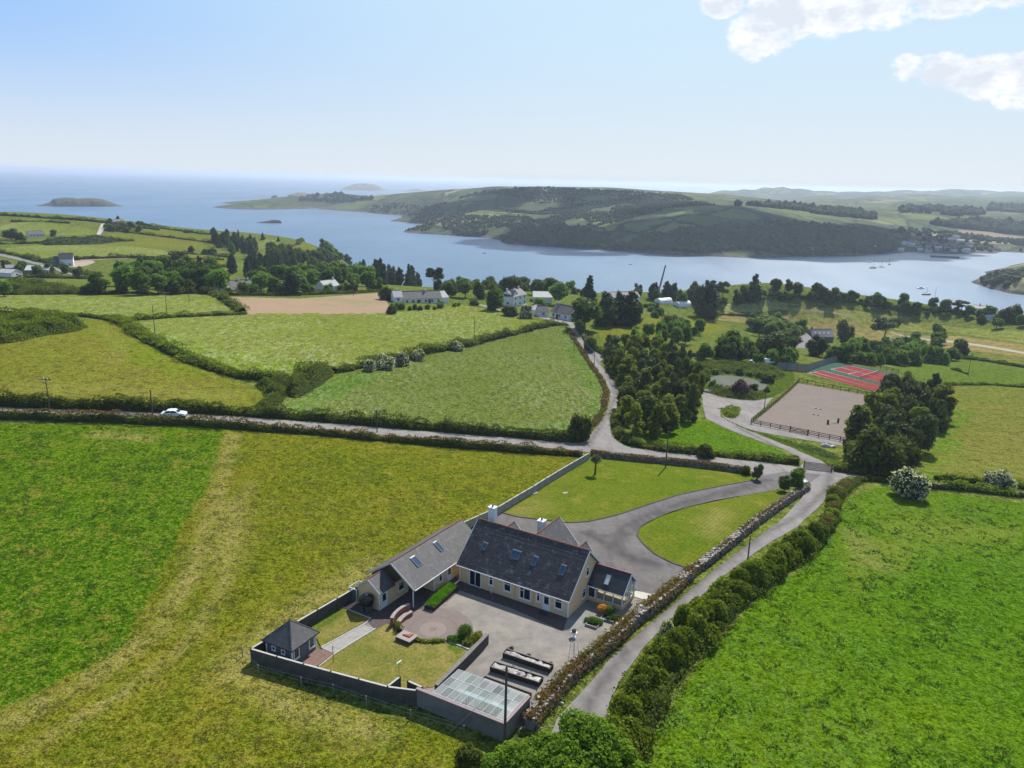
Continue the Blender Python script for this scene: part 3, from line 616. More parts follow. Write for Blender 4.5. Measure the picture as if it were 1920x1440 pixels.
# ------------------------------------------------------------ ground cover (outlines read off the photograph, cast on to the land)
sheet('field', [(-120, 792), (150, 796), (300, 800), (450, 808), (620, 822), (800, 838), (960, 850), (1062, 856), (1098, 858), (985, 925), (864, 990), (700, 1090), (560, 1175), (471, 1236), (600, 1310), (780, 1360), (900, 1395), (905, 1480), (1000, 1650), (-500, 1650)], M_NEAR, .03, 1.25, False,
      mask=[(-300, 780), (200, 790), (425, 806), (395, 900), (330, 1010), (280, 1120), (235, 1215), (120, 1280), (-40, 1345), (-400, 1420)], maskw=1.8,
      dry=[([(432, 812), (400, 930), (350, 1080), (290, 1180), (180, 1260), (0, 1350)], .7), ([(470, 905), (430, 1010), (420, 1100), (360, 1200), (230, 1300), (60, 1400)], .7), ([(445, 812), (412, 935), (362, 1085), (302, 1188), (190, 1270), (10, 1362)], .6), ([(440, 950), (420, 1060)], 2.2), ([(700, 1060), (560, 1150), (455, 1235), (440, 1260)], 2.5), ([(440, 1250), (560, 1330), (700, 1370)], 2.0), ([(180, 815), (280, 822)], 1.5)])
sheet('field', [(1592, 935), (1650, 912), (1750, 922), (1920, 944), (2200, 975), (2500, 1300), (2300, 1700), (1150, 1700), (1190, 1440), (1300, 1260), (1420, 1120), (1500, 1070), (1548, 1000), (1560, 960)], M_RIGHT, .03, 2.0, False, mask=[(1700, 960), (1900, 1000), (1700, 1040), (1610, 1100), (1580, 1020)], maskw=14, dry=[([(1600, 1000), (1640, 1060)], 2)])
sheet('field', [(515, 768), (560, 725), (640, 705), (760, 675), (870, 655), (960, 632), (1030, 612), (1060, 618), (1100, 665), (1135, 720), (1143, 745), (1125, 785), (1085, 822), (960, 814), (800, 802), (620, 787)], M_MID, .035, 2.5, False,
      mask=[[(1040, 605), (1100, 665), (1150, 745), (1120, 800), (1085, 815), (1118, 745), (1080, 680)], [(520, 765), (560, 725), (700, 690), (720, 705), (600, 760), (620, 785)], [(960, 815), (1080, 822), (1100, 790), (900, 806)]], maskw=9)
sheet('field', [(255, 605), (330, 592), (460, 588), (735, 586), (870, 572), (900, 578), (1000, 600), (1030, 610), (950, 628), (870, 648), (740, 668), (620, 700), (530, 700), (450, 694), (340, 658), (290, 625)], M_HAY, .035, 3.0, False, mask=[(250, 605), (340, 658), (450, 694), (620, 700), (600, 680), (460, 672), (350, 640)], maskw=12)
sheet('field', [(-80, 640), (100, 628), (165, 600), (215, 602), (255, 640), (330, 675), (430, 708), (495, 735), (495, 752), (450, 772), (300, 764), (-80, 748)], M_RUSH, .035, 3.0, False, mask=[(160, 600), (250, 640), (340, 680), (450, 720), (400, 720), (250, 680), (200, 640)], maskw=10, dry=[([(188, 615), (225, 640), (215, 680)], 2), ([(60, 728), (300, 735), (420, 742)], 4)])
sheet('field', [(-80, 552), (200, 551), (385, 551), (415, 565), (432, 582), (330, 588), (200, 596), (-80, 586)], M_HAY, .035, 5.0, False)
sheet('field', [(412, 557), (560, 560), (715, 549), (738, 588), (470, 590), (440, 575)], M_TAN, .035, 5.0, False)
sheet('field', [(412, 543), (560, 541), (560, 553), (412, 553)], M_HAY, .04, 5.0, False)
# left hillside fields
for i, (pl, mt) in enumerate([([(0, 408), (120, 412), (200, 424), (170, 440), (0, 436)], M_FAR), ([(0, 418), (90, 417), (185, 432), (178, 442), (0, 440)], M_HAY), ([(0, 447), (25, 455), (40, 450), (20, 442), (0, 441)], M_RUSH), ([(0, 463), (170, 458), (300, 466), (322, 477), (280, 485), (60, 489), (0, 478)], M_HAY), ([(200, 436), (260, 440), (400, 455), (430, 470), (330, 468), (250, 460), (190, 452)], M_RUSH), ([(320, 482), (340, 474), (430, 486), (428, 498), (330, 495)], M_RUSH), ([(160, 494), (230, 488), (315, 488), (250, 515), (200, 518)], M_FAR), ([(260, 425), (400, 445), (392, 455), (290, 440)], M_RUSH), ([(525, 470), (560, 457), (610, 468), (600, 480), (540, 482)], M_RUSH), ([(455, 450), (520, 449), (530, 460), (465, 470)], M_HAY), ([(30, 525), (165, 524), (160, 545), (60, 545)], M_FAR), ([(330, 500), (430, 500), (425, 510), (340, 508)], M_RUSH)]):
    sheet('field', pl, mt, .05 + .012 * i, 8.0, True)
sheet('bare_ground', [(90, 492), (170, 488), (182, 492), (150, 503), (95, 500)], plain('bare_earth', (.36, .28, .21), (.3, .24, .19), .1, .95), .22, 5)
sheet('track', [(150, 487), (240, 483), (241, 485.5), (150, 490)], M_TAN, .24, 4, False); sheet('track', [(181, 440), (190, 420), (199, 419), (197, 428), (188, 441)], plain('pale_gravel', (.4, .37, .33), (.35, .32, .29), .2, .95), .25, 4, False)
sheet('road', [(-10, 474), (30, 483), (100, 500), (190, 522), (186, 524.5), (95, 503), (28, 487), (-10, 479)], M_ROAD, .25, 4, False)
# right-hand fields
sheet('field', [(1668, 690), (1730, 675), (1830, 668), (1940, 690), (1960, 725), (1800, 725), (1700, 705)], grass_mat('right_meadow', (.08, .12, .012), (.1, .13, .02), (.06, .1, .01), relief=.3, sc=.8, fine=.7), .04, 4, False)
sheet('field', [(1770, 728), (1800, 722), (1960, 728), (2100, 900), (1980, 920), (1745, 898), (1725, 880), (1760, 810), (1775, 770)], grass_mat('worn_pasture', (.12, .13, .02), (.17, .145, .035), (.09, .12, .012), mask=((.06, .15, .005), (.09, .16, .008), (.05, .12, .005)), relief=.35, sc=.8, fine=.8), .04, 3, False, mask=[(1740, 745), (1810, 770), (1800, 830), (1770, 900), (1700, 910), (1740, 800)], maskw=14)
sheet('field', [(1480, 578), (1600, 582), (1700, 592), (1930, 622), (1930, 645), (1780, 622), (1640, 610), (1480, 600)], grass_mat('ripening_meadow', (.15, .17, .03), (.18, .175, .045), (.12, .14, .03), relief=.3, sc=.5, fine=.5), .05, 6, False)
sheet('field', [(1360, 584), (1470, 590), (1640, 612), (1800, 630), (1930, 648), (1930, 672), (1790, 655), (1640, 640), (1450, 612), (1345, 600)], grass_mat('brown_pasture', (.19, .15, .05), (.16, .16, .035), (.22, .16, .07), relief=.3, sc=.5, fine=.5), .06, 6, False)
sheet('field', [(1350, 570), (1440, 562), (1500, 572), (1440, 584), (1360, 584)], grass_mat('pale_hayfield', (.22, .24, .08), (.2, .22, .06), (.17, .19, .05), relief=.3, sc=.5, fine=.5), .07, 6, False)
sheet('field', [(1115, 622), (1200, 612), (1235, 612), (1240, 640), (1130, 640)], M_RUSH, .06, 4, False)
sheet('field', [(1230, 590), (1340, 598), (1370, 612), (1330, 628), (1260, 622), (1200, 606)], M_RUSH, .07, 4, False)
sheet('track', [(1440, 575), (1520, 580), (1600, 592), (1599, 594), (1500, 583), (1440, 577)], M_TAN, .1, 6, False)
sheet('track', [(1670, 622), (1800, 640), (1930, 662), (1930, 666), (1800, 644), (1670, 625)], plain('pale_track', (.34, .31, .24), (.28, .26, .2), .2, .95), .1, 6, False)
sheet('drive_grass', [(1185, 838), (1220, 800), (1262, 790), (1330, 790), (1400, 820), (1465, 845), (1500, 868), (1400, 862), (1300, 850)], M_RIGHT, .03, 2.5, False)  # grass between drive and road hedge, in the right field's colours
sheet('drive_grass', [(1345, 775), (1400, 800), (1500, 835), (1590, 870), (1600, 890), (1545, 868), (1490, 842), (1420, 812)], M_DARKG, .035, 2.5, False)  # strip of darker green grass between the drive and the arena track
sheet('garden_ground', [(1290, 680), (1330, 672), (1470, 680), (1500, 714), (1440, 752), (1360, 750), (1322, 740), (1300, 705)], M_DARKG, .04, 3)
sheet('pond', [(1330, 708), (1352, 703), (1401, 708), (1425, 716), (1442, 724), (1430, 733), (1400, 732), (1360, 728), (1325, 722)], plain('pond_water', (.12, .125, .1), (.09, .1, .075), .2, .85, spec=.05), .1, 3)
sheet('lawn', [(1262, 666), (1290, 655), (1335, 649), (1337, 662), (1290, 668)], M_RUSH, .05, 3, False)
# roads
sheet('road', [(-80, 763), (150, 769), (300, 774.5), (450, 782.5), (620, 794.5), (800, 809.5), (960, 821.5), (1075, 831), (1098, 824), (1120, 801), (1135, 778), (1143, 756), (1144, 734), (1135, 712), (1114, 688), (1098, 660), (1080, 634), (1066, 608), (1037, 603), (1000, 593), (938, 583), (884, 569), (888, 567), (940, 580), (1007, 590), (1040, 599), (1068, 602), (1074, 606), (1085, 627), (1110, 660), (1132, 663), (1134, 670), (1124, 679), (1138, 700), (1156, 724), (1165, 740), (1163, 752), (1153, 770), (1144, 792), (1146, 813), (1157, 829), (1181, 839), (1240, 848), (1330, 857), (1420, 866.5), (1500, 876), (1507, 867), (1470, 843), (1401, 819), (1355, 801), (1324, 785), (1318, 764), (1316, 735), (1350, 743), (1385, 750), (1416, 752), (1450, 745), (1434, 764), (1408, 785), (1500, 812), (1580, 826), (1580, 836), (1477, 820), (1401, 805), (1364, 788), (1349, 776), (1352, 782), (1401, 807), (1447, 825), (1492, 843), (1540, 864), (1560, 882), (1620, 890), (1744, 904), (1920, 921), (2000, 930), (2000, 936), (1920, 927), (1744, 909), (1640, 899), (1590, 893), (1579, 899), (1560, 919), (1537, 949), (1492, 990), (1440, 1020), (1357, 1080), (1312, 1121), (1256, 1162), (1200, 1223), (1160, 1280), (1140, 1330), (1128, 1373), (1110, 1440), (1100, 1560), (985, 1560), (1015, 1420), (1043, 1350), (1077, 1313), (1153, 1227), (1200, 1187), (1237, 1157), (1290, 1110), (1350, 1061), (1406, 1019), (1462, 978), (1500, 938), (1517, 913), (1508, 901), (1475, 905), (1455, 919), (1384, 931), (1290, 951), (1234, 970), (1200, 989), (1194, 1004), (1204, 1019), (1230, 1041), (1264, 1058), (1296, 1068), (1288, 1085), (1238, 1118), (1190, 1106), (1100, 1050), (1000, 1010), (905, 975), (941, 962), (971, 970), (1020, 976), (1065, 981), (1102, 979), (1159, 966), (1215, 947), (1271, 929), (1327, 917), (1410, 902), (1428, 893), (1400, 881), (1300, 871), (1200, 861), (1110, 849), (1060, 843), (960, 834), (800, 822.5), (620, 807.5), (450, 793.5), (300, 783.5), (150, 777.5), (-80, 771)], M_ROAD, .055, .85, False, wob=.14, dry=[([(1560, 880), (1548, 920), (1500, 965), (1430, 1003), (1360, 1055), (1290, 1110), (1215, 1168), (1165, 1235), (1110, 1310), (1075, 1390)], .6), ([(1100, 840), (1130, 790), (1155, 745), (1140, 700), (1100, 650)], .5), ([(1380, 800), (1470, 845), (1520, 872)], .6)])
sheet('driveway', [(1520, 905), (1480, 905), (1455, 918), (1384, 930.5), (1290, 950.5), (1234, 969.5), (1200, 988.5), (1194, 1004), (1204, 1019), (1230, 1041), (1264, 1058), (1296, 1068), (1288, 1085), (1238, 1117), (1190, 1106), (1100, 1050), (1000, 1010), (905, 975), (880, 985), (930, 962), (941, 962), (971, 970), (1020, 976), (1065, 981), (1102, 979), (1159, 966), (1215, 947), (1271, 929), (1327, 917), (1410, 902), (1432, 892), (1470, 885), (1540, 890)], M_DRIVE, .075, 1.2, False, dry=[([(1440, 900), (1330, 930), (1240, 955), (1170, 990), (1150, 1030), (1200, 1060)], .8), ([(1420, 912), (1330, 938), (1250, 962), (1185, 1000), (1120, 1010)], .5), ([(1230, 1060), (1170, 1040), (1100, 1000)], 1.0)])
sheet('lawn', [(1105, 853), (1135, 861), (1210, 867), (1300, 876), (1395, 889), (1412, 900), (1327, 916), (1271, 928), (1215, 946), (1159, 965), (1102, 978), (1065, 980), (1020, 975), (971, 969), (938, 960), (1000, 925)], M_LAWN, .085, 1.5, False, dry=[([(990, 900), (1040, 885)], 2), ([(1010, 945), (960, 965)], 2)])
sheet('lawn', [(1455, 920), (1384, 932), (1290, 952), (1234, 971), (1200, 990), (1195, 1004), (1205, 1018), (1231, 1040), (1265, 1057), (1292, 1066), (1330, 1045), (1400, 990), (1462, 948), (1490, 925)], M_LAWN, .085, 1.5, False, dry=[([(1350, 960), (1330, 1000)], 2)])
# yard and garden
sheet('yard', [(862, 1084), (1064, 1160), (1105, 1128), (1190, 1108), (1234, 1117), (1208, 1150), (1150, 1205), (1085, 1265), (1040, 1310), (1005, 1350), (980, 1370), (780, 1310), (700, 1270), (600, 1230), (640, 1130), (700, 1110), (820, 1050), (905, 1000), (1100, 1050)], M_YARD, .06, 1.2, False)
sheet('brick_path', [(862, 1090), (1065, 1160), (1062, 1180), (1052, 1183), (960, 1142), (862, 1108), (840, 1128), (790, 1150), (768, 1168), (735, 1170), (706, 1184), (690, 1168), (640, 1140), (665, 1118), (700, 1120), (780, 1080), (845, 1070)], M_BRICKPAVE, .075, .8, False)
sheet('concrete_apron', [(1064, 1160), (1100, 1127), (1112, 1120), (1155, 1140), (1110, 1142), (1085, 1182), (1056, 1184)], plain('apron_concrete', (.24, .235, .22), (.19, .19, .18), 1, .9, dirt=(.16, .15, .13)), .08, .8, False)
sheet('threshold_slab', [(1192, 1109), (1234, 1118), (1222, 1131), (1186, 1119)], plain('pale_slab', (.5, .47, .41), (.43, .41, .36), 1.5, .85), .12, .8, False)
c0 = cast(812, 1181); sheet('patio', None, M_PINK, .085, .7, False, worldpts=[(c0.x + 4.6 * math.cos(t), c0.y + 4.6 * math.sin(t)) for t in np.linspace(0, 2 * math.pi, 40)[:-1]])
for r0, m_ in ((2.9, plain('patio_dark_ring', (.185, .15, .135), (.155, .13, .12), 2, .9)), (2.55, M_PINK), (1.55, plain('patio_ring', (.25, .195, .17), (.21, .165, .145), 3, .9)), (.45, M_PINK)):
    sheet('patio_ring', None, m_, {2.9: .09, 2.55: .095, 1.55: .1, .45: .105}[r0], .6, False, worldpts=[(c0.x + r0 * math.cos(t), c0.y + r0 * math.sin(t)) for t in np.linspace(0, 2 * math.pi, 36)[:-1]])
sheet('lawn', [(643, 1141), (694, 1161), (602, 1214), (582, 1174), (600, 1162)], M_BACKL, .1, .8, False, mask=[(575, 1180), (643, 1136), (652, 1146), (590, 1190)], maskw=1.5)
sheet('lawn', [(706, 1181), (723, 1172), (738, 1170), (740, 1180), (750, 1193), (772, 1208), (800, 1204), (837, 1207), (846, 1208), (876, 1220), (828, 1287), (779, 1294), (726, 1289), (680, 1276), (597, 1252), (627, 1229)], M_BACKL, .1, .8, False, mask=[(846, 1208), (876, 1220), (860, 1240), (835, 1215)], maskw=2.0)
sheet('garden_path', [(683, 1173), (704, 1180), (627, 1227.5), (602, 1216)], M_CONC, .105, .8, False)
sheet('arena_surface', [(1410, 792), (1497, 719), (1560, 730), (1665, 747), (1640, 790), (1612, 832), (1575, 826), (1480, 808)], M_SAND, .1, 2.5, False)
sheet('court_surface', [(1512, 698), (1570, 677), (1600, 684), (1688, 702), (1660, 722), (1640, 735)], M_GREENC, .1, 2.5, False)
sheet('court_play_area', [(1517, 700.5), (1540, 695.3), (1652, 724), (1640, 734.5)], M_RED, .13, 2.5, False)
sheet('court_play_area', [(1558, 693), (1597, 687), (1670, 704.5), (1656, 720)], M_RED, .13, 2.5, False)
for a, b in [((1540, 695.3), (1652, 724)), ((1517, 700.5), (1640, 734.5)), ((1517, 700.5), (1540, 695.3)), ((1558, 693), (1656, 720)), ((1597, 687), (1670, 704.5)), ((1558, 693), (1597, 687)), ((1526, 698.5), (1646, 730)), ((1578, 690), (1662, 713)), ((1590, 702), (1622, 695))]:
    p = cast(*a, .0); q = cast(*b, .0); d = (q - p).normalized(); n = Vector((-d.y, d.x, 0)) * .09
    sheet('court_line', None, M_LINE, .16, 3, False, worldpts=[tuple((p - n)[:2]), tuple((q - n)[:2]), tuple((q + n)[:2]), tuple((p + n)[:2])])
# ------------------------------------------------------------ the house and its outbuildings (local frame: x along the yard front, y towards the drive)
HA = math.radians(-31.247); HO = Vector((-6.126, 89.564, 0)); HR = Matrix.Rotation(HA, 4, 'Z')
HM = Matrix.Translation(HO) @ HR; HI = HM.inverted()
def hl(x, y, z=0): return HM @ Vector((x, y, z))
def on_plane(px, py, p0, nrm, M=HI):
    """pixel -> point on a plane given in house coordinates"""
    e = M @ Vector(EYE); d = (M @ Vector(EYE + ray(px, py))) - e; n = Vector(nrm)
    return e + d * ((Vector(p0) - e).dot(n) / d.dot(n))
Z2 = lambda x, y: (850 + x / 6.546, 960 + y / 6.546)
Z3 = lambda x, y: (1010 + x / 6.546, 1000 + y / 6.546)
Z6 = lambda x, y: (640 + x / 6.546, 960 + y / 6.546)
Z7 = lambda x, y: (700 + x / 6.546, 1080 + y / 6.546)
Z4 = lambda x, y: (780 + x / 6, 1180 + y / 6)
def local(x, y, z=0): return (x, y, z)
def window(parent, axis, c, z0, z1, w, at, out, mull=(), trans=None, name='window', pane_m=None, surround=.09, label=None):
    """a window on a wall: axis 'x' = wall runs along x at y=at; 'y' = along y at x=at; out = +1/-1 outward direction. > frame bars, panes, sill"""
    def bx(m, a0, a1, z0_, z1_, d0, d1):
        lo, hi = sorted((at + out * d0, at + out * d1))
        if axis == 'x': m.box(a0, a1, lo, hi, z0_, z1_)
        else: m.box(lo, hi, a0, a1, z0_, z1_)
    m = MB(); a0, a1 = c - w / 2, c + w / 2; s = surround
    bx(m, a0 - s, a0, z0 - s, z1 + s, -.02, .045); bx(m, a1, a1 + s, z0 - s, z1 + s, -.02, .045); bx(m, a0, a1, z1, z1 + s, -.02, .045); bx(m, a0, a1, z0 - s, z0, -.02, .045)
    f = m.build(name, M_WHITE, parent, label=label)
    xs = [a0] + [a0 + w * q for q in mull] + [a1]; fb = MB(); pm = []
    for i in range(len(xs) - 1):
        b0, b1 = xs[i], xs[i + 1]; zs = [z0, z1] if not trans or (isinstance(trans, dict) and i not in trans) else [z0, z0 + (z1 - z0) * (trans[i] if isinstance(trans, dict) else trans), z1]
        if i: bx(fb, b0 - .035, b0 + .035, z0, z1, .006, .04)
        for j in range(len(zs) - 1):
            if j: bx(fb, b0 + .05, b1 - .05, zs[j] - .03, zs[j] + .03, .006, .038)
            for (q0, q1, q2, q3, e_) in ((b0, b0 + .045, zs[j], zs[j + 1], 0), (b1 - .045, b1, zs[j], zs[j + 1], 0), (b0 + .001, b1 - .001, zs[j] + .001, zs[j] + .04, .001), (b0 + .001, b1 - .001, zs[j + 1] - .04, zs[j + 1] - .001, .001)): bx(fb, q0, q1, q2, q3, .007 + e_, .036 + e_)
            p = MB(); bx(p, b0 + .04, b1 - .04, zs[j] + .01, zs[j + 1] - .01, .004, .02); p.build('pane', pane_m or M_GLASS, f)
    if fb.v: fb.build('frame', M_WHITE, f)
    sl = MB(); bx(sl, a0 - s - .04, a1 + s + .04, z0 - s - .05, z0 - s - .002, 0, .1); sl.build('sill', M_WHITE, f)
    return f
def door(parent, axis, c, w, h, at, out, glass=(.45, .92), z0=.08, mat=None):
    def bx(m, a0, a1, z0_, z1_, d0, d1):
        lo, hi = sorted((at + out * d0, at + out * d1))
        m.box(a0, a1, lo, hi, z0_, z1_) if axis == 'x' else m.box(lo, hi, a0, a1, z0_, z1_)
    m = MB(); a0, a1 = c - w / 2, c + w / 2; bx(m, a0, a1, z0, z0 + h, 0, .03)
    bx(m, a0 - .08, a0, z0, z0 + h + .08, 0, .06); bx(m, a1, a1 + .08, z0, z0 + h + .08, 0, .06); bx(m, a0, a1, z0 + h, z0 + h + .08, 0, .06)
    d = m.build('door', mat or M_WHITE, parent)
    if glass: g = MB(); bx(g, a0 + .16, a1 - .16, z0 + h * glass[0], z0 + h * glass[1], .031, .04); g.build('pane', M_GLASS, d)
    k = MB(); bx(k, a1 - .13, a1 - .06, z0 + h * .45, z0 + h * .52, .03, .08); k.build('handle', M_METAL, d)
    return d
def slope(parent, name, x0, x1, ye, ze, yr, zr, mat, axis='x', th=.1, step=.25, slates=True):
    """one roof slope from the eave (ye, ze) to the ridge (yr, zr); a thin slab with lapped slate courses on it"""
    P = (lambda a, b, z: (a, b, z)) if axis == 'x' else (lambda a, b, z: (b, a, z))
    L = math.hypot(yr - ye, zr - ze); ny, nz = -(zr - ze) / L * (1 if yr > ye else -1), abs(yr - ye) / L
    m = MB(); q = [P(x0, ye, ze), P(x1, ye, ze), P(x1, yr, zr), P(x0, yr, zr)]; q2 = [P(x0, ye, ze - th), P(x1, ye, ze - th), P(x1, yr, zr - th), P(x0, yr, zr - th)]
    m.add(q + q2, [(0, 1, 2, 3), (7, 6, 5, 4), (0, 4, 5, 1), (1, 5, 6, 2), (2, 6, 7, 3), (3, 7, 4, 0)]); r = m.build(name, mat, parent)
    uv_planar(r.data, (lambda c: c[:, 0]) if axis == 'x' else (lambda c: c[:, 1]), lambda c: c[:, 2] * L / abs(zr - ze))
    if not slates: return r
    s = MB(); n = int(L / step); sg = 1 if yr > ye else -1
    for k in range(n):
        t0 = k / n; t1 = (k + 1) / n + .03; t1 = min(t1, 1)
        y0, z0 = ye + (yr - ye) * t0, ze + (zr - ze) * t0; y1, z1 = ye + (yr - ye) * t1, ze + (zr - ze) * t1
        o0, o1 = .045, .012; jit = random.uniform(-.004, .004)
        a = [P(x0 + .01, y0 - sg * abs(ny) * 0 + ny * 0, z0 + .004), P(x1 - .01, y0, z0 + .004)]
        b = [P(x0 + .01, y0 + ny * (o0 + jit), z0 + nz * (o0 + jit)), P(x1 - .01, y0 + ny * (o0 + jit), z0 + nz * (o0 + jit))]
        c = [P(x0 + .01, y1 + ny * o1, z1 + nz * o1), P(x1 - .01, y1 + ny * o1, z1 + nz * o1)]
        s.add([*a, *b, *c], [(0, 1, 3, 2), (2, 3, 5, 4)])
    o = s.build('slate_courses', mat, r, kind='stuff'); uv_planar(o.data, (lambda c: c[:, 0]) if axis == 'x' else (lambda c: c[:, 1]), lambda c: c[:, 2] * L / abs(zr - ze)); return r
def rooflight(parent, c, w, l, yd, zd, axis='x', bright=False):
    """roof window centred at c (on the slope); (yd, zd) unit vector up the slope"""
    X = Vector((1, 0, 0)) if axis == 'x' else Vector((0, 1, 0)); U = Vector((0, yd, zd)) if axis == 'x' else Vector((yd, 0, zd)); N = X.cross(U); N = -N if N.z < 0 else N; c = Vector(c)
    def slab(m, a0, a1, b0, b1, h0, h1):
        vs = [c + X * a + U * b + N * h for h in (h0, h1) for a, b in ((a0, b0), (a1, b0), (a1, b1), (a0, b1))]
        m.add(vs, [(0, 3, 2, 1), (4, 5, 6, 7), (0, 1, 5, 4), (1, 2, 6, 5), (2, 3, 7, 6), (3, 0, 4, 7)])
    m = MB(); s = .09
    slab(m, -w / 2 - s, -w / 2, -l / 2 - s, l / 2 + s, .0, .13); slab(m, w / 2, w / 2 + s, -l / 2 - s, l / 2 + s, .0, .13); slab(m, -w / 2, w / 2, -l / 2 - s, -l / 2, .0, .12); slab(m, -w / 2, w / 2, l / 2, l / 2 + s, .0, .12)
    r = m.build('roof_window', M_GREYW, parent); p = MB(); slab(p, -w / 2, w / 2, -l / 2, l / 2, .03, .085); p.build('pane', glass_mat('sky_glass', base=(.03, .06, .12), alpha=.0, rough=.05) if 'sky_glass' not in MATS else MATS['sky_glass'], r) if not bright else p.build('pane', M_WHITE, r)
    f = MB(); slab(f, -w / 2 - s, w / 2 + s, l / 2 + s + .002, l / 2 + s + .13, .02, .1); f.build('flashing', M_METAL if not bright else M_DARKW, r); return r

house = thing('house', 'peach rendered bungalow with steep dark slate roof, white windows and four roof windows', 'house', HO, HA)
Lh, Wd, EV, RZ, RY = 15.7, 9.2, 2.5, 6.95, 4.6
k = (RZ - EV) / (RY + .35); sl = Vector((0, 1, k)).normalized()
m = MB(); m.add([(x, y, z) for x in (0, Lh) for y, z in ((0, 0), (Wd, 0), (Wd, EV + .2), (RY, RZ - .25), (0, EV + .2))], [(0, 4, 3, 2, 1), (5, 6, 7, 8, 9), (0, 1, 6, 5), (1, 2, 7, 6), (4, 0, 5, 9)])
m.build('wall', M_WALL, house)
slope(house, 'roof', -.25, Lh + .28, -.38, EV, RY, RZ, M_SLATE, slates=True)
slope(house, 'roof', -.25, Lh + .28, Wd + .38, EV, RY + .002, RZ, M_SLATE, slates=True)
m = MB(); n = 36
for i in range(n):
    a = -.25 + (Lh + .53) * i / n; b = -.25 + (Lh + .53) * (i + .94) / n; m.prism([(a, RY - .13), (b, RY - .13), (b, RY + .13), (a, RY + .13)], RZ - .1, [RZ + .02] * 4); m.prism([(a, RY - .06), (b, RY - .06), (b, RY + .06), (a, RY + .06)], RZ, RZ + .09)
m.build('ridge_tiles', M_RIDGE, house, kind='stuff')
def verge(parent, x, ye0, yr, ye1, ze, zr, mat=None, th=.05, axis='x'):
    m = MB()
    for ye in (ye0, ye1):
        p, q = ((x, ye, ze), (x, yr, zr)) if axis == 'x' else ((ye, x, ze), (yr, x, zr))
        m.beam((p[0], p[1], p[2] - .07), (q[0], q[1], q[2] - .07), th, .24)
    return m.build('bargeboard', mat or M_WHITE, parent)
verge(house, Lh + .3, -.38, RY, Wd + .38, EV, RZ); verge(house, -.27, -.38, RY, Wd + .38, EV, RZ)
MB().beam((-.3, -.44, EV - .07), (Lh + .33, -.44, EV - .07), .12, .1).build('gutter', M_WHITE, house)
MB().box(-.2, Lh + .25, -.36, -.3, EV - .2, EV - .03).build('fascia', M_WHITE, house)
MB().box(0.02, Lh - .02, -.3, .02, EV - .19, EV - .16).build('soffit', M_WHITE, house)
def xz(px, py): p = on_plane(px, py, (0, 0, 0), (0, -1, 0)); return p.x, p.z
def win_from(px4, **kw):
    """window from its four zoomed edges: left, right, top at its centre, bottom at its centre"""
    x0, x1, yt, yb = px4; xc = (x0 + x1) / 2; a = xz(*Z2(x0, (yt + yb) / 2)); b = xz(*Z2(x1, (yt + yb) / 2)); t = xz(*Z2(xc, yt)); bo = xz(*Z2(xc, yb))
    return (a[0] + b[0]) / 2, max(.12, bo[1] + .09), min(EV - .3, t[1] - .09), (b[0] - a[0]) - .18
c, z0, z1, w = win_from((195, 345, 700, 915)); f = window(house, 'x', c, .15, max(z1, 2.1), w, 0, -1, mull=(.5,), name='patio_door', surround=.09)
c, z0, z1, w = win_from((435, 492, 790, 900)); window(house, 'x', c, z0, z1, w, 0, -1, trans=.72)
c, z0, z1, w = win_from((618, 712, 845, 975)); window(house, 'x', c, z0, z1, w, 0, -1, trans=.72)
c, z0, z1, w = win_from((810, 955, 905, 1075)); window(house, 'x', c, z0, z1, w, 0, -1, mull=(.38,), trans={0: .68})
c, z0, z1, w = win_from((1018, 1070, 975, 1100)); window(house, 'x', c, z0, z1, w, 0, -1, trans=.72)
c, z0, z1, w = win_from((1242, 1342, 1055, 1190)); window(house, 'x', c, z0, z1, w, 0, -1, trans=.7)
c, z0, z1, w = win_from((1093, 1192, 1010, 1220)); door(house, 'x', c, w, 2.0, 0, -1); MB().box(c - .6, c + .6, -1.1, -.07, .085, .12).build('door_mat', M_BLACK, house)
for px in (755, 985): x_ = xz(*Z2(px, 1000))[0]; MB().tube((x_, -.07, .1), (x_, -.07, EV - .2), .045).tube((x_, -.07, EV - .2), (x_, -.4, EV - .1), .045).build('downpipe', M_WALL, house)
MB().tube((Lh - .45, -.07, .1), (Lh - .45, -.07, EV - .2), .05).tube((Lh - .45, -.07, EV - .2), (Lh - .45, -.4, EV - .1), .05).build('downpipe', M_WHITE, house)
MB().box(Lh - .14, Lh + .03, -.03, .12, .1, EV - .02).build('quoin', M_WHITE, house); MB().box(-.03, .12, -.03, .14, .1, EV - .02).build('quoin', M_WHITE, house)
x_ = xz(*Z2(478, 985))[0]; MB().tube((x_, -.3, .08), (x_, -.3, .75), .035).tube((x_ + .12, -.3, .08), (x_ + .12, -.3, .6), .03).build('standpipe', M_WHITE, house)
roofN = (0, -sl.z, sl.y)
for (a, b), w_, l_ in (((385, 425), .5, .78), ((763, 530), 1.1, .95), ((998, 607), .5, 1.0), ((1338, 718), .55, 1.05)):
    p = on_plane(*Z2(a, b), (0, RY, RZ), roofN); rooflight(house, p, w_, l_, sl.y, sl.z)
def yz(px, py, X=Lh): p = on_plane(px, py, (X, 0, 0), (1, 0, 0)); return p.y, p.z
yy, zz = yz(*Z3(600, 465)); window(house, 'y', yy, zz - .55, zz + .5, .72, Lh, 1, trans=.7)
yy, zz = yz(*Z3(555, 728)); window(house, 'y', yy, zz - .6, zz + .5, .85, Lh, 1, trans=.7)
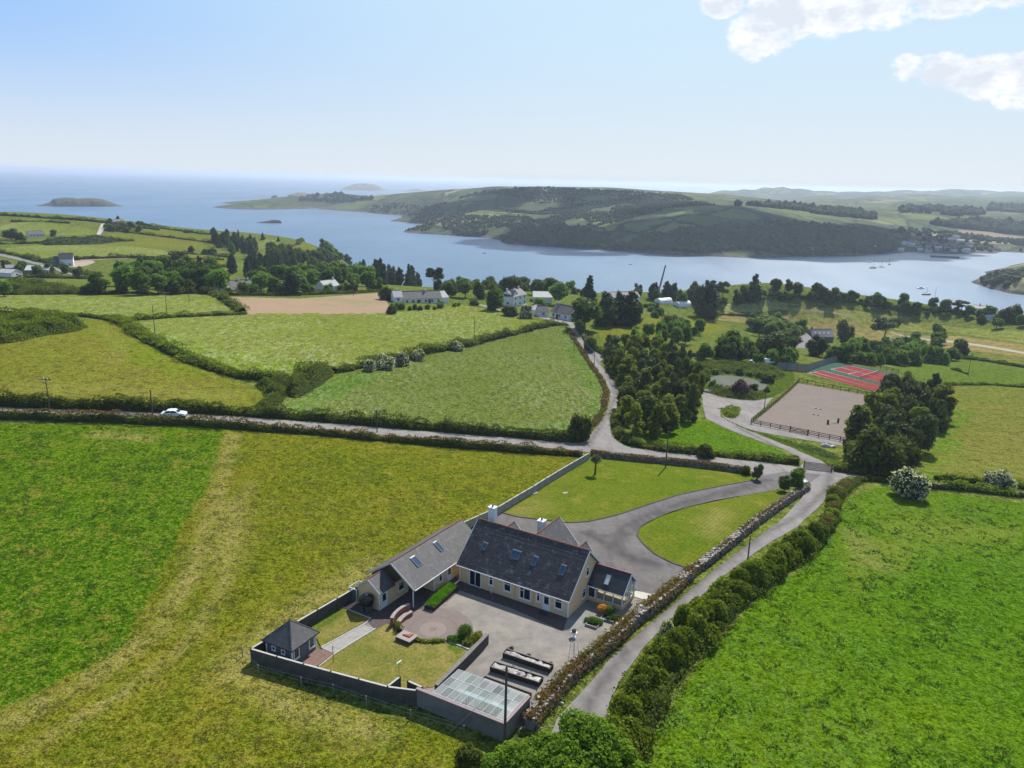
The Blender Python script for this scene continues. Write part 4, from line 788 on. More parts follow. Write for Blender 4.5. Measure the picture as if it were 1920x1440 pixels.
# rear wings and porch gable behind the main ridge
def wing(x0, x1, y1, ev, rz, nm='rear_wing'):
    xc = (x0 + x1) / 2; m = MB(); y0 = Wd - 1.5
    m.add([(x, y, z) for y in (y0, y1) for x, z in ((x0, 0), (x1, 0), (x1, ev + .1), (xc, rz - .2), (x0, ev + .1))], [(4, 3, 2, 1, 0), (5, 6, 7, 8, 9), (1, 2, 7, 6), (4, 0, 5, 9), (0, 1, 6, 5)])
    wl_ = m.build(nm, M_WALL, house); yb = RY + (RZ - rz) / k + .02
    for xe in (x0 - .3, x1 + .3): slope(house, 'roof', yb, y1 + .25, xe, ev, xc + (.002 if xe > xc else 0), rz, M_SLATE2, axis='y')
    MB().beam((xc, yb, rz + .03), (xc, y1 + .25, rz + .03), .16, .1).build('ridge_tiles', M_RIDGE, house)
    verge(house, y1 + .27, x0 - .3, xc, x1 + .3, ev, rz, axis='y')
wing(4.5, 9.9, 13.0, 2.6, 5.85); wing(11.3, 13.7, 10.6, 2.6, 4.7); wing(-.2, 2.6, 11.2, 2.4, 4.3)
def chimney(parent, x, y, z0, z1, w=.7, d=.7, mat=M_WHITEW):
    c = MB().box(x - w / 2, x + w / 2, y - d / 2, y + d / 2, z0, z1).box(x - w / 2 - .06, x + w / 2 + .06, y - d / 2 - .06, y + d / 2 + .06, z1 - .12, z1 + .001).build('chimney', mat, parent)
    MB().lathe([(.13, 0), (.11, .35), (.13, .37)], 10, (x, y, z1)).build('chimney_pot', M_RIDGE, c); return c
p = on_plane(924, 950, (0, 6.6, 0), (0, -1, 0)); chimney(house, p.x, 6.6, 3.0, p.z, .95, .8)
p = on_plane(1016, 975, (0, 10.4, 0), (0, -1, 0)); chimney(house, p.x, 10.4, 2.5, p.z, .9, .9)
# glazed garden room on the gable end
GX0, GX1, GY0, GY1, GE, GR = Lh + .02, 20.35, 5.1, 8.95, 2.2, 4.15; GC = (GY0 + GY1) / 2
sun_room = bpy.data.objects.new('sun_room', None); COL.objects.link(sun_room); sun_room.parent = house
MB().box(GX0, GX1, GY0, GY0 + .2, 0, .55).box(GX1 - .2, GX1, GY0 + .2, GY1, 0, .55).box(GX0, GX1 - .2, GY1 - .2, GY1, 0, .55).box(GX0, GX1 - .2, GY0 + .2, GY1 - .2, .0, .14).build('dwarf_wall', M_WALL, sun_room)
m = MB(); bars = [GX0 + .05, GX0 + .95, GX0 + 1.1, 17.9, 19.1, GX1 - .07]
for a in bars: m.box(a - .05, a + .05, GY0 + .03, GY0 + .14, .552, GE); m.box(a - .05, a + .05, GY1 - .14, GY1 - .03, .552, GE)
for y_ in (GY0 + .09, GY0 + 1.3, GC, GY1 - 1.3, GY1 - .09): zt = GE + (GR - GE) * (1 - abs(y_ - GC) / (GC - GY0)) - .2; m.box(GX1 - .14, GX1 - .03, y_ - .05, y_ + .05, .552, max(GE - .12, zt))
for y_ in (GY0 + .03, GY1 - .14): m.box(GX0 + .1, GX1 - .14, y_, y_ + .11, GE - .12, GE); m.box(GX0 + .1, GX1 - .14, y_, y_ + .11, .553, .62)
m.box(GX1 - .135, GX1 - .035, GY0 + .14, GY1 - .14, GE - .1, GE - .01); m.box(GX1 - .135, GX1 - .035, GY0 + .14, GY1 - .14, .553, .62)
m.build('white_frame', M_WHITE, sun_room)
def quad_pane(pts, parent=sun_room, mat=None, t=.012): MB().poly3(pts, t).build('pane', mat or M_CLEAR, parent)
for a, b in zip(bars[2:-1], bars[3:]): quad_pane([(a + .05, GY0 + .085, .62), (b - .05, GY0 + .085, .62), (b - .05, GY0 + .085, GE - .12), (a + .05, GY0 + .085, GE - .12)])
quad_pane([(bars[0] + .06, GY0 + .06, .15), (bars[1] - .05, GY0 + .06, .15), (bars[1] - .05, GY0 + .06, GE - .12), (bars[0] + .06, GY0 + .06, GE - .12)], mat=M_GLASS)
ys = [GY0 + .09, GY0 + 1.3, GC, GY1 - 1.3, GY1 - .09]
for a, b in zip(ys[:-1], ys[1:]):
    quad_pane([(GX1 - .085, a + .05, .62), (GX1 - .085, b - .05, .62), (GX1 - .085, b - .05, GE - .1), (GX1 - .085, a + .05, GE - .1)])
    za, zb = [GE + (GR - GE) * (1 - abs(y_ - GC) / (GC - GY0)) - .15 for y_ in (a, b)]; quad_pane([(GX1 - .085, a + .05, GE), (GX1 - .085, b - .05, GE), (GX1 - .085, b - .05, max(GE + .02, zb)), (GX1 - .085, a + .05, max(GE + .02, za))])
slope(sun_room, 'roof', GX0 - .02, GX1 + .2, GY0 - .25, GE - .03, GC, GR, M_SLATE3); slope(sun_room, 'roof', GX0 - .02, GX1 + .2, GY1 + .25, GE - .03, GC + .002, GR, M_SLATE3)
MB().beam((GX0, GC, GR + .03), (GX1 + .2, GC, GR + .03), .16, .1).build('ridge_tiles', plain('red_ridge', (.25, .06, .055), (.18, .045, .04), 3, .7), sun_room)
verge(sun_room, GX1 + .22, GY0 - .25, GC, GY1 + .25, GE - .03, GR); MB().beam((GX0, GY0 - .3, GE - .1), (GX1 + .22, GY0 - .3, GE - .1), .1, .1).build('gutter', M_WHITE, sun_room)
u_ = Vector((0, GC - GY0 + .25, GR - GE + .03)).normalized(); p = on_plane(*Z3(848, 572), (0, GC, GR), (0, -u_.z, u_.y)); rooflight(sun_room, p, .55, 1.2, u_.y, u_.z, bright=True)

# long outbuilding on the left, roof carried forward over an open porch
shed = thing('outbuilding', 'long low peach outbuilding with grey slate roof, open porch and two roof windows', 'outbuilding', HO, HA)
OX0, OX1, OY0, OY1 = -7.7, -1.1, -3.9, 6.3; OE, OR, OC = 2.45, 5.0, -4.35; OF = -8.3
m = MB(); m.add([(x, y, z) for y in (OY0, OY1) for x, z in ((OX0, 0), (OX1, 0), (OX1, OE + .1), (OC, OR - .2), (OX0, OE + .1))], [(4, 3, 2, 1, 0), (5, 6, 7, 8, 9), (1, 2, 7, 6), (4, 0, 5, 9), (0, 1, 6, 5)]); m.build('wall', M_WALL, shed)
MB().box(OX0, OX0 + .2, OF + .3, OY0, 0, OE).build('back_wall', M_WALL, shed)
for xe in (OX1 + .45, OX0 - .45): slope(shed, 'roof', OF - .05, OY1 + .25, xe, OE, OC + (.002 if xe < OC else 0), OR, M_SLATE2, axis='y')
MB().beam((OC, OF - .05, OR + .03), (OC, OY1 + .25, OR + .03), .18, .1).build('ridge_tiles', M_RIDGE, shed); verge(shed, OF - .08, OX1 + .45, OC, OX0 - .45, OE, OR, axis='y', mat=plain('pale_bargeboard', (.55, .55, .52), (.45, .45, .43), 2, .6))
MB().beam((OX1 + .52, OF, OE - .06), (OX1 + .52, OY1 + .2, OE - .06), .1).build('gutter', M_WHITE, shed)
MB().box(OX1 + .1, OX1 + .2, OF + .02, OF + .12, .08, OE - .05).build('porch_post', M_WHITE, shed)
MB().box(OX1 - .1, OX1 + .03, OY0 - .03, OY0 + .1, .1, OE).build('quoin', M_WHITE, shed)
os_ = Vector((-(OR - OE), 0, 0)); u_ = Vector((OC - OX1 - .45, 0, OR - OE)).normalized(); on_ = (u_.z, 0, -u_.x)
for (a, b), w_, l_ in (((918, 612), .75, 1.25), ((1193, 428), .55, 1.3)):
    p = on_plane(*Z6(a, b), (OC, 0, OR), on_); rooflight(shed, p, w_, l_, u_.x, u_.z, axis='y')
yy = on_plane(*Z6(1218, 790), (OX1, 0, 0), (1, 0, 0)); window(shed, 'y', yy.y, .85, 1.95, .6, OX1, 1, trans=.72); yy = on_plane(*Z6(1325, 750), (OX1, 0, 0), (1, 0, 0)); door(shed, 'y', yy.y, .85, 2.0, OX1, 1)
store = thing('lean_to_store', 'small peach store with grey slate roof and white half glazed door beside the oil tank', 'shed', HO, HA)
SX0, SX1, SY0, SY1, SE, SR = -7.1, -3.8, -11.05, -5.6, 2.3, 3.7; SC = -5.5
m = MB(); m.add([(x, y, z) for y in (SY0, SY1) for x, z in ((SX0, 0), (SX1, 0), (SX1, SE + .1), (SC, SR - .2), (SX0, SE + .1))], [(4, 3, 2, 1, 0), (5, 6, 7, 8, 9), (1, 2, 7, 6), (4, 0, 5, 9), (0, 1, 6, 5)]); m.build('wall', M_WALL, store)
for xe in (SX1 + .2, SX0 - .2): slope(store, 'roof', SY0 - .12, OF + .02, xe, SE, SC + (.002 if xe < SC else 0), SR, M_SLATE2, axis='y')
MB().beam((SC, SY0 - .12, SR + .03), (SC, OF, SR + .03), .15, .09).build('ridge_tiles', M_RIDGE, store); verge(store, SY0 - .15, SX1 + .2, SC, SX0 - .2, SE, SR, axis='y', mat=MATS['pale_bargeboard'])
d_ = on_plane(*Z6(525, 1080), (SX1, 0, 0), (1, 0, 0)); door(store, 'y', d_.y, .95, 2.0, SX1, 1); MB().box(SX1 - .1, SX1 + .04, SY0 - .03, SY0 + .09, .1, SE).build('quoin', M_WHITE, store)
w_ = on_plane(*Z6(735, 960), (SX1, 0, 0), (1, 0, 0)); window(store, 'y', min(w_.y, SY1 - 1), .95, 1.9, 1.0, SX1, 1, trans=.7)
p = on_plane(*Z6(310, 1080), (0, SY0 - .9, 1.6), (0, -1, 0)); q = hl(p.x, p.y, 0)
tank = thing('oil_tank', 'round black plastic oil tank on a dark block stand', 'tank', q, HA)
MB().lathe([(.2, .95), (.75, 1.0), (.86, 1.15), (.88, 1.75), (.8, 1.98), (.5, 2.12), (.18, 2.16)], 20).build('tank_shell', M_BLACK, tank, smooth=True); MB().lathe([(.16, 2.15), (.16, 2.26), (.05, 2.28)], 12).build('filler_cap', M_METAL, tank)
MB().box(-.5, -.15, -.45, .45, .06, .96).box(.15, .5, -.45, .45, .06, .96).build('block_stand', M_CONCD, tank)
# fence gate / water butt by the store corner: white framed glass cold frame
p = on_plane(*Z6(240, 1000), (SX0 - .8, 0, 0), (1, 0, 0)); q = hl(SX0 - .6, SY0 + .6, 0)
cf = thing('plant_frame', 'small white framed glazed plant shelter behind the store gable', 'cold frame', q, HA)
m = MB()
for x in (-.6, .6):
    for y in (-.9, .0, .9): m.box(x - .04, x + .04, y - .04, y + .04, .02, 1.9)
for y in (-.9, .9): m.box(-.56, .56, y - .03, y + .03, 1.82, 1.9)
for x in (-.6, .6): m.box(x - .03, x + .03, -.86, .86, 1.9, 1.97)
m.build('frame', M_WHITE, cf); MB().poly3([(-.6, -.9, .1), (.6, -.9, .1), (.6, -.9, 1.8), (-.6, -.9, 1.8)], .01).build('pane', M_CLEAR, cf); MB().poly3([(.6, -.86, .1), (.6, .86, .1), (.6, .86, 1.8), (.6, -.86, 1.8)], .01).build('pane', M_CLEAR, cf)

# summer house in the corner
sc_ = Vector((-23.1, 73.3, 0)); e1 = Vector((-25.84, 72.35, 0)); e2 = Vector((-22.2, 70.45, 0)); e3 = Vector((-20.32, 74.2, 0))
SA = math.atan2((e2 - e1).y, (e2 - e1).x); sh = thing('summer_house', 'square grey timber summer house with pyramid slate roof in the garden corner', 'summer house', ((e1 + e3) / 2), SA)
hs = 1.78; E_ = 2.12; m = MB(); m.box(-hs, hs, -hs, hs, .1, E_)
m.build('wall', M_GREYW, sh)
bd = MB()
for i in range(20):
    x = -hs + .09 + i * .181
    for y in (-hs - .012, hs + .012): bd.box(x - .08, x + .075, y - .012, y + .012, .12, E_ - .02)
    if not -.6 < x < .6: bd.box(hs - 0, hs + .024, x - .08, x + .075, .12, E_ - .02)
bd.build('cladding', M_GREYW, sh, kind='stuff')
for x in (-hs, hs):
    for y in (-hs, hs): MB().box(x - .07, x + .07, y - .07, y + .07, .1, E_ - .02).build('corner_board', M_WHITE, sh)
er = 2.13; ap = (0, 0, 4.05); cs = [(-er, -er, E_), (er, -er, E_), (er, er, E_), (-er, er, E_)]
for i in range(4):
    r = MB().poly3([cs[i], cs[(i + 1) % 4], ap], .07).build('roof', M_SLATE2, sh); uv_planar(r.data, (lambda c: c[:, 0]) if i % 2 == 0 else (lambda c: c[:, 1]), lambda c: c[:, 2] * 1.5)
MB().beam(cs[0], ap, .1, .05).beam(cs[1], ap, .1, .05).beam(cs[2], ap, .1, .05).beam(cs[3], ap, .1, .05).build('hip_tiles', M_SLATE2, sh)
m = MB()
for i in range(4): m.beam((cs[i][0], cs[i][1], E_ - .08), (cs[(i + 1) % 4][0], cs[(i + 1) % 4][1], E_ - .08), .04, .12)
m.build('fascia', M_DARKW, sh)
window(sh, 'x', -.75, 1.2, 1.62, .42, -hs - .03, -1, surround=.07); window(sh, 'x', .6, 1.2, 1.62, .42, -hs - .03, -1, surround=.07)
window(sh, 'y', -1.15, .7, 1.85, .72, hs + .03, 1, surround=.07); window(sh, 'y', 1.15, .7, 1.85, .72, hs + .03, 1, surround=.07)
door(sh, 'y', 0, .95, 1.85, hs, 1, glass=None, z0=.12, mat=M_GREYW)
# deck boards in front of it
p0, p1, p2 = [cast(*q) for q in ((594, 1217), (626, 1228), (598, 1250))]; a = (p1 - p0); b = (p2 - p1); dk = thing('timber_deck', 'low brown timber deck before the summer house door', 'deck', p0 + Vector((0, 0, 0)), math.atan2(b.y, b.x)); Lb = b.length * 1.25; wa = a.length; nb = 14
sgn = 1 if (Matrix.Rotation(-math.atan2(b.y, b.x), 3, 'Z') @ a).y > 0 else -1
for i in range(nb):
    y0 = sgn * wa * i / nb; y1 = sgn * wa * (i + .93) / nb; MB().box(0, Lb, min(y0, y1), max(y0, y1), .12, .2 + random.uniform(-.006, .006)).build('plank', M_DECK, dk)
kk = MB().box(0.05, Lb - .05, min(0, sgn * wa) + .05, max(0, sgn * wa) - .05, .02, .12).build('joist_frame', M_DARKW, dk)

# ------------------------------------------------------------ walls of concrete panels
def P_at(px, py, h): return cast(px, py, h)
def panel_wall(name, label, tops, h, mat, pitch=3.0, cope=True, post=.16, group=None, face=None):
    """post and panel wall whose top edge passes through the given pixels"""
    P = [P_at(x, y, h) for x, y in tops]; P = [Vector((p.x, p.y, 0)) for p in P]; c = P[0]
    t = thing(name, label, 'wall', (c.x, c.y, gz(c.x, c.y)), 0, group); B = t.location; pm = None; posts = []
    for a, b in zip(P[:-1], P[1:]):
        L = (b - a).length; n = max(1, round(L / pitch)); d = (b - a) / n; ang = math.atan2(d.y, d.x)
        for i in range(n):
            q = a + d * i; z0 = gz(q.x, q.y) - B.z; e = q + d; z1 = gz(e.x, e.y) - B.z; w = d.length
            m = MB(); dl = math.degrees(0)
            # two stacked slabs per bay, upper one slightly proud
            for (h0, h1, th) in ((0, h * .49, .035), (h * .5, h, .042)):
                m.add([(post / 2, -th, z0 - .2 + h0 if h0 == 0 else z0 + h0), (w - post / 2, -th, (z1 - .2 if h0 == 0 else z1 + h0)), (w - post / 2, th, (z1 - .2 if h0 == 0 else z1 + h0)), (post / 2, th, (z0 - .2 if h0 == 0 else z0 + h0)), (post / 2, -th, z0 + h1), (w - post / 2, -th, z1 + h1), (w - post / 2, th, z1 + h1), (post / 2, th, z0 + h1)],
                      [(0, 3, 2, 1), (4, 5, 6, 7), (0, 1, 5, 4), (1, 2, 6, 5), (2, 3, 7, 6), (3, 0, 4, 7)])
            o = m.build('panel', mat, t); o.location = (q.x - B.x, q.y - B.y, random.uniform(-.015, .015)); o.rotation_euler = (0, 0, ang + random.uniform(-.004, .004))
            if cope:
                cp_ = MB().beam((post / 2, 0, z0 + h + .03), (w - post / 2, 0, z1 + h + .03), .2, .06).build('coping', M_COPE, t); cp_.location = (q.x - B.x, q.y - B.y, 0); cp_.rotation_euler = (0, 0, ang)
            posts.append((q, ang))
        posts.append((b, ang))
    for q, ang in posts:
        z = gz(q.x, q.y) - B.z; o = MB().box(-post / 2, post / 2, -post / 2, post / 2, z - .2, z + h + .1).build('post', mat, t); o.location = (q.x - B.x, q.y - B.y, 0); o.rotation_euler = (0, 0, ang)
    return t
panel_wall('panel_wall', 'dark weathered concrete panel wall with pale coping along the front of the garden', [(471, 1217), (727, 1288), (781, 1295)], 1.7, M_CONCD)
panel_wall('panel_wall', 'grey concrete panel wall with stepped coping from summer house to store', [(471.5, 1216), (667, 1102), (684, 1093)], 1.55, M_CONCD, 3.4)
panel_wall('panel_wall', 'long pale concrete panel fence between the field and the front lawn', [(862, 983), (934, 951), (1000, 912), (1104, 850)], 1.35, plain('pale_panel', (.3, .3, .27), (.22, .22, .2), .8, .85, dirt=(.15, .15, .13)), 2.4)
a = P_at(*Z7(325, 1240), 1.3); panel_wall('screen_wall', 'short dark concrete screen wall standing out into the back lawn', [Z7(165, 1365), Z7(325, 1240)], 1.45, M_CONCD, 1.6)
panel_wall('screen_wall', 'short dark concrete screen wall beside the glasshouse corner', [Z7(425, 1290), Z7(600, 1370)], 1.4, M_CONCD, 2.0)
def solid_wall(name, label, tops, h, th, mat, cope=None, cat='wall', cw=.1, base_off=-.2):
    P = [P_at(x, y, h) for x, y in tops]; c = P[0]; B = Vector((c.x, c.y, gz(c.x, c.y))); t = thing(name, label, cat, B)
    m = MB(); k_ = MB()
    for a, b in zip(P[:-1], P[1:]):
        a = Vector((a.x, a.y, 0)) - Vector((B.x, B.y, 0)); b = Vector((b.x, b.y, 0)) - Vector((B.x, B.y, 0)); d = (b - a).normalized(); n = Vector((-d.y, d.x, 0)) * th / 2
        m.prism([(a - n)[:2], (b - n)[:2], (b + n)[:2], (a + n)[:2]], base_off, h); k_.beam((*a[:2], h + .04), (*b[:2], h + .04), th + cw, .08)
    m.build('wall', mat, t); 
    if cope: k_.build('coping', cope, t)
    return t
solid_wall('garden_wall', 'dark rendered garden wall with rough stone top beside the raised beds', [Z7(1400, 712), Z7(1120, 1000), Z7(770, 1345)], 1.3, .35, M_CONCD, plain('rough_coping', (.22, .2, .18), (.14, .13, .12), 3, .9, bd=.03))

# glasshouse: sunk behind rendered walls with a mauve coping, low glass roof
g0, g1, g2 = Vector((-8.6, 65.15, 0)), Vector((.11, 60.4, 0)), Vector((2.5, 64.4, 0)); GA = math.atan2((g1 - g0).y, (g1 - g0).x); gh = thing('glasshouse', 'low glasshouse with a flat glass roof inside grey rendered walls', 'glasshouse', g0, GA)
gi = Matrix.Rotation(-GA, 3, 'Z'); q1 = gi @ (g1 - g0); q2 = gi @ (g2 - g0); m = MB(); k_ = MB(); th = .22; GH = 1.9; M_MAUVE = plain('mauve_coping', (.3, .23, .23), (.24, .19, .19), 2, .8)
M_RENG = plain('grey_render', (.2, .19, .175), (.15, .145, .135), .8, .9, dirt=(.11, .11, .1))
m.box(0, q1.x, 0, th, -.3, GH); m.prism([(q1.x - th, th), (q1.x, th), (q2.x, q2.y), (q2.x - th, q2.y)], -.3, GH); m.build('wall', M_RENG, gh)
k_.box(-.03, q1.x + .06, -.06, th + .06, GH + .002, GH + .07); k_.prism([(q1.x - th - .06, th + .06), (q1.x + .06, th + .06), (q2.x + .06, q2.y), (q2.x - th - .06, q2.y)], GH + .002, GH + .07); k_.build('coping', M_MAUVE, gh)
wv = [gi @ (Vector(v) - g0) for v in ((-6.84, 64.75, 0), (-4.72, 68.06, 0), (2.2, 64.63, 0), (.18, 61.24, 0))]
x0 = wv[0].x; y0 = th + .08; y1 = (wv[1].y + wv[2].y) / 2; x1 = q1.x - th - .08; zf, zb = GH - .05, GH + .0; nr, nc = 3, 10
m = MB(); fr = lambda a, b: (x0 + (x1 - x0) * a + (wv[1].x - wv[0].x) * b * .75, y0 + (y1 - y0) * b, zf + (zb - zf) * b + .12)
for i in range(nc + 1): m.beam(fr(i / nc, 0), fr(i / nc, 1), .035, .04)
for j in range(nr + 1): m.beam(fr(0, j / nr), fr(1, j / nr), .05, .05)
m.build('glazing_bar', M_WHITE if 0 else plain('pale_glazing_bar', (.5, .53, .52), (.42, .45, .44), 2, .6), gh)
PG_ = [glass_mat('roof_pane_%s' % 'abc'[i], tint=(.82, .9, .9), alpha=a, base=(.36, .35, .34), rough=.4) for i, a in enumerate((.84, .76, .66))]
for i in range(nc):
    for j in range(nr):
        a = [fr((i + .02) / nc, (j + .02) / nr), fr((i + .98) / nc, (j + .02) / nr), fr((i + .98) / nc, (j + .98) / nr), fr((i + .02) / nc, (j + .98) / nr)]
        MB().poly3(a, .008).build('pane', random.choice(PG_), gh)
# inside: staging tables, truss rods, side sheets of glass
for (b0, b1, z_, mt) in ((.06, .26, .85, M_WHITE), (.58, .72, .95, M_WHITE), (.3, .55, .12, M_CONCD)):
    a = [fr(.12, b0), fr(.97, b0), fr(.97, b1), fr(.12, b1)]; MB().poly3([(v[0], v[1], z_) for v in a], .05).build('staging_table' if z_ > .2 else 'floor_slab', mt, gh)
    if z_ > .2:
        l_ = MB()
        for t_ in np.linspace(.13, .96, 7):
            for bb in (b0 + .02, b1 - .02): v = fr(t_, bb); l_.box(v[0] - .03, v[0] + .03, v[1] - .03, v[1] + .03, .07, z_ - .05)
        l_.build('table_legs', M_GREYW, gh)
m = MB()
for i in range(1, nc): a = fr(i / nc, 0); b = fr(i / nc, .33); m.beam((a[0], a[1], 1.1), (b[0] + .4, b[1], 1.85), .025); m.beam((a[0], a[1], 1.1), (a[0] + .02, a[1], 1.9), .03)
m.build('truss_rods', M_METAL, gh)
a, b = fr(0, 0), fr(0, 1); MB().poly3([(a[0], a[1], .1), (b[0], b[1], .1), (b[0], b[1], GH), (a[0], a[1], GH)], .01).build('side_glass', PG_[0], gh)
a, b = fr(0, 1), fr(1, 1); MB().poly3([(a[0], a[1], .1), (b[0], b[1], .1), (b[0], b[1], GH), (a[0], a[1], GH)], .01).build('side_glass', PG_[0], gh)

# raised beds under plastic
def raised_bed(label, cs, h, fill, covers=3, soft=None, group='raised beds behind the glasshouse'):
    """cs: pixels of the four top corners (front left, front right, back right, back left)"""
    P = [P_at(x, y, h) for x, y in cs]; c = sum(P, Vector()) / 4; B = Vector((c.x, c.y, gz(c.x, c.y))); ang = math.atan2((P[1] - P[0]).y, (P[1] - P[0]).x); t = thing('raised_bed', label, 'raised bed', B, ang, group)
    Ri = Matrix.Rotation(-ang, 3, 'Z'); Q = [Ri @ (p - B) for p in P]; Lx = ((Q[1] - Q[0]).length + (Q[2] - Q[3]).length) / 4; Wy = ((Q[3] - Q[0]).length + (Q[2] - Q[1]).length) / 4
    m = MB()
    for s in (-1, 1): MB().box(-Lx, Lx, *sorted((s * Wy, s * (Wy - .07))), .02, h).build('side_board', M_DARKW, t)
    for s in (-1, 1): MB().box(*sorted((s * Lx - s * .001, s * (Lx - .07))), -Wy + .07, Wy - .07, .02, h - .003).build('end_board', M_DARKW, t)
    cp_ = MB()
    for s in (-1, 1): cp_.box(-Lx - .02, Lx + .02, *sorted((s * (Wy + .02), s * (Wy - .1))), h + .001, h + .04)
    cp_.build('cap_rail', plain('silvered_timber', (.2, .18, .15), (.14, .125, .11), 2, .85), t)
    MB().box(-Lx + .07, Lx - .07, -Wy + .07, Wy - .07, .03, h - .12).build('soil', fill, t)
    if covers:
        n_ = 40; k_ = 9; X = np.linspace(-Lx + .12, Lx - .12, n_); Y = np.linspace(-Wy + .12, Wy - .12, k_); XX, YY = np.meshgrid(X, Y)
        Z = h - .1 + .05 * (1 - (YY / (Wy - .1)) ** 2) + vnoise(XX * 10 + 90, YY * 10 + 90, 4, int(Lx * 100)) * .2 + vnoise(XX * 10 + 90, YY * 10 + 90, 1.6, 77) * .07
        V = np.c_[XX.ravel(), YY.ravel(), Z.ravel()]; i = np.arange((n_ - 1) * (k_ - 1)); q = (i // (n_ - 1)) * n_ + i % (n_ - 1)
        mesh_obj('plastic_sheet', np_mesh('plastic_sheet', V, np.c_[q, q + 1, q + n_ + 1, q + n_], M_PLAST), t)
    return t, Lx, Wy
raised_bed('raised bed under plastic sheet nearest the house, dark board sides', [Z4(968, 262), Z4(1500, 440), Z4(1560, 385), Z4(1020, 225)], .62, M_SOIL, 3)
raised_bed('middle raised bed under billowing plastic between the other two beds', [Z4(830, 420), Z4(1375, 595), Z4(1440, 540), Z4(890, 352)], .62, M_SOIL, 3)
raised_bed('raised bed with pale rubble and plastic behind the glasshouse roof', [Z4(735, 575), Z4(1255, 770), Z4(1305, 712), Z4(770, 520)], .62, plain('rubble_fill', (.45, .36, .29), (.3, .24, .2), 2.5, .9, bd=.05), 0)
# long planter with lush grass
pl, Lx, Wy = raised_bed('long dark brick planter of lush green grass beside the outbuilding porch', [Z7(610, 350), Z7(730, 385), Z7(1062, 128), Z7(940, 95)], .55, M_SOIL, 0, group=None); pl.name = 'brick_planter'; pl['category'] = 'planter'
PLANTER = (pl, Lx, Wy)
# flower bed by the sun room, in two stepped blocks
fb = []
for lb, cs in (('concrete edged flower bed with clumpy green plants nearest the yard', [Z3(565, 1110), Z3(708, 1160), Z3(805, 1055), Z3(665, 1015)]), ('concrete edged flower bed under the orange shrub against the sun room', [Z3(800, 1050), Z3(925, 1085), Z3(965, 1010), Z3(760, 960)])):
    t_, a_, b_ = raised_bed(lb, cs, .28, M_SOIL, 0, group=None); t_.name = 'flower_bed'; t_['category'] = 'flower bed'; fb.append((t_, a_, b_))
    for ch in t_.children:
        if ch.type == 'MESH' and not ch.name.startswith('soil'): ch.data.materials[0] = M_CONC
# curved brick seat and step on the left of the patio
def arc_wall(label, cxy, r, th, a0, a1, h, mat, cap, n=18, name='curved_brick_seat', cat='seat'):
    t = thing(name, label, cat, cxy); m = MB(); k_ = MB()
    for i in range(n):
        A0 = a0 + (a1 - a0) * i / n; A1 = a0 + (a1 - a0) * (i + 1) / n; pt = lambda rr, a: (rr * math.cos(a), rr * math.sin(a))
        m.prism([pt(r, A0), pt(r + th, A0), pt(r + th, A1), pt(r, A1)], .02, h); k_.prism([pt(r - .03, A0), pt(r + th + .03, A0), pt(r + th + .03, A1), pt(r - .03, A1)], h + .001, h + .06)
    m.build('brickwork', mat, t); k_.build('seat_top', cap, t); return t
cc = Vector((c0.x, c0.y, gz(c0.x, c0.y) + .03)); s0 = cast(*Z7(470, 470)); s1 = cast(*Z7(330, 640)); a_0 = math.atan2(s0.y - c0.y, s0.x - c0.x); a_1 = math.atan2(s1.y - c0.y, s1.x - c0.x)
if a_1 < a_0: a_1 += 2 * math.pi
arc_wall('tall curved back wall of the brick seat at the patio edge', cc, 4.6, .35, a_0, a_1, 1.15, M_BRICK, plain('seat_cap', (.33, .28, .25), (.27, .23, .21), 2, .85))
arc_wall('low curved brick bench in front of the curved back wall', cc, 3.85, .5, a_0 + .03, a_1 - .1, .5, M_BRICK, MATS['seat_cap'])
q = cast(*Z7(410, 790)); cb = thing('brick_corner', 'low grey block corner with a red brick quadrant on the lawn edge', 'planter', q, HA); MB().box(-1.0, 1.0, -.75, .75, .02, .5).build('block', M_CONCD, cb); MB().box(-1.03, 1.03, -.78, .78, .502, .56).build('cap', MATS['seat_cap'], cb); MB().prism([(-.5, -.1), (.5, -.1), (.5, .62)], .562, .68).build('brick_quadrant', plain('bright_red_tile', (.34, .1, .07), (.28, .08, .05), 3, .8), cb)
